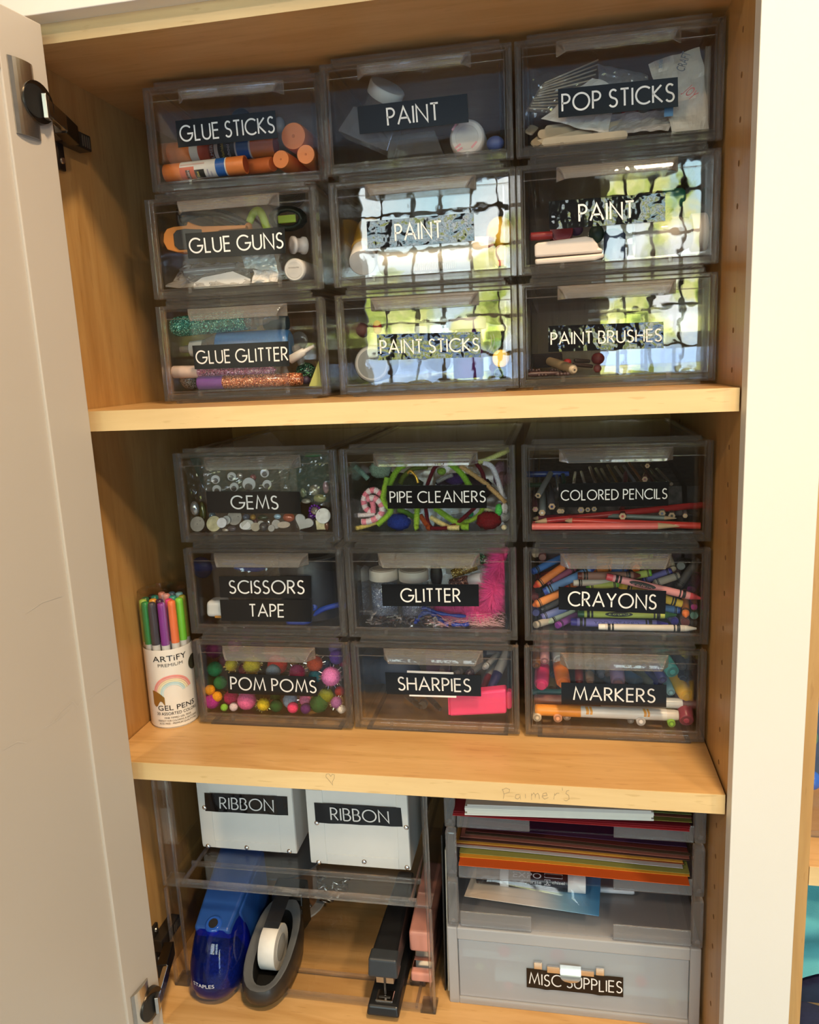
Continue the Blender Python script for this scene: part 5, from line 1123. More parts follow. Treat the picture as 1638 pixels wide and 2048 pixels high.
pend('grey three-sided pencil with a dark core, leaning right at the left edge', pl(295, 830), .026, 6.4, (.18, .19, .20), (.05, .05, .05), pl(500, 470), .085)
pend('teal grey pencil with a white core near the bottom left', pl(362, 1112), .024, 7.2, (.30, .33, .34), (.75, .75, .75), pl(372, 760), .10)
pend('maroon pencil with a pink core at the left edge', pl(250, 1055), .026, 6, (.17, .05, .07), (.70, .26, .36), pl(235, 760), .11)
pend('dark grey pencil with a navy core left of the label', pl(522, 1010), .030, 7.4, (.08, .08, .10), (.02, .025, .12), pl(490, 660), .11)
pend('lilac cored pencil just below the label', pl(1000, 1066), .040, 7, (.10, .08, .12), (.34, .26, .50), pl(1000, 900), .12)
pend('blue grey cored pencil right of the lilac one', pl(1215, 1050), .044, 5.6, (.07, .07, .10), (.14, .15, .28), pl(1215, 900), .12)
pend('navy cored pencil between the lilac and blue grey ones', pl(1110, 1060), .044, 5.4, (.06, .06, .08), (.05, .06, .16), pl(1110, 900), .12)
pend('tan pencil end under the label\'s left end', pl(645, 1085), .038, 5.4, (.30, .26, .20), (.40, .34, .26), pl(640, 900), .12)
pend('grey pencil end beside the tan one under the label', pl(690, 1086), .040, 5, (.22, .21, .20), (.34, .32, .30), pl(690, 900), .12)
pend('pencil with a blue core right of the red pencil', pr(772, 1122), .036, 7, (.30, .24, .20), (.14, .16, .34), pr(772, 960), .12)
pend('pencil with a black core at the lower right', pr(930, 1160), .034, 7.2, (.12, .11, .10), (.04, .04, .04), pr(930, 990), .12)
pend('pale grey pencil tip in the lower right corner', pr(1150, 1160), .036, 5, (.28, .26, .25), (.50, .47, .44), pr(1140, 1020), .11)
pend('pencil with a dusky red end above the label', pr(490, 562), .060, 6, (.22, .08, .08), (.36, .09, .10), pr(500, 480), .13)
pend('mauve pencil end high above the label', pr(530, 342), .090, 5, (.16, .09, .10), (.24, .12, .13), pr(560, 300), .15)
fan = [((905, 455), (880, 640), (.55, .52, .46), 'silver'), ((1000, 445), (1060, 640), (.32, .31, .30), 'grey'), ((1140, 368), (1240, 640), (.26, .18, .12), 'tan'), ((1240, 390), (1370, 640), (.10, .09, .07), 'charcoal'), ((1432, 335), (1600, 640), (.30, .22, .09), 'olive gold'),
       ((1560, 360), (1760, 640), (.50, .50, .48), 'white silver'), ((1700, 345), (1900, 640), (.40, .45, .58), 'icy blue'), ((1780, 285), (2030, 640), (.42, .20, .09), 'copper'), ((2000, 330), (2200, 640), (.14, .07, .06), 'brown black'), ((2240, 395), (2480, 640), (.22, .20, .16), 'grey olive'), ((2130, 405), (2320, 640), (.06, .055, .05), 'black'), ((1330, 400), (1470, 640), (.07, .06, .05), 'soot black'), ((1650, 380), (1830, 640), (.12, .09, .05), 'umber')]
for (a, b, c, nm) in fan:
    rod('b13', 'colored_pencil', '%s pencil leaning back in the fan above the label' % nm, 'pencil', PGp, (pl(*a), .135), (pl(*b), .070), 3.6, [('painted_shaft', C_('pencil_foil_paint', c, .22, metal=.5), [(0, .85), (.02, 1), (1, 1)])], 6)
rod('b13', 'colored_pencil', 'dark maroon pencil standing up in front of the fan', 'pencil', PGp, (pr(175, 440), .095), (pr(165, 640), .070), 4.6, [('painted_shaft', C_('pencil_paint', (.10, .02, .03), .3), [(0, .5), (.2, 1), (1, 1)])], 6)
rod('b13', 'marker', 'royal blue marker lying at the back left of the pencil drawer', 'marker', PGp, (pl(130, 480), .090), (pl(800, 470), .096), 6.2, [('barrel', C_('royal_blue_barrel', (.012, .045, .26), .25), [(0, .85), (.03, 1), (.6, 1), (1, .8)])])
rod('b13', 'marker', 'dark green marker behind the leaning grey pencil', 'marker', PGp, (pl(150, 660), .080), (pl(420, 650), .085), 5, [('barrel', C_('dark_green_barrel', (.012, .07, .015), .4), [(0, .9), (1, 1)])])
rod('b13', 'colored_pencil', 'shiny silver tube pencil just above the label\'s left end', 'pencil', PGp, (pl(600, 510), .085), (pl(640, 720), .050), 4.4, [('painted_shaft', C_('pencil_foil_paint', (.55, .60, .62), .18, metal=.7), [(0, .8), (.03, 1), (1, 1)])], 8)
rod('b13', 'colored_pencil', 'bottle green pencil beside the shiny silver one', 'pencil', PGp, (pl(700, 490), .090), (pl(740, 720), .058), 5.2, [('painted_shaft', C_('pencil_paint', (.03, .08, .06), .2), [(0, .8), (.03, 1), (1, 1)])], 8)
U = UNITS['b13'].location
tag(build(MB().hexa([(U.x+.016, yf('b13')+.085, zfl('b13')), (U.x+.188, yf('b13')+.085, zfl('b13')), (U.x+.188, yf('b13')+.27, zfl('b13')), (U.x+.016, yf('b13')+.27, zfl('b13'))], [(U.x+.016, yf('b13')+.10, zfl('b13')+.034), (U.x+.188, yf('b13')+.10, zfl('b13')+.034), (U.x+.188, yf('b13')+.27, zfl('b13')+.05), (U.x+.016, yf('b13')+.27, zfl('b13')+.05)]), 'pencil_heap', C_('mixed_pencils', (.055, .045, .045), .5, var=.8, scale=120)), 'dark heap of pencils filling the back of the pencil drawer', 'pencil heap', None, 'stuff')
# ---------------------------------------------------------------- pom poms
TIN = {}
def pompom(label, p, d, r, col, tinsel=None, k='b31'):
    q0 = at(p[0], p[1], yf(k)+d); ra = plen(r, q0); q = P(k, p, d, ra)
    if q.y-ra < yf(k)+.0064: q.y = yf(k)+.0064+ra
    mb = MB().ball(q, ra*.96, 26, 16, .035)
    rnd = random.Random(hash(label) % 9999 if False else sum(map(ord, label)))
    nf = 420 if ra > .006 else 220
    for i in range(nf):    # short fuzz
        v = Vector((rnd.gauss(0, 1), rnd.gauss(0, 1), rnd.gauss(0, 1))).normalized(); t = v.cross(Vector((rnd.gauss(0, 1), rnd.gauss(0, 1), .3))).normalized()
        a = q+v*ra*.93; b = q+v*ra*(1.0+.09*rnd.random())+t*ra*.07*rnd.uniform(-1, 1)
        mb.add([a-t*ra*.022, a+t*ra*.022, b], [(0, 1, 2)])
    m = plastic('pompom_fuzz', col, .95, .22, spec=.1, scale=700)
    if not tinsel: return tag(build(mb, 'pom_pom', m), label, 'pom pom', 'pom poms in the drawer')
    e = empty('pom_pom', (q.x, q.y, q.z-ra), 0, label, 'pom pom', 'pom poms in the drawer')
    build(mb, 'fuzz', m, e); mt = MB()
    for i in range(150):
        v = Vector((rnd.gauss(0, 1), rnd.gauss(0, 1), rnd.gauss(0, 1))).normalized(); t = v.cross(Vector((rnd.gauss(0, 1), rnd.gauss(0, 1), .3))).normalized()
        ln = ra*(1.12+.28*rnd.random()); a = q+v*ra*.6; b = q+v*ln+t*ra*.12*rnd.uniform(-1, 1)
        if b.y < yf(k)+.0063: continue
        w = t*.00022; mt.add([a-w, a+w, b+w, b-w], [(0, 1, 2, 3)])
    build(mt, 'tinsel', plastic('tinsel_foil', tinsel, .15, .3, metal=1, scale=900), e)
    return e
ql, qr = zoom(370, 1280, .1038), zoom(530, 1280, .1038)
GOLDT, PINKT, REDT = (.85, .70, .25), (.90, .62, .80), (.85, .40, .50)
for lb, p, d, r, c, t in (
  ('emerald green pom pom at the upper left', ql(575, 560), .030, 15.3, (.015, .17, .075), None), ('grass green pom pom left of the label', ql(680, 820), .026, 13.6, (.04, .17, .055), None), ('orange pom pom resting against the left side', ql(480, 960), .017, 10.3, (.80, .33, .02), None),
  ('orange pom pom next to the left one, slightly lower', ql(620, 1090), .017, 10.5, (.80, .33, .02), None), ('large magenta pom pom in the bottom left corner', ql(590, 1262), .026, 15.8, (.40, .025, .24), None), ('raspberry tinsel pom pom below the label\'s left end', ql(890, 1110), .024, 14.6, (.55, .03, .12), REDT),
  ('small lime pom pom on the drawer floor', ql(775, 1312), .014, 7.4, (.26, .55, .06), None), ('small pinkish white pom pom beside the lime one', ql(953, 1312), .014, 8.8, (.75, .60, .62), None), ('big bubblegum pink pom pom at the bottom middle', ql(1215, 1240), .022, 18.8, (.80, .15, .36), None),
  ('bright yellow tinsel pom pom below the label', ql(1512, 1240), .020, 12.8, (.80, .58, .03), GOLDT), ('big golden yellow tinsel pom pom above the label', ql(1290, 490), .026, 17.5, (.58, .46, .03), GOLDT), ('smaller golden yellow tinsel pom pom beside the big one', ql(890, 480), .028, 12.5, (.52, .43, .03), GOLDT),
  ('pale blue pom pom half hidden under the label', ql(1150, 1050), .030, 11.5, (.30, .36, .58), None), ('dark plum tinsel pom pom in the top left corner', ql(560, 190), .055, 17, (.13, .012, .085), (.3, .1, .25)), ('wine red pom pom behind the golden ones', ql(740, 430), .050, 12, (.13, .01, .05), None),
  ('bright red pom pom above the label\'s middle', qr(240, 470), .040, 20, (.62, .04, .025), None), ('grey blue pom pom in front of the bright red one', qr(160, 610), .026, 15.2, (.22, .29, .38), None), ('brick orange tinsel pom pom at the upper right', qr(960, 455), .034, 16.5, (.50, .08, .03), (.9, .75, .55)),
  ('ochre pom pom behind the orange tinsel one', qr(570, 410), .055, 11, (.28, .13, .015), None), ('magenta tinsel pom pom just above the label', qr(620, 630), .034, 16.5, (.38, .02, .14), PINKT), ('dark teal pom pom at the label\'s upper right corner', qr(965, 700), .030, 13.5, (.015, .11, .16), None),
  ('fluffy pink tinsel pom pom at the right side', qr(1270, 700), .024, 19.5, (.72, .20, .50), PINKT), ('violet pom pom in the upper right', qr(1380, 330), .044, 15, (.12, .05, .28), None), ('lavender pom pom in the top right corner', qr(1350, 150), .062, 13, (.22, .16, .42), None),
  ('olive green pom pom right of the label', qr(1178, 1065), .024, 15.3, (.20, .22, .02), None), ('red pom pom at the right edge', qr(1440, 990), .034, 10.5, (.50, .04, .02), None), ('mauve tinsel pom pom in the lower right', qr(1380, 1205), .019, 12, (.33, .12, .32), (.85, .7, .6)),
  ('white pom pom in the bottom right corner', qr(1478, 1330), .016, 9.2, (.72, .65, .58), None), ('dark green pom pom left of the hot pink one', qr(262, 1300), .022, 12.8, (.02, .09, .025), None), ('big dark green pom pom at the lower right', qr(1070, 1250), .024, 18.5, (.025, .10, .03), None),
  ('steel blue pom pom below the label\'s right half', qr(490, 1165), .024, 15.5, (.24, .32, .44), None), ('rose pink tinsel pom pom below the label\'s right end', qr(775, 1150), .024, 12, (.60, .16, .32), PINKT), ('hot pink pom pom on the drawer floor', qr(548, 1360), .015, 11.2, (.85, .06, .18), None),
  ('deep purple pom pom beside the hot pink one', qr(800, 1352), .016, 10.6, (.11, .025, .14), None), ('forest green pom pom behind the label\'s lower edge', qr(200, 1105), .040, 11, (.025, .10, .025), None), ('small peach pom pom behind the yellow one', qr(150, 1195), .040, 6, (.50, .22, .14), None), ('crimson pom pom at the right edge above the pink one', qr(1500, 430), .050, 9.5, (.52, .03, .14), None),
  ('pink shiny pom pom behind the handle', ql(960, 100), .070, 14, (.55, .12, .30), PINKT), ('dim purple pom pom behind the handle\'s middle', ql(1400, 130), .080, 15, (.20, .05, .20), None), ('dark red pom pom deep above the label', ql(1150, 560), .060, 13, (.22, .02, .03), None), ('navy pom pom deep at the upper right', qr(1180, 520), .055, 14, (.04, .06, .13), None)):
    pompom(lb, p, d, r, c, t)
# ---------------------------------------------------------------- pipe cleaners
fl_, fr_ = zoom(690, 890, .1099), zoom(850, 890, .1099)
FG = 'pipe cleaners in the drawer'
def smooth(pts, n=8):
    out = []; k = len(pts)
    for i in range(k-1):
        p0, p1, p2, p3 = pts[max(i-1, 0)], pts[i], pts[i+1], pts[min(i+2, k-1)]
        for j in range(n):
            t = j/n; out.append(tuple(.5*((2*b)+(-a+c)*t+(2*a-5*b+4*c-d_)*t*t+(-a+3*b-3*c+d_)*t**3) for a, b, c, d_ in zip(p0, p1, p2, p3)))
    out.append(tuple(pts[-1])); return out
def chenille(label, pts, d0, d1, r, col, k='b12', twist=None, foil=False, name='pipe_cleaner'):
    s = smooth(pts); n = len(s); P3 = []
    for i, p in enumerate(s):
        d = d0+(d1-d0)*i/(n-1); rr = plen(r, at(p[0], p[1], yf(k)+d)); q = P(k, p, d, rr); q.y = max(q.y, yf(k)+.0066+rr); P3.append(q)
    rr = plen(r, P3[0]); mb = MB().tube(P3, rr*.82, 9, True, .10)
    if twist:
        for i in range(len(mb.mi)): mb.mi[i] = (i//9//5) % 2
    rnd = random.Random(sum(map(ord, label)))
    for i in range(n-1):
        a, b = P3[i], P3[i+1]; t = (b-a).normalized()
        for j in range(26):
            v = Vector((rnd.gauss(0, 1), rnd.gauss(0, 1), rnd.gauss(0, 1))); v = (v-t*v.dot(t)).normalized(); o = a+(b-a)*rnd.random(); w = t*rr*.05
            tip = o+v*rr*(.98+.2*rnd.random())+t*rr*.2*rnd.uniform(-1, 1)
            if tip.y > yf(k)+.0063: mb.add([o+v*rr*.7-w, o+v*rr*.7+w, tip], [(0, 1, 2)], False, ((i//5) % 2) if twist else 0)
    mats = [plastic('foil_chenille' if foil else 'chenille', col, .25 if foil else .95, .25, spec=.1, metal=.8 if foil else 0, scale=800)]
    if twist: mats.append(plastic('chenille', twist, .95, .2, spec=.1, scale=800))
    return tag(build(mb, name, mats), label, 'pipe cleaner', FG)
LIME = (.25, .46, .04)
chenille('lime pipe cleaner curling from under the handle at left', [fl_(*p) for p in ((1090, 370), (990, 420), (900, 530), (850, 640), (800, 740))], .030, .024, 6.2, LIME)
chenille('lime pipe cleaner bent round the label\'s left end', [fl_(*p) for p in ((770, 590), (735, 740), (700, 900), (695, 1000), (740, 1090), (815, 1150), (830, 1210), (740, 1320), (590, 1450))], .020, .015, 6.2, (.27, .48, .05))
chenille('short lime pipe cleaner hanging below the label', [fl_(*p) for p in ((1312, 1120), (1310, 1250), (1302, 1400), (1292, 1545))], .020, .015, 6.2, (.29, .47, .05))
chenille('yellow pipe cleaner end in the bottom left corner', [fl_(*p) for p in ((215, 1515), (330, 1485), (450, 1450), (600, 1400))], .015, .024, 4.8, (.72, .58, .17))
chenille('pink and white pipe cleaner twisted into a spiral, outer turn', [fl_(*p) for p in ((660, 900), (560, 830), (450, 835), (370, 920), (340, 1040), (380, 1150), (460, 1210), (530, 1190))], .024, .020, 6.4, (.78, .24, .32), twist=(.78, .66, .68))
chenille('pink and white pipe cleaner twisted into a spiral, inner turn', [fl_(*p) for p in ((400, 990), (500, 960), (600, 1010), (670, 1110), (670, 1230), (580, 1330), (430, 1390), (300, 1400))], .018, .016, 6.6, (.78, .28, .36), twist=(.78, .70, .72))
chenille('pink pipe cleaner end in the middle of the spiral', [fl_(*p) for p in ((490, 1030), (515, 1120), (510, 1230))], .019, .019, 5.6, (.76, .24, .32))
chenille('white pipe cleaner tail beside the spiral', [fl_(*p) for p in ((235, 1280), (340, 1275), (450, 1265), (540, 1250))], .018, .020, 4.6, (.70, .64, .66))
chenille('green pipe cleaner behind the blue tuft', [fl_(*p) for p in ((960, 1180), (1090, 1220), (1230, 1300), (1330, 1330))], .036, .034, 6, (.11, .25, .04))
chenille('gold tinsel stem above the label', [fl_(*p) for p in ((1140, 520), (1190, 470), (1250, 520), (1300, 590), (1330, 690))], .034, .030, 2.6, (.75, .48, .08), foil=True)
chenille('dark red pipe cleaner forming one big loop', [fr_(*p) for p in ((1085, 660), (1040, 500), (960, 370), (870, 295), (600, 275), (320, 320), (170, 420), (90, 600), (30, 780), (0, 980), (20, 1200), (60, 1420), (160, 1530), (350, 1520), (560, 1440), (720, 1310), (850, 1190), (960, 1090))], .030, .018, 4.6, (.10, .008, .015))
chenille('lime pipe cleaner slanting to the label\'s right half', [fr_(*p) for p in ((440, 340), (560, 420), (680, 540), (770, 680), (830, 780))], .024, .020, 6.4, (.22, .45, .04))
chenille('golden tan pipe cleaner running down to the right edge', [fr_(*p) for p in ((640, 380), (780, 470), (930, 580), (1090, 690), (1250, 840), (1470, 1050))], .019, .019, 5.2, (.50, .32, .14))
chenille('white pipe cleaner curving down at the right', [fr_(*p) for p in ((1060, 320), (1170, 360), (1250, 450), (1320, 620), (1370, 780), (1450, 990))], .026, .024, 5.6, (.60, .60, .68))
chenille('pale yellow green pipe cleaner in the top right corner', [fr_(*p) for p in ((1530, 80), (1420, 140), (1290, 200), (1120, 270), (980, 310))], .024, .028, 5.6, (.50, .54, .20))
chenille('lime pipe cleaner slanting down below the label', [fr_(*p) for p in ((180, 1150), (340, 1260), (500, 1370), (650, 1460), (810, 1560))], .026, .018, 6.6, (.22, .40, .04))
chenille('lime pipe cleaner arching beside the red loop', [fr_(*p) for p in ((1060, 1130), (990, 1250), (880, 1350), (720, 1400), (540, 1370))], .026, .028, 5, (.30, .46, .05))
chenille('cream pipe cleaner under the dark red loop', [fr_(*p) for p in ((100, 1310), (280, 1420), (460, 1510), (640, 1600))], .024, .017, 5.6, (.62, .53, .24))
chenille('cream pipe cleaner right of the label', [fr_(*p) for p in ((1040, 1150), (1140, 1180), (1270, 1240))], .028, .028, 4.6, (.64, .58, .36))
chenille('rust red pipe cleaner at the bottom middle', [fl_(*p) for p in ((1370, 1270), (1440, 1390), (1520, 1500), (1570, 1600))], .022, .017, 5.6, (.28, .055, .015))
chenille('grey pipe cleaner above the label', [fr_(*p) for p in ((220, 670), (360, 600), (500, 540))], .044, .040, 4.6, (.28, .28, .30))
chenille('dull green pipe cleaner deep behind the gold stem', [fl_(*p) for p in ((1000, 700), (1080, 560), (1250, 430), (1500, 400))], .056, .056, 5.6, (.12, .17, .03))
chenille('mint pipe cleaner deep in the upper left', [fl_(*p) for p in ((180, 390), (280, 480), (420, 620))], .050, .050, 5.6, (.22, .36, .30))
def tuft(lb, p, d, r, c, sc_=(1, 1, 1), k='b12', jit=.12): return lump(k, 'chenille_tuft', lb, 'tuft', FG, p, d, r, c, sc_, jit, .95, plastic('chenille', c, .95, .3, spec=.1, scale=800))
tuft('royal blue fuzzy tuft on the drawer floor', fl_(985, 1400), .030, 23, (.012, .03, .20), (1, .8, .68)); tuft('dark red fuzzy tuft in the lower right', fr_(1180, 1440), .030, 24, (.12, .006, .010), (1, .8, .72)); tuft('small bright red tuft at the lower right', fr_(1085, 1408), .014, 7, (.58, .012, .015))
tuft('mint fluffy tuft in the upper left', fl_(640, 440), .070, 22, (.25, .36, .29), (1, .6, .8)); tuft('lilac tuft in the back right', fr_(1400, 540), .080, 22, (.28, .17, .26), (.8, .6, 1.2)); tuft('dusky pink tuft behind the white stem', fr_(1440, 620), .070, 15, (.33, .17, .20)); tuft('purple tuft behind the label', fr_(560, 620), .070, 16, (.06, .03, .16), (1.4, .6, .7))
tuft('bright green bead-like tuft at the right', fr_(1340, 1180), .017, 8, (.08, .45, .09), (.9, .8, 1.5)); tuft('grey white tuft in the right corner', fr_(1430, 1290), .024, 12, (.36, .36, .36), (1, .8, 1)); tuft('white tuft below the tan stem', fr_(1450, 1150), .018, 6.6, (.66, .64, .68), (1, .8, 1.6)); tuft('small teal green tuft below the label', fr_(830, 1250), .028, 6, (.02, .22, .10))
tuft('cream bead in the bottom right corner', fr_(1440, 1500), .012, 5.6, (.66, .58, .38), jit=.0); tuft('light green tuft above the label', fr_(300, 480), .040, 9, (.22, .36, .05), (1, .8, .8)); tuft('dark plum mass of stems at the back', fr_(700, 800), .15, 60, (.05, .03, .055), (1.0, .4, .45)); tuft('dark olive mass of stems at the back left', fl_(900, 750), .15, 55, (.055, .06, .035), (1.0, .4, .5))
# ---------------------------------------------------------------- gems, googly eyes
gl, gr = zoom(340, 900, .1099), zoom(500, 900, .1099)
GG = 'gems and googly eyes in the drawer'
def face(p): return (CAM-p).normalized()
def disc(lb, p, d, r, col, tilt=(0, 0), th=.0016, k='b11', cat='gem', name='flat_gem', rough=.35, mat=None, squash=None, holes=(), group=GG):
    q0 = at(p[0], p[1], yf(k)+d); ra = plen(r, q0); q = P(k, p, d, ra*.9)
    n = (Vector((tilt[0], -1, .32+tilt[1]))).normalized()
    mt = mat or C_('gem_back', col, rough, var=.12, scale=200)
    if not holes: return tag(build(MB().lathe(q, q+n*th, [(0, ra*.97), (.2, ra), (.8, ra), (1, ra*.97)], 30, squash=squash), name, mt), lb, cat, group)
    e = empty(name, (q.x, q.y, q.z-ra), 0, lb, cat, group); build(MB().lathe(q, q+n*th, [(0, ra*.97), (.2, ra), (.8, ra), (1, ra*.97)], 30), 'disc', mt, e)
    for hx, hz in holes:
        c = q+n*(th+.0001)+Vector((hx*ra, 0, hz*ra)); build(MB().lathe(c, c+n*.0002, [(0, ra*.06), (1, ra*.06)], 8), 'thread_hole', C_('hole_dark', (.02, .02, .02), .8), e)
    return e
EYEW = C_('eye_white', (.74, .76, .82), .25); EYEB = C_('pupil_black', (.006, .006, .008), .15); DOME = clear_mat('eye_dome', (.99, .99, .99), .01)
def eye(lb, p, r, pp, pr_, d=.030):
    k = 'b11'; q = at(p[0], p[1], yf(k)+d); ra = plen(r, q); n = face(q); n = (n+Vector((0, -.6, 0))).normalized()
    e = empty('googly_eye', (q.x, q.y, q.z-ra), 0, lb, 'googly eye', 'googly eyes in the drawer')
    build(MB().lathe(q, q+n*.0016, [(0, ra), (1, ra*.98)], 28), 'white_disc', EYEW, e)
    o = n*.0018; w = at(pp[0], pp[1], q.y)-at(p[0], p[1], q.y); c = q+o+w; rp = plen(pr_, q)
    build(MB().lathe(c, c+n*.0006, [(0, rp), (1, rp*.96)], 22), 'pupil', EYEB, e)
    mb = MB().lathe(q+n*.0015, q+n*(.0015+ra*.55), [(i/6, ra*math.sqrt(max(0, 1-(i/6)**2))) for i in range(7)], 26); build(mb, 'clear_dome', DOME, e)
for lb, z, p, r, pp, pr2 in (('googly eye at the left of the group, upper of its pair', gl, (830, 535), 8.8, (830, 556), 5.2), ('googly eye in the second column, upper one', gl, (1125, 480), 8.8, (1120, 503), 5.2), ('googly eye at the left, cut by the label', gl, (853, 715), 8.8, (856, 742), 5.2), ('googly eye in the second column, lower one', gl, (1170, 672), 8.8, (1166, 700), 5.4),
        ('largest googly eye in the middle of the group', gl, (1440, 618), 13, (1435, 675), 8), ('googly eye at the right, upper one', gr, (268, 420), 8.8, (268, 436), 5.2), ('googly eye at the right, lower one', gr, (312, 622), 8.8, (311, 652), 5.4)):
    eye(lb, z(*p), r, z(*pp), pr2)
IRI = C_('iridescent_foil', (.80, .76, .48), .18, var=.25, metal=.4, scale=160)
disc('warm grey round gem back in the bottom left corner', gl(495, 1425), .012, 15.3, (.36, .33, .29), holes=((.45, .42), (-.6, -.35), (0, 0)))
disc('shiny pale yellow round gem second from the left', gl(806, 1415), .014, 15.8, (.8, .76, .5), mat=IRI)
disc('small bright white disc overlapping the pale yellow one', gl(946, 1325), .0100, 10.4, (.72, .73, .80), th=.0012); disc('grey white disc behind the bright white one', gl(1030, 1280), .017, 9, (.55, .54, .52))
disc('large warm grey disc with two holes below the label', gl(1180, 1230), .021, 15.5, (.38, .34, .30), holes=((.55, .1), (-.75, .05)))
disc('large tilted grey oval below the label', gl(1415, 1432), .012, 13.6, (.42, .41, .38), squash=.76, tilt=(.1, -.1)); disc('white shard behind the tilted oval', gl(1400, 1400), .017, 12, (.75, .76, .78), squash=.7)
disc('small grey round gem back right of the tilted oval', gr(205, 1355), .014, 7.4, (.46, .45, .42)); disc('grey round gem back with a scratch across it', gr(480, 1350), .014, 9.2, (.42, .40, .38)); disc('small grey gem back under the scratched one', gr(410, 1490), .012, 6.8, (.38, .37, .36), holes=((.1, 0),))
disc('tan crescent gem right of the scratched one', gr(640, 1430), .018, 13, (.44, .36, .29), squash=.5, tilt=(.4, 0)); disc('tan curved gem behind the small grey ones', gr(140, 1480), .017, 9, (.42, .37, .28), tilt=(.3, .2))
disc('frosted white disc with two pin holes at the right', gr(1335, 1200), .0125, 15.6, (.60, .65, .68), holes=((-.42, .62), (.32, -.70)))
k = 'b11'; q = P(k, gr(965, 1345), .013, .010); s = plen(21, q)
hp_ = [(s*.98*(16*math.sin(t)**3)/17, s*.98*(13*math.cos(t)-5*math.cos(2*t)-2*math.cos(3*t)-math.cos(4*t))/17) for t in [2*math.pi*i/30 for i in range(30)]]
ca, sa = math.cos(-.55), math.sin(-.55)
tag(build(MB().prism([(x*ca-y*sa, x*sa+y*ca) for x, y in hp_], lambda u, v, dd: q+Vector((u, dd+v*-.22, v*.95)), -.0012, .0012), 'heart_gem', C_('frosted_gem', (.52, .53, .53), .3, var=.1)), 'large frosted heart gem near the lower right', 'gem', GG)
q = P(k, gr(1302, 1435), .011, .007); s = plen(12, q)
tag(build(MB().prism([(-s, -s*.85), (s, -s*.85), (s, s*.85), (-s, s*.85)], lambda u, v, dd: q+Vector((u, dd-v*.2, v)), -.001, .001), 'square_gem', IRI, bevel=.0008), 'pale yellow square gem below the frosted disc', 'gem', GG)
def facet(lb, p, d, r, col, sc_=(1, 1, 1), rough=.1, metal=.2): return lump('b11', 'faceted_gem', lb, 'gem', GG, p, d, r, col, sc_, .0, rough, C_('gem_colour', col, rough, metal=metal, coat=.5))
facet('orange red faceted gem below the label\'s right end', gr(705, 1225), .022, 12.5, (.50, .10, .04), (1, .6, .75)); facet('pale blue rectangular gem below the label', gr(500, 1210), .020, 7.6, (.38, .58, .75), (1, .5, .7)); facet('dark red gem below the label\'s middle', gr(95, 1310), .024, 7, (.16, .012, .015), (.8, .6, 1)); facet('golden bead below the label', gl(1512, 1222), .024, 6, (.48, .24, .02))
facet('navy blue button gem below the label', gl(1388, 1222), .022, 7.2, (.06, .09, .16)); facet('dark green gem below the label', gr(235, 1230), .026, 9, (.03, .05, .02), (1.2, .6, .6)); facet('silver cone gem between the grey backs', gr(342, 1320), .020, 5.4, (.70, .70, .70), (.7, .6, 1.2), .1, .9); facet('teal gem at the label\'s lower left corner', gl(770, 1190), .030, 7, (.05, .13, .20))
facet('clear diamond shaped gem at the left', gl(450, 1060), .020, 12, (.50, .50, .48), (.8, .6, 1.25), .08, .7); facet('olive yellow long gem behind the clear diamond', gl(590, 1120), .030, 12, (.16, .15, .05), (.6, .5, 1.6)); facet('champagne pearl in the bag at right', gr(1180, 730), .028, 11.5, (.42, .37, .26), (1, .9, 1), .15, .5); facet('olive leaf shaped gem in the bag', gr(1270, 880), .024, 12, (.36, .34, .12), (1.1, .5, .7))
facet('pale lime gem in the bag beside the label', gr(965, 780), .026, 8, (.36, .42, .24), (.7, .5, 1.2)); facet('pink petal gem at the right edge', gr(1380, 680), .030, 9, (.48, .26, .32), (.7, .5, 1.4)); facet('cream shell gem below the bag', gr(1020, 930), .022, 9, (.60, .54, .42), (1.1, .5, .55)); facet('raspberry gem behind the largest googly eye', gl(1515, 500), .040, 6.6, (.38, .06, .09)); facet('silver bead with a dark hole between the googly eyes', gl(1272, 470), .034, 6.6, (.50, .47, .43), (1, .6, 1), .15, .6)
q = P(k, gr(1180, 1105), .018, .010); e = empty('flower_gem', (q.x, q.y, q.z-.01), 0, 'flower gem with purple beads around a mirrored centre', 'gem', GG); rb_ = plen(11, q)
build(MB().lathe(q, q+Vector((0, -.002, .0005)), [(0, rb_*.75), (.6, rb_*.7), (1, rb_*.3)], 10), 'mirror_centre', C_('mirror_facets', (.60, .56, .50), .08, metal=.8), e)
for i in range(12):
    a = 2*math.pi*i/12; build(MB().ball(q+Vector((math.cos(a)*rb_, 0, math.sin(a)*rb_)), rb_*.24, 10, 7), 'bead', C_('purple_bead', (.14, .015, .30), .15), e)
facet('dark violet gem under the flower gem', gr(1120, 1200), .024, 8, (.09, .02, .14)); facet('dark faceted gem between the discs on the floor', gl(1200, 1470), .022, 8, (.07, .055, .07), (1.2, .6, .7)); facet('silver sliver gem on the drawer floor', gl(1060, 1490), .016, 6, (.50, .44, .38), (1.2, .5, .6), .1, .6)
facet('dark gem on the floor right of the scratched one', gr(330, 1440), .026, 9, (.05, .045, .05)); facet('brown gem by the right edge', gr(1440, 1380), .022, 8, (.16, .06, .03), (.6, .6, 1.3))
crumple('b11', 'plastic_bag', 'crumpled clear bag holding the googly eyes, sticking out of the drawer top', 'plastic bag', (395, 893), (590, 902), (400, 1000), (560, 1000), .022, .026, FILM, .006, 28, 70, 1)
crumple('b11', 'plastic_bag', 'greenish clear bag with a zip at the right of the gems', 'plastic bag', (555, 905), (662, 912), (560, 990), (660, 1015), .015, .022, FILMG, .005, 26, 80, 2)
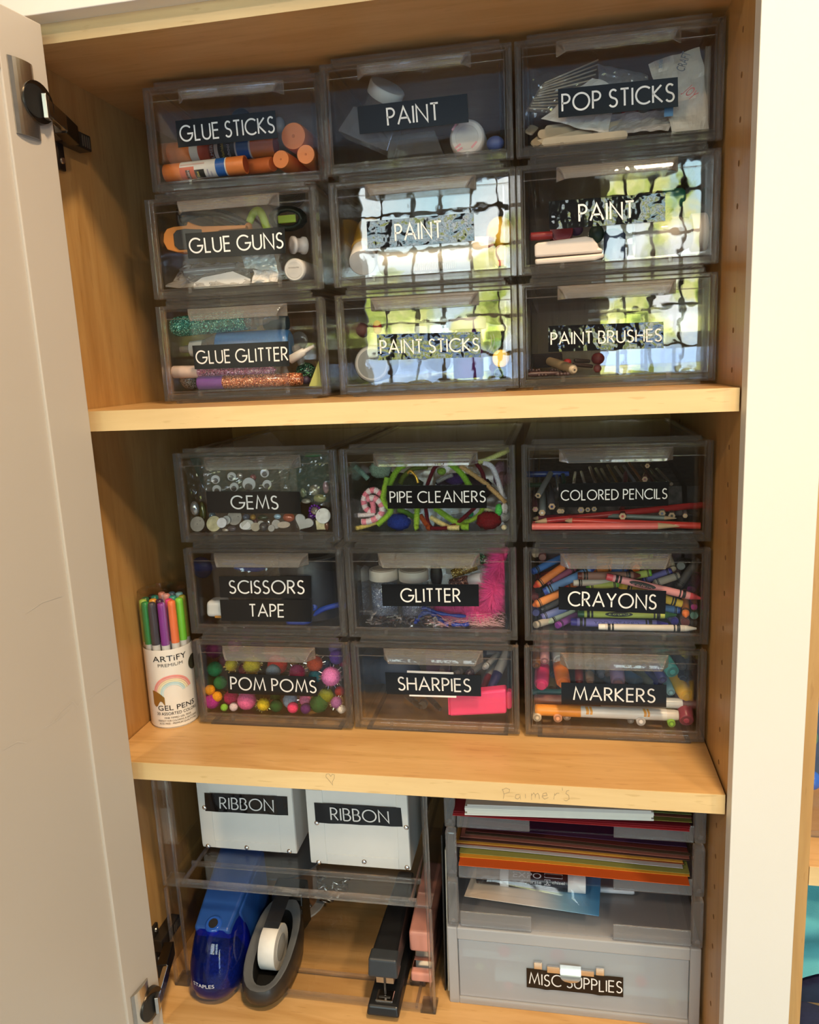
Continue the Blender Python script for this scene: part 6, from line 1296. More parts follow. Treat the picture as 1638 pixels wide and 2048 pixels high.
crumple('b11', 'plastic_bag', 'clear bag corner with bubbles at the left of the gems', 'plastic bag', (362, 925), (415, 912), (390, 1005), (425, 1005), .018, .022, FILM, .006, 18, 110, 3)
a = [at(462, 905, .110), at(541, 866, .140), at(572, 906, .118)]; U = UNITS['b11'].location; zt_ = U.z+DH+.007
mb = MB(); T = [at(385, 905, .110), at(470, 886, .120), at(541, 864, .130), at(575, 908, .112)]
def bagtop(u, v):
    p0 = T[0].lerp(T[3], u); hgt = .5*abs(math.sin(math.pi*u))**1.2; crest = (T[0].lerp(T[2], u/.85) if u < .85 else T[2].lerp(T[3], (u-.85)/.15))
    p = p0.lerp(crest, v); q = p*90; return p+Vector((mnoise.noise(q)*.003, mnoise.noise(q+Vector((5, 5, 5)))*.006+.006*v, mnoise.noise(q*1.7)*.002))
mb.grid(bagtop, 26, 12, False); tag(build(mb, 'plastic_bag', FILM), 'peak of a clear plastic bag poking out above the gem drawer', 'plastic bag')
rod('b11', 'zip_slider', 'green zip slider at the top right of the gem bag', 'zip', None, (gr(1010, 85), .012), (gr(1290, 85), .014), 4.5, [('slider', C_('green_zip', (.01, .12, .03), .3), [(0, .9), (.1, 1), (.8, 1), (1, .5)])])
crumple('b11', 'green_packet', 'dark green card packet behind the googly eyes', 'packet', (375, 905), (660, 905), (420, 1005), (660, 1005), .060, .075, C_('dark_green_card', (.025, .055, .03), .6), .003, 8, 20, 4)
# ---------------------------------------------------------------- scissors and tape drawer
k = 'b21'; zs_ = zoom(250, 1080, .2747)
a = P(k, zs_(1390, 400), .075, .02); R_b = .040
e = empty('tape_roll', (a.x, a.y, zfl(k)), 0, 'wide roll of black tape standing at the right of the scissors drawer', 'tape roll')
c0 = Vector((UNITS[k].location.x+.147, yf(k)+.056, zfl(k)+.001)); c1 = c0+Vector((0, 0, .078))
build(MB().lathe(c0, c1, [(0, .0400), (.02, .0410), (.98, .0410), (1, .0400)], 44), 'tape_winding', C_('black_cloth_tape', (.018, .020, .026), .4), e)
build(MB().lathe(c1, c1+Vector((0, 0, .0004)), [(0, .0395), (1, .0395)], 40), 'roll_edge', C_('tape_edge_grey', (.12, .125, .13), .4), e)
build(MB().lathe(c1+Vector((0, 0, .0004)), c1+Vector((0, 0, .0008)), [(0, .0260), (1, .0260)], 32), 'core_opening', C_('core_dark', (.02, .018, .016), .7), e)
mb = MB(); c = [P(k, zs_(582, 505), .014, 0), P(k, zs_(720, 505), .016, 0)]
mb.hexa([c[0]+Vector((0, 0, -.011)), c[1]+Vector((0, 0, -.0115)), c[1]+Vector((.0, .022, -.0115)), c[0]+Vector((0, .022, -.011))], [c[0]+Vector((.002, 0, .0105)), c[1]+Vector((0, 0, .0115)), c[1]+Vector((0, .022, .0115)), c[0]+Vector((.002, .022, .0105))])
e = empty('eraser', c[0]+Vector((.01, .01, -.011)), 0, 'white plastic tape runner peeping out left of the labels', 'tape runner')
build(mb, 'shell', C_('white_shell', (.74, .73, .72), .3), e, bevel=.005, seg=3); q = (c[0]+c[1])/2; build(MB().box(q.x, q.x+.012, q.y-.0008, q.y, q.z-.0112, q.z-.0085), 'orange_print', C_('orange_print_patch', (.55, .24, .04), .4), e)
SCB = C_('scissors_blue', (.012, .045, .34), .3)
mb = MB(); pts = [P(k, zs_(*p), .020, .003) for p in smooth([(1560, 470), (1450, 500), (1380, 540), (1350, 580), (1280, 615), (1200, 600), (1190, 570), (1260, 560), (1340, 530), (1385, 490), (1370, 470)], 6)]
e = empty('scissors', (pts[20].x, pts[20].y, zfl(k)), 0, 'scissors with a bright blue handle at the lower right of the drawer', 'scissors')
build(mb.tube(pts, .0034, 8), 'handle', SCB, e)
b0 = pts[5]; build(MB().hexa([b0+Vector((-.01, .012, -.003)), b0+Vector((.0, .012, -.003)), b0+Vector((-.085, .06, -.004)), b0+Vector((-.088, .058, -.004))], [b0+Vector((-.01, .012, 0)), b0+Vector((.0, .012, 0)), b0+Vector((-.085, .06, -.002)), b0+Vector((-.088, .058, -.002))]), 'blade', CHROMEB, e)
mb = MB(); pts = [P(k, zs_(*p), .090, .003) for p in smooth([(800, 195), (870, 185), (960, 192), (1010, 200), (960, 215), (860, 210), (800, 195)], 5)]
tag(build(mb.tube(pts, .0034, 8), 'blue_scissors', SCB), 'second blue scissors handle high at the back of the drawer', 'scissors')
lump(k, 'tape_reel', 'dim violet reel at the back left of the scissors drawer', 'reel', None, zs_(560, 200), .13, 22, (.05, .045, .12), (1, .5, 1), 0)
crumple(k, 'plastic_sleeve', 'clear plastic sleeve standing behind the two labels', 'sleeve', (470, 1130), (560, 1128), (480, 1245), (560, 1245), .05, .06, FILM, .004, 16, 60, 6)
# ---------------------------------------------------------------- glitter drawer
k = 'b22'; gl2, gr2 = zoom(700, 1090, .1038), zoom(860, 1090, .1038)
JW = C_('jar_cap_cream', (.74, .71, .64), .4, var=.03)
def jar(lb, p, d, r, hcap, body, hb, tilt=0):
    q = at(p[0], p[1], yf(k)+d); ra = plen(r, q); top = Vector((q.x, q.y, q.z)); e = empty('glitter_jar', (q.x, q.y, zfl(k)), 0, lb, 'jar', 'glitter jars')
    build(MB().lathe(top-Vector((0, 0, hcap)), top, [(0, ra*.99), (.05, ra), (.93, ra), (1, ra*.95)], 36), 'cap', JW, e)
    build(MB().lathe(top, top+Vector((0, 0, .0006)), [(0, ra*.80), (1, ra*.78)], 30), 'cap_recess', C_('cap_recess', (.55, .52, .46), .4), e)
    build(MB().lathe(Vector((q.x, q.y, zfl(k)+.001)), top-Vector((0, 0, hcap)), [(0, ra*.9), (.04, ra*.96), (.9, ra*.96), (1, ra*.8)], 36), 'glass', clear_mat('jar_plastic', (.93, .94, .97), .02, haze=.12, hazecol=(.5, .55, .66)), e)
    build(MB().lathe(Vector((q.x, q.y, zfl(k)+.002)), Vector((q.x, q.y, zfl(k)+hb)), [(0, ra*.86), (1, ra*.90)], 30), 'glitter', body, e)
jar('glitter jar with a cream cap at the left, silver blue inside', gl2(640, 455), .050, 29, .013, glitter_mat('silver_blue_glitter', (.20, .25, .38), (.8, .88, 1)), .040)
jar('glitter jar with a cream cap, second from the left', gl2(1225, 470), .050, 30, .013, glitter_mat('violet_silver_glitter', (.26, .26, .40), (.9, .85, 1)), .034)
mb = MB(); q0, q1 = at(*gl2(235, 420), yf(k)+.012), at(*gl2(1540, 520), yf(k)+.012); za = q0.z
x0, x1 = q0.x-.001, q1.x; y0, y1 = yf(k)+.0075, yf(k)+.088; zb_ = zfl(k)+.0145
for A, B in (((x0, y0), (x1, y0)), ((x0, y1), (x0, y0)), ((x1, y0), (x1, y1))):
    mb.add([(A[0], A[1], zb_), (B[0], B[1], zb_), (B[0], B[1], za-.002), (A[0], A[1], za)], [(0, 1, 2, 3)])
mb.add([(x0, y0, zb_), (x1, y0, zb_), (x1, y1, zb_), (x0, y1, zb_)], [(0, 1, 2, 3)])
tag(build(mb, 'clear_box', clear_mat('thin_clear_box', (.97, .97, .98), .03, haze=.03, hazecol=(.6, .65, .8), boost=1.5)), 'thin clear box standing round the two cream capped jars', 'box')
rnd = random.Random(5); mb = MB()
for i in range(520):
    c = Vector((x0+.002+(x1-x0+.006)*rnd.random(), yf(k)+.009+.05*rnd.random(), zfl(k)+.012*rnd.random()**1.5)); a = Vector((rnd.gauss(0, 1), rnd.gauss(0, 1), rnd.gauss(0, .5))).normalized()*.005*rnd.random(); b = Vector((rnd.gauss(0, 1), rnd.gauss(0, 1), rnd.gauss(0, 1))).normalized()*.0012
    mb.add([c-a-b, c+a-b, c+a+b, c-a+b], [(0, 1, 2, 3)])
tag(build(mb, 'loose_tinsel', plastic('silver_flakes', (.42, .42, .45), .25, .6, metal=.9, scale=700)), 'loose silver tinsel flakes on the floor of the glitter drawer', 'tinsel', None, 'stuff')
BLU = C_('balloon_blue', (.012, .035, .30), .25)
for i, (pts, r, lb) in enumerate((([gl2(1370, 1225), gl2(1450, 1210), gr2(0, 1240), gr2(180, 1310), gr2(420, 1350), gr2(690, 1370)], 4.6, 'limp blue balloon stretched along the top of the blue bundle'), ([gl2(1260, 1500), gl2(1330, 1390), gl2(1430, 1310), gr2(40, 1320), gr2(150, 1400), gr2(240, 1480), gr2(380, 1560)], 5, 'limp blue balloon bent in a hook on the drawer floor'), ([gr2(420, 1500), gr2(560, 1470), gr2(690, 1470), gr2(720, 1520), gr2(600, 1570), gr2(440, 1580)], 5, 'limp blue balloon curled under the pink feathers'))):
    Q_ = [P(k, p, .016+.004*i, plen(r, at(p[0], p[1], yf(k)+.016))) for p in smooth(pts, 7)]
    for q in Q_: q.y = max(q.y, yf(k)+.0105)
    rr = plen(r, Q_[0]); tag(build(MB().tube(Q_, [rr*(.7+.4*math.sin(j*.35)**2) for j in range(len(Q_))], 10, flat=.75), 'balloon', BLU), lb, 'balloon', 'blue balloons in the glitter drawer')
# pink feather strand
rnd = random.Random(11); mb = MB()
spine = smooth([gr2(1440, 90), gr2(1400, 260), gr2(1320, 450), gr2(1300, 650), gr2(1220, 850), gr2(1180, 1050), gr2(1120, 1230), gr2(850, 1290), gr2(450, 1290), gr2(60, 1280)], 10)
S3 = [at(p[0], p[1], yf(k)+.028-.006*math.sin(i*.2)) for i, p in enumerate(spine)]
for i in range(4600):
    t = rnd.random()**.85*(len(S3)-2); j = int(t); a = S3[j].lerp(S3[j+1], t-j); d = (S3[j+1]-S3[j]).normalized(); v = Vector((rnd.gauss(0, 1), rnd.gauss(0, .6), rnd.gauss(0, 1))); v = (v-d*v.dot(d)).normalized()
    ln = .010+.014*rnd.random(); 
    if t > len(S3)*.62: ln *= .8
    c1 = a+v*ln*.5+Vector((0, 0, -.001)); c2 = a+v*ln+Vector((rnd.uniform(-.003, .003), 0, -.0045*rnd.random()))
    ok = True
    for q in (c1, c2):
        q.y = max(q.y, yf(k)+.0068+.002*rnd.random()); q.z = max(q.z, zfl(k)+.001); q.x = min(q.x, UNITS[k].location.x+DW-.0150); q.z = min(q.z, UNITS[k].location.z+DH-.008)
    w = Vector((-v.z, 0, v.x))*.00024
    mb.add([a-w, a+w, c1+w, c1-w], [(0, 1, 2, 3)]); mb.add([c1-w, c1+w, c2], [(0, 1, 2)])
e = empty('feather_boa', S3[30], 0, 'fluffy hot pink feather strand down the right side of the glitter drawer', 'feather boa')
build(mb, 'feathers', plastic('hot_pink_down', (.88, .09, .34), .9, .2, spec=.1, scale=300), e)['kind'] = 'stuff'
build(MB().tube([p+Vector((0, .004, 0)) for p in S3], .0045, 8, jit=.2), 'feather_core', C_('pink_core', (.78, .07, .28), .9), e)
mb = MB()
for i in range(170):
    a = P(k, (rnd.uniform(880, 1014), rnd.uniform(1236, 1256)), .014+.01*rnd.random(), .001); b = a+Vector((rnd.uniform(-.03, .03), .002, rnd.uniform(-.003, .008))); b.x = min(b.x, UNITS[k].location.x+DW-.016); b.z = max(b.z, zfl(k)+.0005); c = (a+b)/2+Vector((0, 0, .003)); w = Vector((0, 0, .00016))
    mb.add([a-w, a+w, c+w, c-w], [(0, 1, 2, 3)]); mb.add([c-w, c+w, b+w, b-w], [(0, 1, 2, 3)])
tag(build(mb, 'feather_wisps', C_('pale_pink_wisp', (.72, .40, .42), .8)), 'pale pink feather wisps on the floor of the glitter drawer', 'feather wisps', None, 'stuff')
rod(k, 'glitter_bottle', 'small bottle with a frosted white cap tipped towards the label', 'bottle', None, (gr2(1010, 640), .030), (gr2(420, 760), .044), 12.5, [('cap', C_('frosted_cap', (.70, .66, .70), .4), [(0, .9), (.04, 1), (.38, 1), (.39, .9)]), ('bottle', glitter_mat('dark_red_glitter', (.10, .03, .025), (.6, .3, .2)), [(.39, .72), (.5, .98), (1, .98)])])
rod(k, 'glitter_tube', 'gold glitter tube behind the frosted cap', 'tube', None, (gr2(420, 560), .055), (gr2(900, 400), .060), 9, [('tube', glitter_mat('gold_glitter', (.20, .12, .015), (1, .75, .25)), [(0, .9), (.03, 1), (1, 1)])])
rod(k, 'glitter_tube', 'green glitter tube in the upper right behind the feathers', 'tube', None, (gr2(860, 200), .060), (gr2(1120, 330), .060), 10, [('tube', glitter_mat('green_glitter', (.015, .12, .05), (.4, 1, .6)), [(0, .9), (.03, 1), (1, 1)])])
lump(k, 'glitter_pouch', 'black pouch in the middle of the glitter drawer', 'pouch', None, gr2(120, 580), .060, 16, (.012, .011, .012), (.8, .5, 1.6), .02)
tag(build(MB().box(*[f for f in (at(*gr2(300, 420), yf(k)+.075).x, at(*gr2(520, 420), yf(k)+.075).x, yf(k)+.075, yf(k)+.09, at(*gr2(300, 560), yf(k)+.075).z, at(*gr2(300, 380), yf(k)+.075).z)]), 'paper_tag', C_('grey_paper', (.30, .30, .27), .7)), 'grey paper tag behind the handle of the glitter drawer', 'paper tag')
# ---------------------------------------------------------------- felt pens drawer
k = 'b32'; sr = zoom(850, 1290, .116)
q = P(k, sr(440, 1000), .0205, .0135); q2 = P(k, sr(1440, 925), .0205, .0135); ax = (q2-q)
def hl(t0, t1, h0, h1, w, nm, m, par):
    A, B = q+ax*t0, q+ax*t1; f = [Vector((0, -w, -1)), Vector((0, w, -1)), Vector((0, w, 1)), Vector((0, -w, 1))]
    R = lambda P0, hh: [P0+Vector((0, v.y, v.z*hh)) for v in f]
    a, b = R(A, h0), R(B, h1); return build(MB().add(a+b, [(3, 2, 1, 0), (4, 5, 6, 7), (0, 1, 5, 4), (1, 2, 6, 5), (2, 3, 7, 6), (3, 0, 4, 7)]), nm, m, par, bevel=.003, seg=3)
e = empty('highlighter', (q.x, q.y, zfl(k)), 0, 'fluorescent pink highlighter lying at the front of the felt pen drawer', 'highlighter')
HP = C_('fluorescent_pink', (.92, .05, .20), .45, var=.02); hl(-.01, .97, .0142, .0160, .0085, 'body', HP, e); hl(.97, 1.06, .0118, .0112, .007, 'end_plug', HP, e); hl(-.03, -.005, .0125, .0132, .0075, 'cap_end', HP, e)
def felt(lb, cap, dc, end, de, r, capc, bar=(.40, .38, .37), t=.42): return rod(k, 'felt_pen', lb, 'felt pen', 'felt pens in the drawer', (cap, dc), (end, de), r, [('cap', C_('felt_cap', capc, .3), [(0, .55), (.03, .72), (.30, .92), (t, 1), (t+.004, .95)]), ('barrel', C_('felt_barrel', bar, .35), [(t+.003, .94), (.96, .94), (1, .8)])])
felt('felt pen with a dark violet cap at the right side', sr(1130, 760), .034, sr(1420, 120), .075, 10.5, (.035, .018, .12)); felt('felt pen with a dark red cap beside the violet one', sr(985, 800), .038, sr(1230, 200), .10, 8.5, (.22, .008, .012))
felt('grey felt pen with a rounded white end below the handle', sr(1010, 400), .050, sr(1260, 160), .085, 6.5, (.44, .42, .41), t=.12); felt('grey felt pen reaching down to the label', sr(720, 520), .050, sr(1010, 300), .085, 8.5, (.07, .04, .07), (.30, .28, .27), .18)
felt('grey felt pen lying behind the label\'s right half', sr(520, 500), .055, sr(950, 240), .095, 7.5, (.24, .22, .22), (.19, .18, .18), .12); felt('lilac grey felt pen under the handle', sr(300, 450), .060, sr(420, 200), .10, 9, (.18, .15, .18), (.20, .18, .20), .3)
felt('dark felt pen in the upper right corner', sr(900, 120), .085, sr(1440, 170), .090, 6.5, (.03, .03, .06), (.10, .10, .13), .3); felt('dark blue felt pen above the others at the back', sr(920, 190), .090, sr(1440, 100), .10, 5.5, (.02, .02, .05), (.08, .08, .12), .3)
felt('black felt pen lying on the floor below the label', sr(270, 1110), .026, sr(40, 880), .060, 6, (.03, .027, .024), (.05, .045, .04), .35); felt('grey brown felt pen at the left of the black one', sr(-60, 1080), .030, sr(-340, 850), .075, 6.5, (.06, .05, .042), (.07, .06, .05), .4)
ends(k, 'tape_ring', 'dark ring lying on the floor of the felt pen drawer', 'ring', None, sr(-40, 1040), .036, 9, .008, [('ring', C_('smoky_ring', (.07, .06, .05), .3), [(0, .9), (.1, 1), (.9, 1), (1, .9)])], n=26)
lump(k, 'blue_reflection', 'dim blue shape standing in for a reflection at the left of the felt pen drawer', 'reflection', None, (790, 1340), .15, 55, (.05, .07, .13), (.9, .4, .55), .02); tag(build(MB().box(at(852, 1330, yf(k)+.12).x, at(900, 1330, yf(k)+.12).x, yf(k)+.12, yf(k)+.135, zfl(k)+.002, at(880, 1300, yf(k)+.12).z), 'pen_packet', C_('pink_violet_packet', (.14, .05, .12), .5)), 'violet pen packet standing at the back behind the label', 'packet')  # the blue lump stands in for a reflection on the drawer front
# ---------------------------------------------------------------- glue sticks
k = 'a11'; ga, gb = zoom(320, 230, .0977), zoom(480, 230, .0977)
ORG = C_('glue_orange', (.80, .20, .035), .4); ORG2 = C_('glue_orange_cap', (.86, .24, .05), .4, var=.03); GBL = C_('glue_blue', (.02, .12, .42), .35); GWH = C_('glue_label_white', (.80, .74, .66), .45); GBK = C_('glue_label_black', (.03, .026, .02), .45); GRD = C_('glue_label_red', (.66, .11, .05), .4)
def gstick(lb, a, da, b, db, r, parts):
    ra = plen(r, at(a[0], a[1], yf(k)+da)); e = rod(k, 'glue_stick', lb, 'glue stick', 'glue sticks in the drawer', (a, da), (b, db), r, [('body', ORG, [(0, .92), (.015, 1), (.22, 1)]), ('label', GWH, [(.22, 1.005), (.66, 1.005)]), ('blue_band', GBL, [(.66, 1.004), (.775, 1.004)]), ('white_ring', GWH, [(.775, 1.02), (.79, 1.02)]), ('cap', ORG2, [(.79, 1), (1, 1)]), ('cap_hollow', C_('glue_cap_shade', (.45, .08, .02), .6), [(1.0003, .88), (1.0006, .86)])], 30)
    A, B = P(k, a, da, ra), P(k, b, db, ra); ax = B-A; axn = ax.normalized(); to = (CAM-(A+B)/2); to = (to-axn*to.dot(axn)).normalized(); sd = axn.cross(to); sd = sd if sd.z > 0 else -sd
    on = lambda t, w, o=1.012: A+ax*t+to*(math.cos(w)*ra*o)+sd*(math.sin(w)*ra*o)
    for t0, t1, w0, w1, m, nm in parts:
        mb = MB(); mb.grid(lambda u, v: on(t0+(t1-t0)*u, w0+(w1-w0)*v), 6, 10); build(mb, nm, m, e)
    return e, on
e, on = gstick('glue stick lying nearest the front, its printed label turned down', ga(120, 1200), .0205, gb(120, 1015), .0205, 16.8, [(.22, .40, -1.1, .45, GRD, 'red_print'), (.29, .345, -1.0, .1, GBK, 'black_print'), (.40, .52, -1.0, .05, GBK, 'black_print'), (.23, .53, .62, .85, C_('pale_red_print', (.66, .45, .38), .5), 'small_print')])
mb = MB(); font_text(mb, 'ELMER\'S', lambda u, v: on(.335-.022*v, -.95+1.05*u, 1.02)); build(mb, 'lettering', WHITE, e)
mb = MB(); font_text(mb, 'Washable', lambda u, v: on(.57-.02*v, -.95+.95*u, 1.02)); font_text(mb, 'School', lambda u, v: on(.61-.02*v, -.9+.6*u, 1.02)); build(mb, 'lettering', C_('glue_violet_ink', (.14, .05, .24), .5), e)
mb = MB(); font_text(mb, 'Glue', lambda u, v: on(.45-.03*v, -.85+.7*u, 1.02)); build(mb, 'lettering', C_('glue_yellow_ink', (.75, .62, .08), .5), e)
e, on = gstick('glue stick lying behind the front one, cap pointing right', ga(210, 790), .062, gb(735, 630), .062, 19.5, [(.30, .45, -1.2, 1.0, GRD, 'red_print'), (.40, .455, -1.2, 1.0, GBK, 'black_print'), (.49, .645, -1.2, 1.1, GBK, 'black_print')])
mb = MB(); font_text(mb, 'ELMER\'S', lambda u, v: on(.445-.028*v, -1.0+1.9*u, 1.02)); build(mb, 'lettering', WHITE, e)
mb = MB(); font_text(mb, 'Washable', lambda u, v: on(.545-.028*v, -.95+1.7*u, 1.02)); build(mb, 'lettering', C_('glue_yellow_ink', (.75, .62, .08), .5), e)
mb = MB(); font_text(mb, 'School', lambda u, v: on(.60-.028*v, -.95+1.4*u, 1.02)); build(mb, 'lettering', WHITE, e)
def gend(lb, p, d, r, ln=.09, dx=0): 
    return ends(k, 'glue_stick', lb, 'glue stick', 'glue sticks in the drawer', p, d, r, ln, [('cap', ORG2, [(0, .93), (.03, 1), (.3, 1)]), ('cap_dimple', C_('glue_dimple', (.62, .15, .03), .5), [(-.003, .10), (-.0005, .12)]), ('body', ORG, [(.3, .98), (1, .98)])], dx, 0, 34)
gend('large glue stick seen cap-on in the upper right of the drawer', gb(1090, 430), .040, 26.5, .10, .004); gend('glue stick seen cap-on at the bottom, right of the middle', gb(835, 905), .020, 17.8, .10, .006); gend('glue stick seen cap-on in the lower right corner', gb(1345, 805), .020, 19, .10, -.002)
rod(k, 'glue_stick', 'glue stick lying flat between the front one and the cap-on ones', 'glue stick', 'glue sticks in the drawer', (gb(680, 1010), .030), (gb(-250, 1110), .060), 14.5, [('body', C_('glue_orange_dim', (.62, .14, .03), .45), [(0, .9), (.03, 1), (1, 1)])], 26)
lump(k, 'grey_stopper', 'grey rounded cap behind the label of the glue stick drawer', 'cap', None, gb(800, 200), .10, 15, (.30, .28, .26), (.8, .5, 1), 0); lump(k, 'tape_disc', 'dark blue disc behind the label of the glue stick drawer', 'disc', None, (482, 240), .11, 22, (.03, .045, .09), (1, .3, 1), 0)
# ---------------------------------------------------------------- glue guns
k = 'a21'; gg = zoom(260, 340, .2564)
GO = C_('gun_orange', (.68, .24, .045), .4, var=.03); GK = C_('gun_dark_grip', (.035, .032, .030), .5)
e = empty('glue_gun', P(k, gg(420, 640), .03, .01), 0, 'orange and black hot glue gun lying on its side', 'glue gun')
mpd = lambda d0: (lambda u, v, dd: at(gg(u, v)[0], gg(u, v)[1], yf(k)+d0)+Vector((0, dd, 0)))
o1 = [(258, 560), (262, 500), (285, 460), (340, 442), (440, 432), (448, 400), (500, 425), (560, 438), (900, 428), (905, 440), (900, 455), (700, 470), (600, 520), (560, 640), (360, 640), (290, 620)]
build(MB().prism(o1, mpd(.012), 0, .022), 'body', GO, e, bevel=.002, seg=2)
build(MB().prism([(335, 500), (360, 470), (420, 458), (555, 462), (560, 520), (540, 615), (380, 622), (345, 590)], mpd(.0105), 0, .004), 'grip', GK, e, bevel=.0008)
c = at(*gg(925, 440), yf(k)+.022); build(MB().ball(c, plen(7.5, c), 14, 9), 'trigger_knob', GO, e)
for i, pts in enumerate(([(370, 330), (520, 330), (700, 345), (830, 385), (930, 430)], [(400, 400), (520, 350), (680, 330), (800, 360), (890, 420)], [(430, 330), (600, 320), (760, 370), (860, 430)], [(380, 340), (390, 420), (430, 470)])):
    Q_ = [at(*gg(*p), yf(k)+.040+.006*i) for p in smooth(pts, 6)]; build(MB().tube(Q_, .0036, 8), 'power_cord', C_('cord_black', (.014, .013, .012), .4), e)
Q_ = [at(*gg(*p), yf(k)+.030) for p in smooth([(930, 410), (960, 340), (1000, 318), (1030, 350), (1055, 420), (1070, 460)], 6)]
tag(build(MB().tube(Q_, .0030, 8, flat=1.6), 'lime_strap', C_('lime_plastic', (.36, .50, .03), .4)), 'bent lime green strip behind the glue gun', 'strap')
Q_ = [at(gg(1230, 380)[0]+math.cos(t*.52)*(26+t*.12), gg(1230, 380)[1]+math.sin(t*.52)*(18+t*.05), yf(k)+.065+.0004*t) for t in range(90)]
tag(build(MB().tube(Q_, .0026, 6), 'coiled_cord', C_('coil_dark_green', (.016, .024, .012), .4)), 'dark coiled cord at the upper right of the glue gun drawer', 'cord')
c = at(*gg(1215, 385), yf(k)+.05); tag(build(MB().box(c.x-.010, c.x+.012, c.y, c.y+.003, c.z-.004, c.z+.005), 'lime_tab', C_('lime_plastic', (.36, .50, .03), .4), bevel=.001), 'small lime tab among the dark coils', 'tab')
ends(k, 'white_spool', 'white plastic ring standing right of the label', 'spool', None, gg(1262, 585), .030, 17, .012, [('ring', C_('white_ring_plastic', (.66, .62, .60), .35), [(0, .55), (.02, 1), (.2, 1), (.3, .8), (.7, .8), (.8, 1), (1, 1)])], dx=.012, n=30)
e = ends(k, 'squeeze_bottle', 'white oval bottle base with stamped digits in the lower right', 'bottle', None, gg(1275, 785), .016, 23, .07, [('bottle', C_('milky_plastic', (.66, .64, .62), .35, var=.03), [(0, .86), (.02, .97), (.06, 1), (1, 1)]), ('base_recess', C_('milky_recess', (.58, .56, .54), .4), [(-.003, .70), (0, .72)])], n=34)
mb = MB(); c = at(*gg(1243, 770), yf(k)+.0152); w_ = plen(22, c); font_text(mb, '57306290', lambda u, v: c+Vector((u*w_-.001, -.0004, v*w_*.13))); build(mb, 'stamped_digits', C_('digit_ink', (.05, .045, .04), .5), e)
WB = clear_mat('milky_bag_film', (.88, .86, .84), .10, haze=.45, hazecol=(.80, .78, .76), boost=1.5)
crumple(k, 'plastic_bag', 'crumpled milky bag of glue refills in the lower left', 'plastic bag', gg(420, 720), gg(900, 730), gg(290, 925), gg(960, 900), .012, .050, WB, .006, 30, 90, 8)
mb = MB(); tag(build(mb.prism([(490, 890), (560, 840), (800, 790), (940, 850), (930, 900), (500, 925)], mpd(.018), 0, .0015), 'paper_insert', C_('white_insert', (.70, .68, .66), .6)), 'white paper insert in the milky bag', 'paper')
for i in range(7):
    a = P(k, gg(420+i*42, 800-i*6+(i % 2)*30), .028+.004*i, .006); b = a+Vector((.06, .02, .004))
    tag(build(MB().lathe(a, b, [(0, .0042), (1, .0042)], 12), 'glue_refill', clear_mat('glue_refill_clear', (.86, .86, .88), .08, haze=.35, hazecol=(.74, .74, .78)) if i == 0 else bpy.data.materials['glue_refill_clear']), 'translucent glue refill stick, %s in the milky bag' % ('leftmost', 'second from left', 'third from left', 'fourth from left', 'fifth from left', 'sixth from left', 'rightmost')[i], 'glue refill', 'glue refills in the bag')
crumple(k, 'printed_pouch', 'small blue and white pouch below the label', 'pouch', gg(860, 672), gg(1130, 660), gg(900, 770), gg(1150, 790), .014, .018, C_('pouch_foil', (.45, .55, .58), .3, var=.35, metal=.2, scale=60), .004, 16, 90, 9)
crumple(k, 'tissue_paper', 'crumpled white tissue beside the oval bottle', 'tissue', gg(960, 780), gg(1150, 770), gg(960, 890), gg(1150, 885), .013, .018, C_('white_tissue', (.68, .65, .62), .8), .005, 16, 120, 10)
# ---------------------------------------------------------------- glitter glue
k = 'a31'; gt = zoom(320, 600, .0977); g4 = zoom(260, 340, .2564)
CLR = clear_mat('clear_nozzle', (.92, .92, .92), .05, haze=.28, hazecol=(.75, .75, .74))
rod(k, 'glitter_glue_tube', 'teal glitter glue tube lying across the top', 'glue tube', 'glitter glue tubes', (gt(235, 560), .030), ((556, 633), .030), 20, [('tube', glitter_mat('teal_glitter', (.015, .20, .17), (.35, 1, .75)), [(0, .35), (.01, .70), (.04, .92), (.09, 1), (.70, 1), (.72, .95)]), ('shoulder', CLR, [(.72, .98), (.79, .98), (.80, .7)]), ('nozzle', CLR, [(.80, .66), (.90, .60), (.92, .36), (1, .26)])], 26)
rod(k, 'glitter_glue_bottle', 'blue glitter glue bottle behind the label, nozzle to the left', 'glue bottle', 'glitter glue tubes', ((361, 699), .034), ((582, 688), .042), 29, [('nozzle', CLR, [(0, .20), (.10, .30)]), ('cap', C_('frosty_cap', (.56, .56, .54), .4), [(.10, .52), (.22, .58)]), ('shoulder', CLR, [(.22, .60), (.36, 1)]), ('bottle', plastic('blue_pearl_glue', (.06, .20, .48), .3, .08, scale=400), [(.36, 1), (.95, 1), (.99, .93), (1, .8)])], 28)
rod(k, 'glitter_glue_tube', 'pink glitter glue tube with a cream cap', 'glue tube', 'glitter glue tubes', (gt(262, 1475), .024), ((552, 741), .024), 12.6, [('cap', C_('cream_pink_cap', (.78, .60, .52), .4, var=.02), [(0, .75), (.015, .97), (.262, 1)]), ('tube', glitter_mat('pink_glitter', (.40, .10, .20), (1, .6, .75)), [(.262, .92), (.70, .92), (.95, .75), (1, .25)])], 22)
rod(k, 'glitter_glue_tube', 'copper glitter glue tube with a violet cap', 'glue tube', 'glitter glue tubes', ((401, 769), .0185), ((604, 764), .0185), 13.6, [('cap', C_('violet_cap', (.16, .045, .30), .35, var=.02), [(0, .93), (.012, 1), (.247, 1)]), ('tube', glitter_mat('copper_glitter', (.34, .09, .03), (1, .55, .3)), [(.247, .95), (.26, .98), (.90, .96), (1, .86)])], 22)
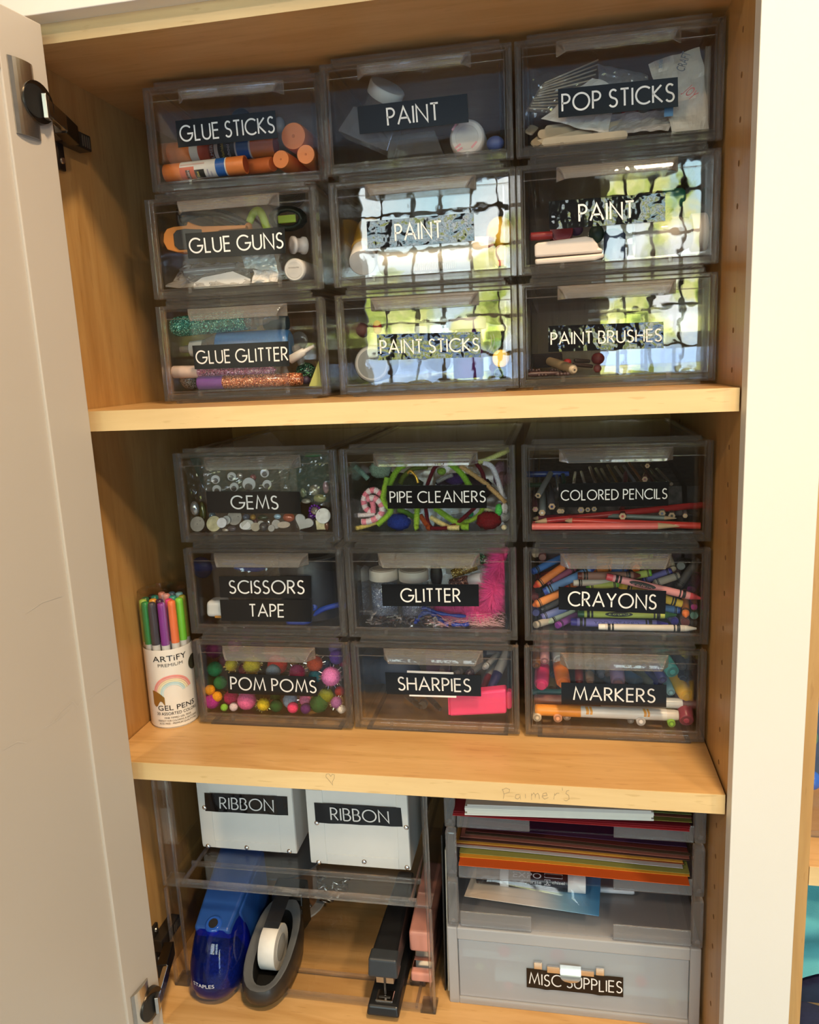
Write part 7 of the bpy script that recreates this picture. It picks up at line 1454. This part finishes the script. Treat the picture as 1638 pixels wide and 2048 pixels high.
lump(k, 'glitter_glue_tube', 'grey glitter tube end in the lower left', 'glue tube', 'glitter glue tubes', gt(640, 1650), .045, 22, (.2, .2, .2), (1, 1, 1), 0, mat=glitter_mat('grey_glitter', (.17, .165, .155), (.5, .5, .5)))
lump(k, 'glitter_glue_tube', 'dark green glitter tube end at the lower right', 'glue tube', 'glitter glue tubes', (612, 742), .050, 17, (0, 0, 0), (1.2, 1, 1), 0, mat=glitter_mat('dark_green_glitter', (.012, .05, .025), (.2, .7, .35)))
rod(k, 'glue_nozzle', 'white glue nozzle right of the label, pointing up', 'nozzle', None, (g4(1440, 1370), .026), (g4(1250, 1480), .030), 8, [('nozzle', C_('milky_plastic', (.66, .64, .62), .35, var=.03), [(0, .4), (.4, .6), (.42, 1), (1, 1.1)])]); rod(k, 'glue_nozzle', 'clear glue cap right of the blue bottle', 'nozzle', None, (g4(1290, 1370), .035), (g4(1340, 1520), .035), 9, [('nozzle', CLR, [(0, .8), (.1, 1), (.6, 1), (1, .7)])])
lump(k, 'clear_disc', 'round clear lid at the back right of the glitter glue drawer', 'lid', None, g4(1320, 1330), .10, 18, (.2, .2, .2), (1, .2, 1), 0, mat=CLR)
mpk = lambda u, v, dd: at(*g4(u, v), yf(k)+.012)+Vector((0, dd, 0)); tag(build(MB().prism([(1470, 1490), (1495, 1690), (1395, 1690)], mpk, 0, .0015), 'card_corner', C_('lime_yellow_card', (.46, .48, .13), .5)), 'yellow green card corner in the lower right', 'card')
lump(k, 'dark_stopper', 'dark violet cap beside the copper tube', 'cap', None, g4(1370, 1640), .030, 8, (.035, .02, .05), (1.2, 1, 1), 0); rod(k, 'glitter_glue_tube', 'dark teal tube behind the teal one\'s nozzle', 'glue tube', 'glitter glue tubes', (g4(1050, 1200), .07), (g4(1230, 1190), .07), 14, [('tube', C_('deep_teal', (.02, .07, .10), .35), [(0, .8), (.1, 1), (1, 1)])])
# ---------------------------------------------------------------- paint drawer at the top: cups and a bottle
k = 'a12'; z2 = zoom(620, 0, .2686)
CUP = clear_mat('clear_cup_plastic', (.93, .92, .91), .03, haze=.13, hazecol=(.7, .68, .66), boost=1.3)
rod(k, 'cup_with_lid', 'white capped cup tilted behind the label', 'cup', None, (z2(580, 640), .045), (z2(500, 860), .060), 37, [('cap', C_('frosty_white_cap', (.66, .66, .62), .4, var=.03), [(0, .94), (.04, 1), (.38, .96), (.40, .9)]), ('cup', CUP, [(.40, .84), (1.2, .80)])], 34)
def cup(lb, q, d0, d1):
    c = [at(*z2(*p), yf(k)+d0) for p in q]; b = [p+Vector((0, d1-d0, 0)) for p in c]; mb = MB().add(c+b, [(0, 1, 2, 3), (7, 6, 5, 4), (0, 4, 5, 1), (1, 5, 6, 2), (2, 6, 7, 3), (3, 7, 4, 0)]); return tag(build(mb, 'clear_cup', CUP, bevel=.001), lb, 'cup', 'clear square cups')
cup('clear square cup tipped on edge at the left', [(205, 972), (575, 1128), (640, 920), (325, 788)], .012, .045); cup('clear square cup standing upside down in the middle', [(570, 1172), (985, 1128), (925, 968), (608, 1010)], .014, .055)
e = ends(k, 'paint_bottle', 'white paint bottle with pink smears seen end-on', 'bottle', None, z2(1160, 1018), .014, 36.5, .10, [('bottle', C_('white_bottle', (.74, .68, .64), .4, var=.03), [(0, .84), (.01, .92), (.05, 1), (1, 1)]), ('base_ring', C_('bottle_ring', (.66, .60, .56), .4), [(-.002, .62), (.0, .64)])], n=40)
mb = MB(); c0 = at(*z2(1160, 1018), yf(k)+.0135)
for pts in ([(-.62, -.55), (-.3, -.35)], [(-.5, -.7), (-.2, -.55)], [(.3, -.6), (.6, -.3)], [(-.75, .4), (-.5, .7)]):
    s = plen(36, c0); vs, fs = ribbon([(a*s, b*s) for a, b in pts], .0022); mb.add([c0+Vector((a, -.0001, b)) for a, b in vs], fs)
build(mb, 'pink_smear', C_('pink_smear_paint', (.68, .30, .33), .4), e)
lump(k, 'paint_pot', 'blue paint pot lid in the lower right corner', 'paint pot', None, z2(1385, 1110), .024, 17.5, (.07, .10, .26), (1, .8, .8), 0)
# ---------------------------------------------------------------- pop sticks
k = 'a13'; z3 = zoom(1000, 0, .3895)
STK = (.52, .40, .26); U = UNITS[k].location; rnd = random.Random(3)
def stick(lb, a, b, d0, d1, col, i):
    A, B = P(k, a, d0, .002), P(k, b, d1, .002); ax = (B-A); d = ax.normalized(); w = d.cross(Vector((0, 1, 0))).normalized(); nn = w.cross(d).normalized(); hw, th = .0046, .0009
    n = 8; poly = [(-hw*math.cos(math.pi*j/n), -hw*math.sin(math.pi*j/n)) for j in range(n+1)]; L_ = ax.length
    out = [(x, y) for x, y in poly]+[(hw*math.cos(math.pi*j/n), L_+hw*math.sin(math.pi*j/n)) for j in range(n+1)]
    tag(build(MB().prism(out, lambda u, v, dd: A+d*v+nn*dd*1.0+Vector((0, 0, 0))+w*u, -th, th), 'craft_stick', C_('birch_stick', col, .6)), lb, 'craft stick', 'craft sticks in the drawer')
cols = [(.56, .44, .29), (.50, .38, .24), (.60, .48, .33), (.46, .35, .22)]
orde = ['lowest', 'second', 'third', 'fourth', 'fifth', 'sixth', 'seventh', 'eighth', 'ninth', 'tenth', 'topmost']
for i in range(11):    # the fan of sticks inside the bag, edge towards the room
    a = P(k, z3(150+8*i, 560-13*i), .022+.001*i, .002); L_ = .070
    mb = MB(); d = Vector((.80, .42, .02+.035*i)).normalized(); up = Vector((-.1, 0, 1)); 
    mb.hexa([a, a+d*L_, a+d*L_+Vector((-.004, .009, 0)), a+Vector((-.004, .009, 0))], [p+up*.0018 for p in (a, a+d*L_, a+d*L_+Vector((-.004, .009, 0)), a+Vector((-.004, .009, 0)))])
    tag(build(mb, 'craft_stick', C_('birch_stick', cols[i % 4], .6), bevel=.0006), 'birch craft stick, %s of the fan inside the bag at left' % orde[i], 'craft stick', 'craft sticks in the drawer')
for i, (a, b, lb) in enumerate((((190, 745), (660, 630), 'birch craft stick slanting up to the right on the drawer floor'), ((215, 690), (450, 660), 'birch craft stick lying flat at the left'), ((240, 760), (620, 735), 'broad birch craft stick along the front edge'), ((180, 760), (240, 690), 'short birch craft stick poking up at the front left corner'), ((250, 668), (470, 640), 'birch craft stick in the flat pile, upper'), ((230, 705), (480, 690), 'birch craft stick in the flat pile, lower'), ((150, 680), (175, 655), 'broken birch stick against the left side'))):
    stick(lb, z3(*a), z3(*b), .016+.002*i, .030+.003*i, cols[i % 4], i)
PW_ = C_('white_wrapper_film', (.70, .66, .60), .35, var=.03, scale=20)
crumple(k, 'wrapper_sheet', 'white wrapper sheet pointing up in the middle', 'wrapper', z3(470, 400), z3(590, 440), z3(210, 610), z3(560, 690), .016, .036, PW_, .004, 22, 55, 12)
e_ = crumple(k, 'printed_wrapper', 'white printed wrapper standing at the right with blue, navy and red print', 'wrapper', z3(760, 330), z3(1030, 240), z3(890, 690), z3(1075, 680), .012, .045, PW_, .004, 26, 45, 13)
crumple(k, 'wrapper_sheet', 'creased white wrapper at the lower middle', 'wrapper', z3(520, 600), z3(900, 560), z3(470, 700), z3(860, 670), .018, .030, C_('creased_wrapper', (.56, .50, .46), .4, var=.15, scale=50), .006, 22, 80, 14)
crumple(k, 'plastic_bag', 'clear bag around the fan of craft sticks', 'plastic bag', z3(130, 340), z3(430, 400), z3(130, 600), z3(400, 600), .018, .028, FILM, .005, 24, 80, 15)
crumple(k, 'plastic_bag', 'clear hazy bag behind the white wrappers', 'plastic bag', z3(500, 330), z3(760, 380), z3(520, 560), z3(780, 560), .050, .06, WB, .005, 20, 60, 16)
def patch(txt, x, y, w, h, col, rot=0, d=.0085):
    mb = MB(); c = at(*z3(x, y), yf(k)+d); s = plen(w*.3895, c); ca, sa = math.cos(rot), math.sin(rot)
    if txt: font_text(mb, txt, lambda u, v: c+Vector((ca*u*s-sa*v*h*.0004, 0, sa*u*s+ca*v*h*.0004)))
    else: mb.add([c, c+Vector((s, 0, 0)), c+Vector((s, 0, h*.0004)), c+Vector((0, 0, h*.0004))], [(0, 1, 2, 3)])
    build(mb, 'printed_patch', C_('wrapper_print', col, .4), e_)
patch('CRAFT', 945, 370, 90, 22, (.03, .03, .07), 1.2, .020); patch('JOY', 940, 470, 60, 26, (.50, .06, .05), -.9, .014); patch('', 843, 600, 44, 45, (.06, .25, .55), 0, .0120); patch('sticks', 832, 350, 40, 12, (.12, .25, .42), 1.5, .030)
tag(build(MB().box(at(*z3(625, 620), yf(k)+.03).x, at(*z3(710, 620), yf(k)+.03).x, yf(k)+.030, yf(k)+.034, zfl(k)+.014, at(*z3(640, 565), yf(k)+.03).z), 'red_card', C_('red_card', (.42, .05, .04), .5)), 'red card among the wrappers below the label', 'card')
Q_ = [at(z3(463, 700)[0]+math.cos(t)*3.4*(1-.4*t/9), z3(463, 700)[1]+math.sin(t)*3.4, yf(k)+.009) for t in [i*.45 for i in range(20)]]+[at(*z3(370, 722), yf(k)+.010)]
tag(build(MB().tube(Q_, .0006, 6), 'safety_pin', CHROMEB), 'small silver safety pin at the front of the stick drawer', 'safety pin')
lump(k, 'dark_bottle', 'dark bottle shape standing behind the wrapper at right', 'bottle', None, z3(1025, 450), .060, 17, (.10, .08, .065), (.9, .6, 1.7), 0)
# ---------------------------------------------------------------- paint drawer in the middle: yellow bottle
k = 'a22'; z5 = zoom(640, 320, .2564)
rod(k, 'paint_bottle', 'yellow paint bottle whose white cap faces the front at left', 'bottle', 'paint bottles', (z5(322, 835), .016), (z5(400, 560), .085), 27.5, [('cap', C_('white_bottle_cap', (.74, .70, .66), .4, var=.02), [(0, .95), (.01, 1), (.30, 1)]), ('shoulder', C_('yellow_shoulder', (.72, .46, .16), .4), [(.30, .85), (.36, 1.02)]), ('bottle', C_('yellow_bottle', (.66, .36, .05), .4), [(.36, 1.1), (1, 1.15)])], 32)
e = rod(k, 'paint_bottle', 'cream paint bottle lying along the front with printed small lines', 'bottle', 'paint bottles', (z5(470, 790), .026), (z5(1365, 735), .026), 31, [('bottle', C_('cream_bottle', (.62, .56, .44), .35), [(0, .78), (.02, .94), (.05, 1), (.90, 1), (.93, .96)]), ('end_ring', C_('white_end', (.68, .64, .60), .35), [(.93, .97), (.955, .97)]), ('maroon_cap', C_('maroon_cap', (.11, .02, .03), .3), [(.955, .93), (1, .90)])], 36)
mb = MB()
for i in range(22):
    x = z5(735+i*15, 0)[0]
    for j in range(2): a = at(x, z5(0, 735+j*70+i*-1)[1], yf(k)+.0080); mb.box(a.x, a.x+.0008, a.y-.0002, a.y, a.z-.008, a.z)
build(mb, 'printed_lines', C_('small_print_grey', (.24, .22, .18), .5), e)
lump(k, 'yellow_paint_pot', 'yellow ball-shaped paint lid at the right side', 'paint pot', None, z5(1405, 575), .030, 33, (.72, .42, .02), (.85, .8, 1), 0); lump(k, 'paint_pot', 'white pot with red smears in the lower right corner', 'paint pot', None, z5(1415, 800), .018, 22, (.66, .56, .50), (.8, .5, 1), 0)
c = at(*z5(1400, 795), yf(k)+.0095); tag(build(MB().box(c.x-.002, c.x+.005, c.y-.0004, c.y, c.z-.004, c.z+.002), 'red_smear', C_('red_smear', (.52, .10, .09), .5)), 'red paint smear on the white pot at the right', 'smear')
# ---------------------------------------------------------------- paint drawer at the right: case, bottle, jars
k = 'a23'; z6 = zoom(1020, 280, .293)
mpc = lambda d0: (lambda u, v, dd: at(*z6(u, v), yf(k)+d0)+Vector((0, dd, 0)))
CASE = C_('white_case', (.76, .66, .60), .35, var=.02); e = empty('watercolor_case', P(k, z6(400, 850), .02, .001), 0, 'white plastic paint case lying at the lower left', 'paint case')
build(MB().prism([(168, 800), (165, 715), (190, 700), (520, 655), (565, 668), (600, 710), (605, 735), (632, 740), (635, 765), (600, 768)], mpc(.011), 0, .05), 'lid', CASE, e, bevel=.002, seg=2); build(MB().prism([(168, 812), (600, 775), (640, 770), (645, 800), (580, 822), (172, 852)], mpc(.010), 0, .05), 'tray', CASE, e, bevel=.002, seg=2)
rod(k, 'paint_bottle', 'clear bottle of white paint lying with its white cap to the right', 'bottle', 'paint bottles', (z6(845, 680), .036), (z6(1338, 625), .036), 36, [('bottle', clear_mat('milky_bottle', (.85, .84, .82), .05, haze=.55, hazecol=(.76, .72, .66)), [(0, .92), (.03, 1), (.60, 1), (.74, .80), (.79, .72)]), ('cap', C_('cream_cap', (.80, .70, .60), .4, var=.02), [(.79, .97), (.80, 1), (.98, 1), (1, .95)]), ('paint_fill', C_('white_paint', (.66, .62, .58), .5), [(.03, .90), (.60, .90)])], 34)
rod(k, 'paint_bottle', 'green paint bottle lying behind the label\'s right end', 'bottle', 'paint bottles', (z6(1040, 400), .075), (z6(1190, 395), .075), 19, [('bottle', C_('sea_green_plastic', (.05, .25, .15), .35), [(0, 1), (.85, 1), (1, .75)])], 28)
ends(k, 'paint_jar', 'jar with a red lid behind the white case', 'jar', None, z6(350, 620), .050, 24, .04, [('lid', C_('red_lid', (.34, .02, .03), .35), [(0, .93), (.1, 1), (1, 1)]), ('lid_face', C_('red_lid_face', (.24, .015, .025), .35), [(-.01, .80), (0, .82)])]); rod(k, 'paint_tube', 'red paint tube at the left edge', 'paint tube', None, (z6(140, 660), .040), (z6(285, 650), .044), 8, [('tube', C_('red_tube', (.38, .03, .03), .35), [(0, .9), (.05, 1), (1, 1)])])
a, b = at(*z6(645, 620), yf(k)+.036), at(*z6(795, 800), yf(k)+.036); tag(build(MB().lathe(((a.x+b.x)/2, a.y+.014, zfl(k)+.001), ((a.x+b.x)/2, a.y+.014, a.z), [(0, .95*(b.x-a.x)/2), (.05, (b.x-a.x)/2), (.9, (b.x-a.x)/2), (1, .8*(b.x-a.x)/2)], 28), 'paint_jar', C_('slate_blue_jar', (.13, .17, .27), .25)), 'slate blue paint jar standing in the middle', 'jar')
lump(k, 'paint_jar', 'dark green paint jar between the case and the blue jar', 'jar', None, z6(590, 640), .055, 15, (.015, .05, .025), (1, .8, 1.2), 0); lump(k, 'paint_jar', 'purple paint lid behind the white case', 'jar', None, z6(450, 615), .065, 14, (.10, .03, .10), (1, .6, .8), 0); lump(k, 'paint_jar', 'green blue lid above the slate blue jar', 'jar', None, z6(700, 640), .07, 15, (.03, .16, .12), (1.2, .6, .7), 0)
# ---------------------------------------------------------------- paint sticks
k = 'a32'
e = ends(k, 'paint_jar', 'jar with a translucent grey lid seen end-on at the lower left', 'jar', None, z5(405, 1590), .016, 37, .06, [('lid', C_('smoky_lid', (.20, .21, .215), .3), [(0, .94), (.05, 1), (.25, 1)]), ('lid_rim', C_('smoky_lid_rim', (.34, .35, .35), .3), [(-.006, .86), (-.004, .90), (.001, .90)]), ('lid_face', C_('smoky_lid_face', (.15, .16, .165), .3), [(-.0065, .78), (-.002, .80)]), ('jar', C_('smoky_jar', (.22, .23, .24), .3), [(.25, .93), (1, .93)])], n=40)
mb = MB(); c = at(*z5(405, 1590), yf(k)+.0150)
for pts in ([(-.25, -.2), (-.15, .15), (.0, .3), (-.05, .05), (-.25, -.2)], [(0, .0), (.15, .3), (.3, .1)], [(-.1, -.25), (.1, -.3), (.3, -.2)]):
    s = plen(36, c); vs, fs = ribbon([(a*s, b*s) for a, b in pts], .0008); mb.add([c+Vector((a, -.0003, b)) for a, b in vs], fs)
build(mb, 'embossed_mark', C_('smoky_emboss', (.07, .075, .08), .4), e)
a, b = at(*z5(955, 1500), yf(k)+.026), at(*z5(1335, 1500), yf(k)+.026); hw = (b.x-a.x)/2; cx_ = (a.x+b.x)/2; zt2 = at(*z5(1140, 1320), yf(k)+.03).z; zc2 = at(*z5(1140, 1228), yf(k)+.03).z
e = empty('paint_bottle', (cx_, a.y+.02, zfl(k)), 0, 'purple paint bottle with a white cap standing at the right', 'bottle', 'paint bottles'); PUR = C_('purple_bottle', (.10, .025, .18), .3, var=.04)
yc = a.y+.016; build(MB().lathe((cx_, yc, zfl(k)+.001), (cx_, yc, zt2), [(0, hw*.9), (.03, hw), (.78, hw), (.90, hw*.93), (1, hw*.62)], 36, squash=.62), 'bottle', PUR, e); build(MB().lathe((cx_, yc, zt2), (cx_, yc, zc2), [(0, hw*.76), (.05, hw*.78), (.95, hw*.78), (1, hw*.72)], 32), 'cap', C_('white_bottle_cap', (.74, .70, .66), .4, var=.02), e)
mb = MB(); c = Vector((cx_+.012, yc-.62*hw-.0008, zfl(k)+.042))
for r in (.020, .017): vs, fs = ribbon(arc(0, 0, r, r, 200, 380, 24), .0005); mb.add([c+Vector((a, .0, b)) for a, b in vs], fs)
build(mb, 'embossed_ring', C_('purple_emboss', (.16, .06, .24), .3), e)
ends(k, 'paint_stick', 'paint stick with a yellow cap seen end-on at the right', 'paint stick', 'paint sticks in the drawer', z5(1410, 1550), .016, 18, .08, [('cap', C_('yellow_cap', (.80, .54, .03), .3), [(0, .90), (.03, 1), (.3, 1)]), ('cap_face', C_('yellow_cap_face', (.84, .60, .05), .25), [(-.004, .78), (.0, .80)]), ('body', C_('yellow_stick', (.66, .44, .03), .4), [(.3, .95), (1, .95)])], n=30)
ends(k, 'paint_stick', 'hollow dark green paint stick end in the lower right corner', 'paint stick', 'paint sticks in the drawer', z5(1395, 1678), .014, 9.5, .07, [('rim', C_('green_rim', (.16, .30, .08), .4), [(0, .9), (.01, 1), (1, 1)]), ('opening', C_('green_opening', (.008, .03, .008), .6), [(-.003, .80), (0, .82)])], n=24)
for lb, p, d, r, c, s in (('green paint stick end behind the yellow cap', z5(1378, 1430), .035, 11, (.03, .15, .02), (1, .8, 1)), ('black ribbed cap in the right corner', z5(1445, 1380), .040, 12, (.03, .03, .03), (1, .7, 1)), ('dark red paint stick below the yellow cap', z5(1345, 1620), .032, 8, (.14, .01, .015), (.8, .8, 1)), ('bright red paint stick end at the upper left', z5(447, 1305), .045, 11.5, (.36, .025, .02), (.8, .6, 1.2)), ('dusky red lid behind the grey jar', z5(310, 1330), .070, 20, (.18, .07, .06), (1, .6, .8), ), ('beige paper roll in the upper right', z5(1400, 1190), .080, 30, (.26, .20, .11), (1.3, .5, .8))):
    lump(k, 'paint_stick' if 'stick' in lb else ('paper_roll' if 'roll' in lb else 'round_cover'), lb, 'paint stick' if 'stick' in lb else ('paper roll' if 'roll' in lb else 'lid'), 'paint sticks in the drawer' if 'stick' in lb else None, p, d, r, c, s, 0)
# ---------------------------------------------------------------- paint brushes
k = 'a33'
rod(k, 'paint_brush', 'pale wooden brush handle pointing to the front left', 'paint brush', 'paint brushes in the drawer', (z6(440, 1585), .0165), (z6(270, 1510), .060), 9.6, [('handle_tip', C_('brush_tip', (.55, .45, .33), .4), [(0, .6), (.03, .92), (.06, 1)]), ('handle', C_('birch_handle', (.40, .28, .16), .45), [(.06, 1), (.7, 1), (1, .9)]), ('tip_hole', C_('brush_hole', (.08, .07, .06), .6), [(-.004, .22), (.01, .24)])], 22)
tag(build(MB().prism([(152, 1462), (355, 1450), (360, 1545), (165, 1560)], mpc(.075), 0, .03), 'sponge', C_('black_sponge', (.022, .014, .014), .9, bumpy=(500, .6, .001)), bevel=.002), 'black sponge block behind the wooden brush', 'sponge')
for lb, p, d, r, c, s in (('small bright red bead beside the black sponge', z6(392, 1515), .055, 8, (.42, .02, .02), (1, 1, .8)), ('dark red roller in the middle of the floor', z6(600, 1492), .060, 13, (.16, .02, .025), (1, .8, .9)), ('small maroon bead with a pale hole', z6(597, 1560), .030, 8, (.18, .04, .04), (1, .8, 1))):
    lump(k, 'bead' if 'bead' in lb else 'roller', lb, 'bead' if 'bead' in lb else 'roller', None, p, d, r, c, s, 0)
for i, (a, b, c, lb) in enumerate((((430, 1530), (560, 1545), (.09, .05, .04), 'dark brown brush lying flat behind the beads'), ((440, 1505), (540, 1510), (.05, .035, .03), 'black brush lying flat further back'), ((130, 1600), (330, 1590), (.06, .025, .025), 'dark brush along the left front corner'))):
    rod(k, 'paint_brush', lb, 'paint brush', 'paint brushes in the drawer', (z6(*a), .05), (z6(*b), .065), 4.6, [('handle', C_('brush_dark', c, .4), [(0, .6), (.1, 1), (1, .8)])], 12)
rnd = random.Random(21); mb = MB()
for i in range(60):
    p = P(k, z6(rnd.uniform(130, 420), rnd.uniform(1570, 1610)), .020+.03*rnd.random(), .0015); mb.ball(p, .0014+.001*rnd.random(), 8, 5)
tag(build(mb, 'dried_crumbs', C_('dark_crumbs', (.06, .03, .03), .4)), 'dark dried paint crumbs in the front left corner', 'crumbs', None, 'stuff')
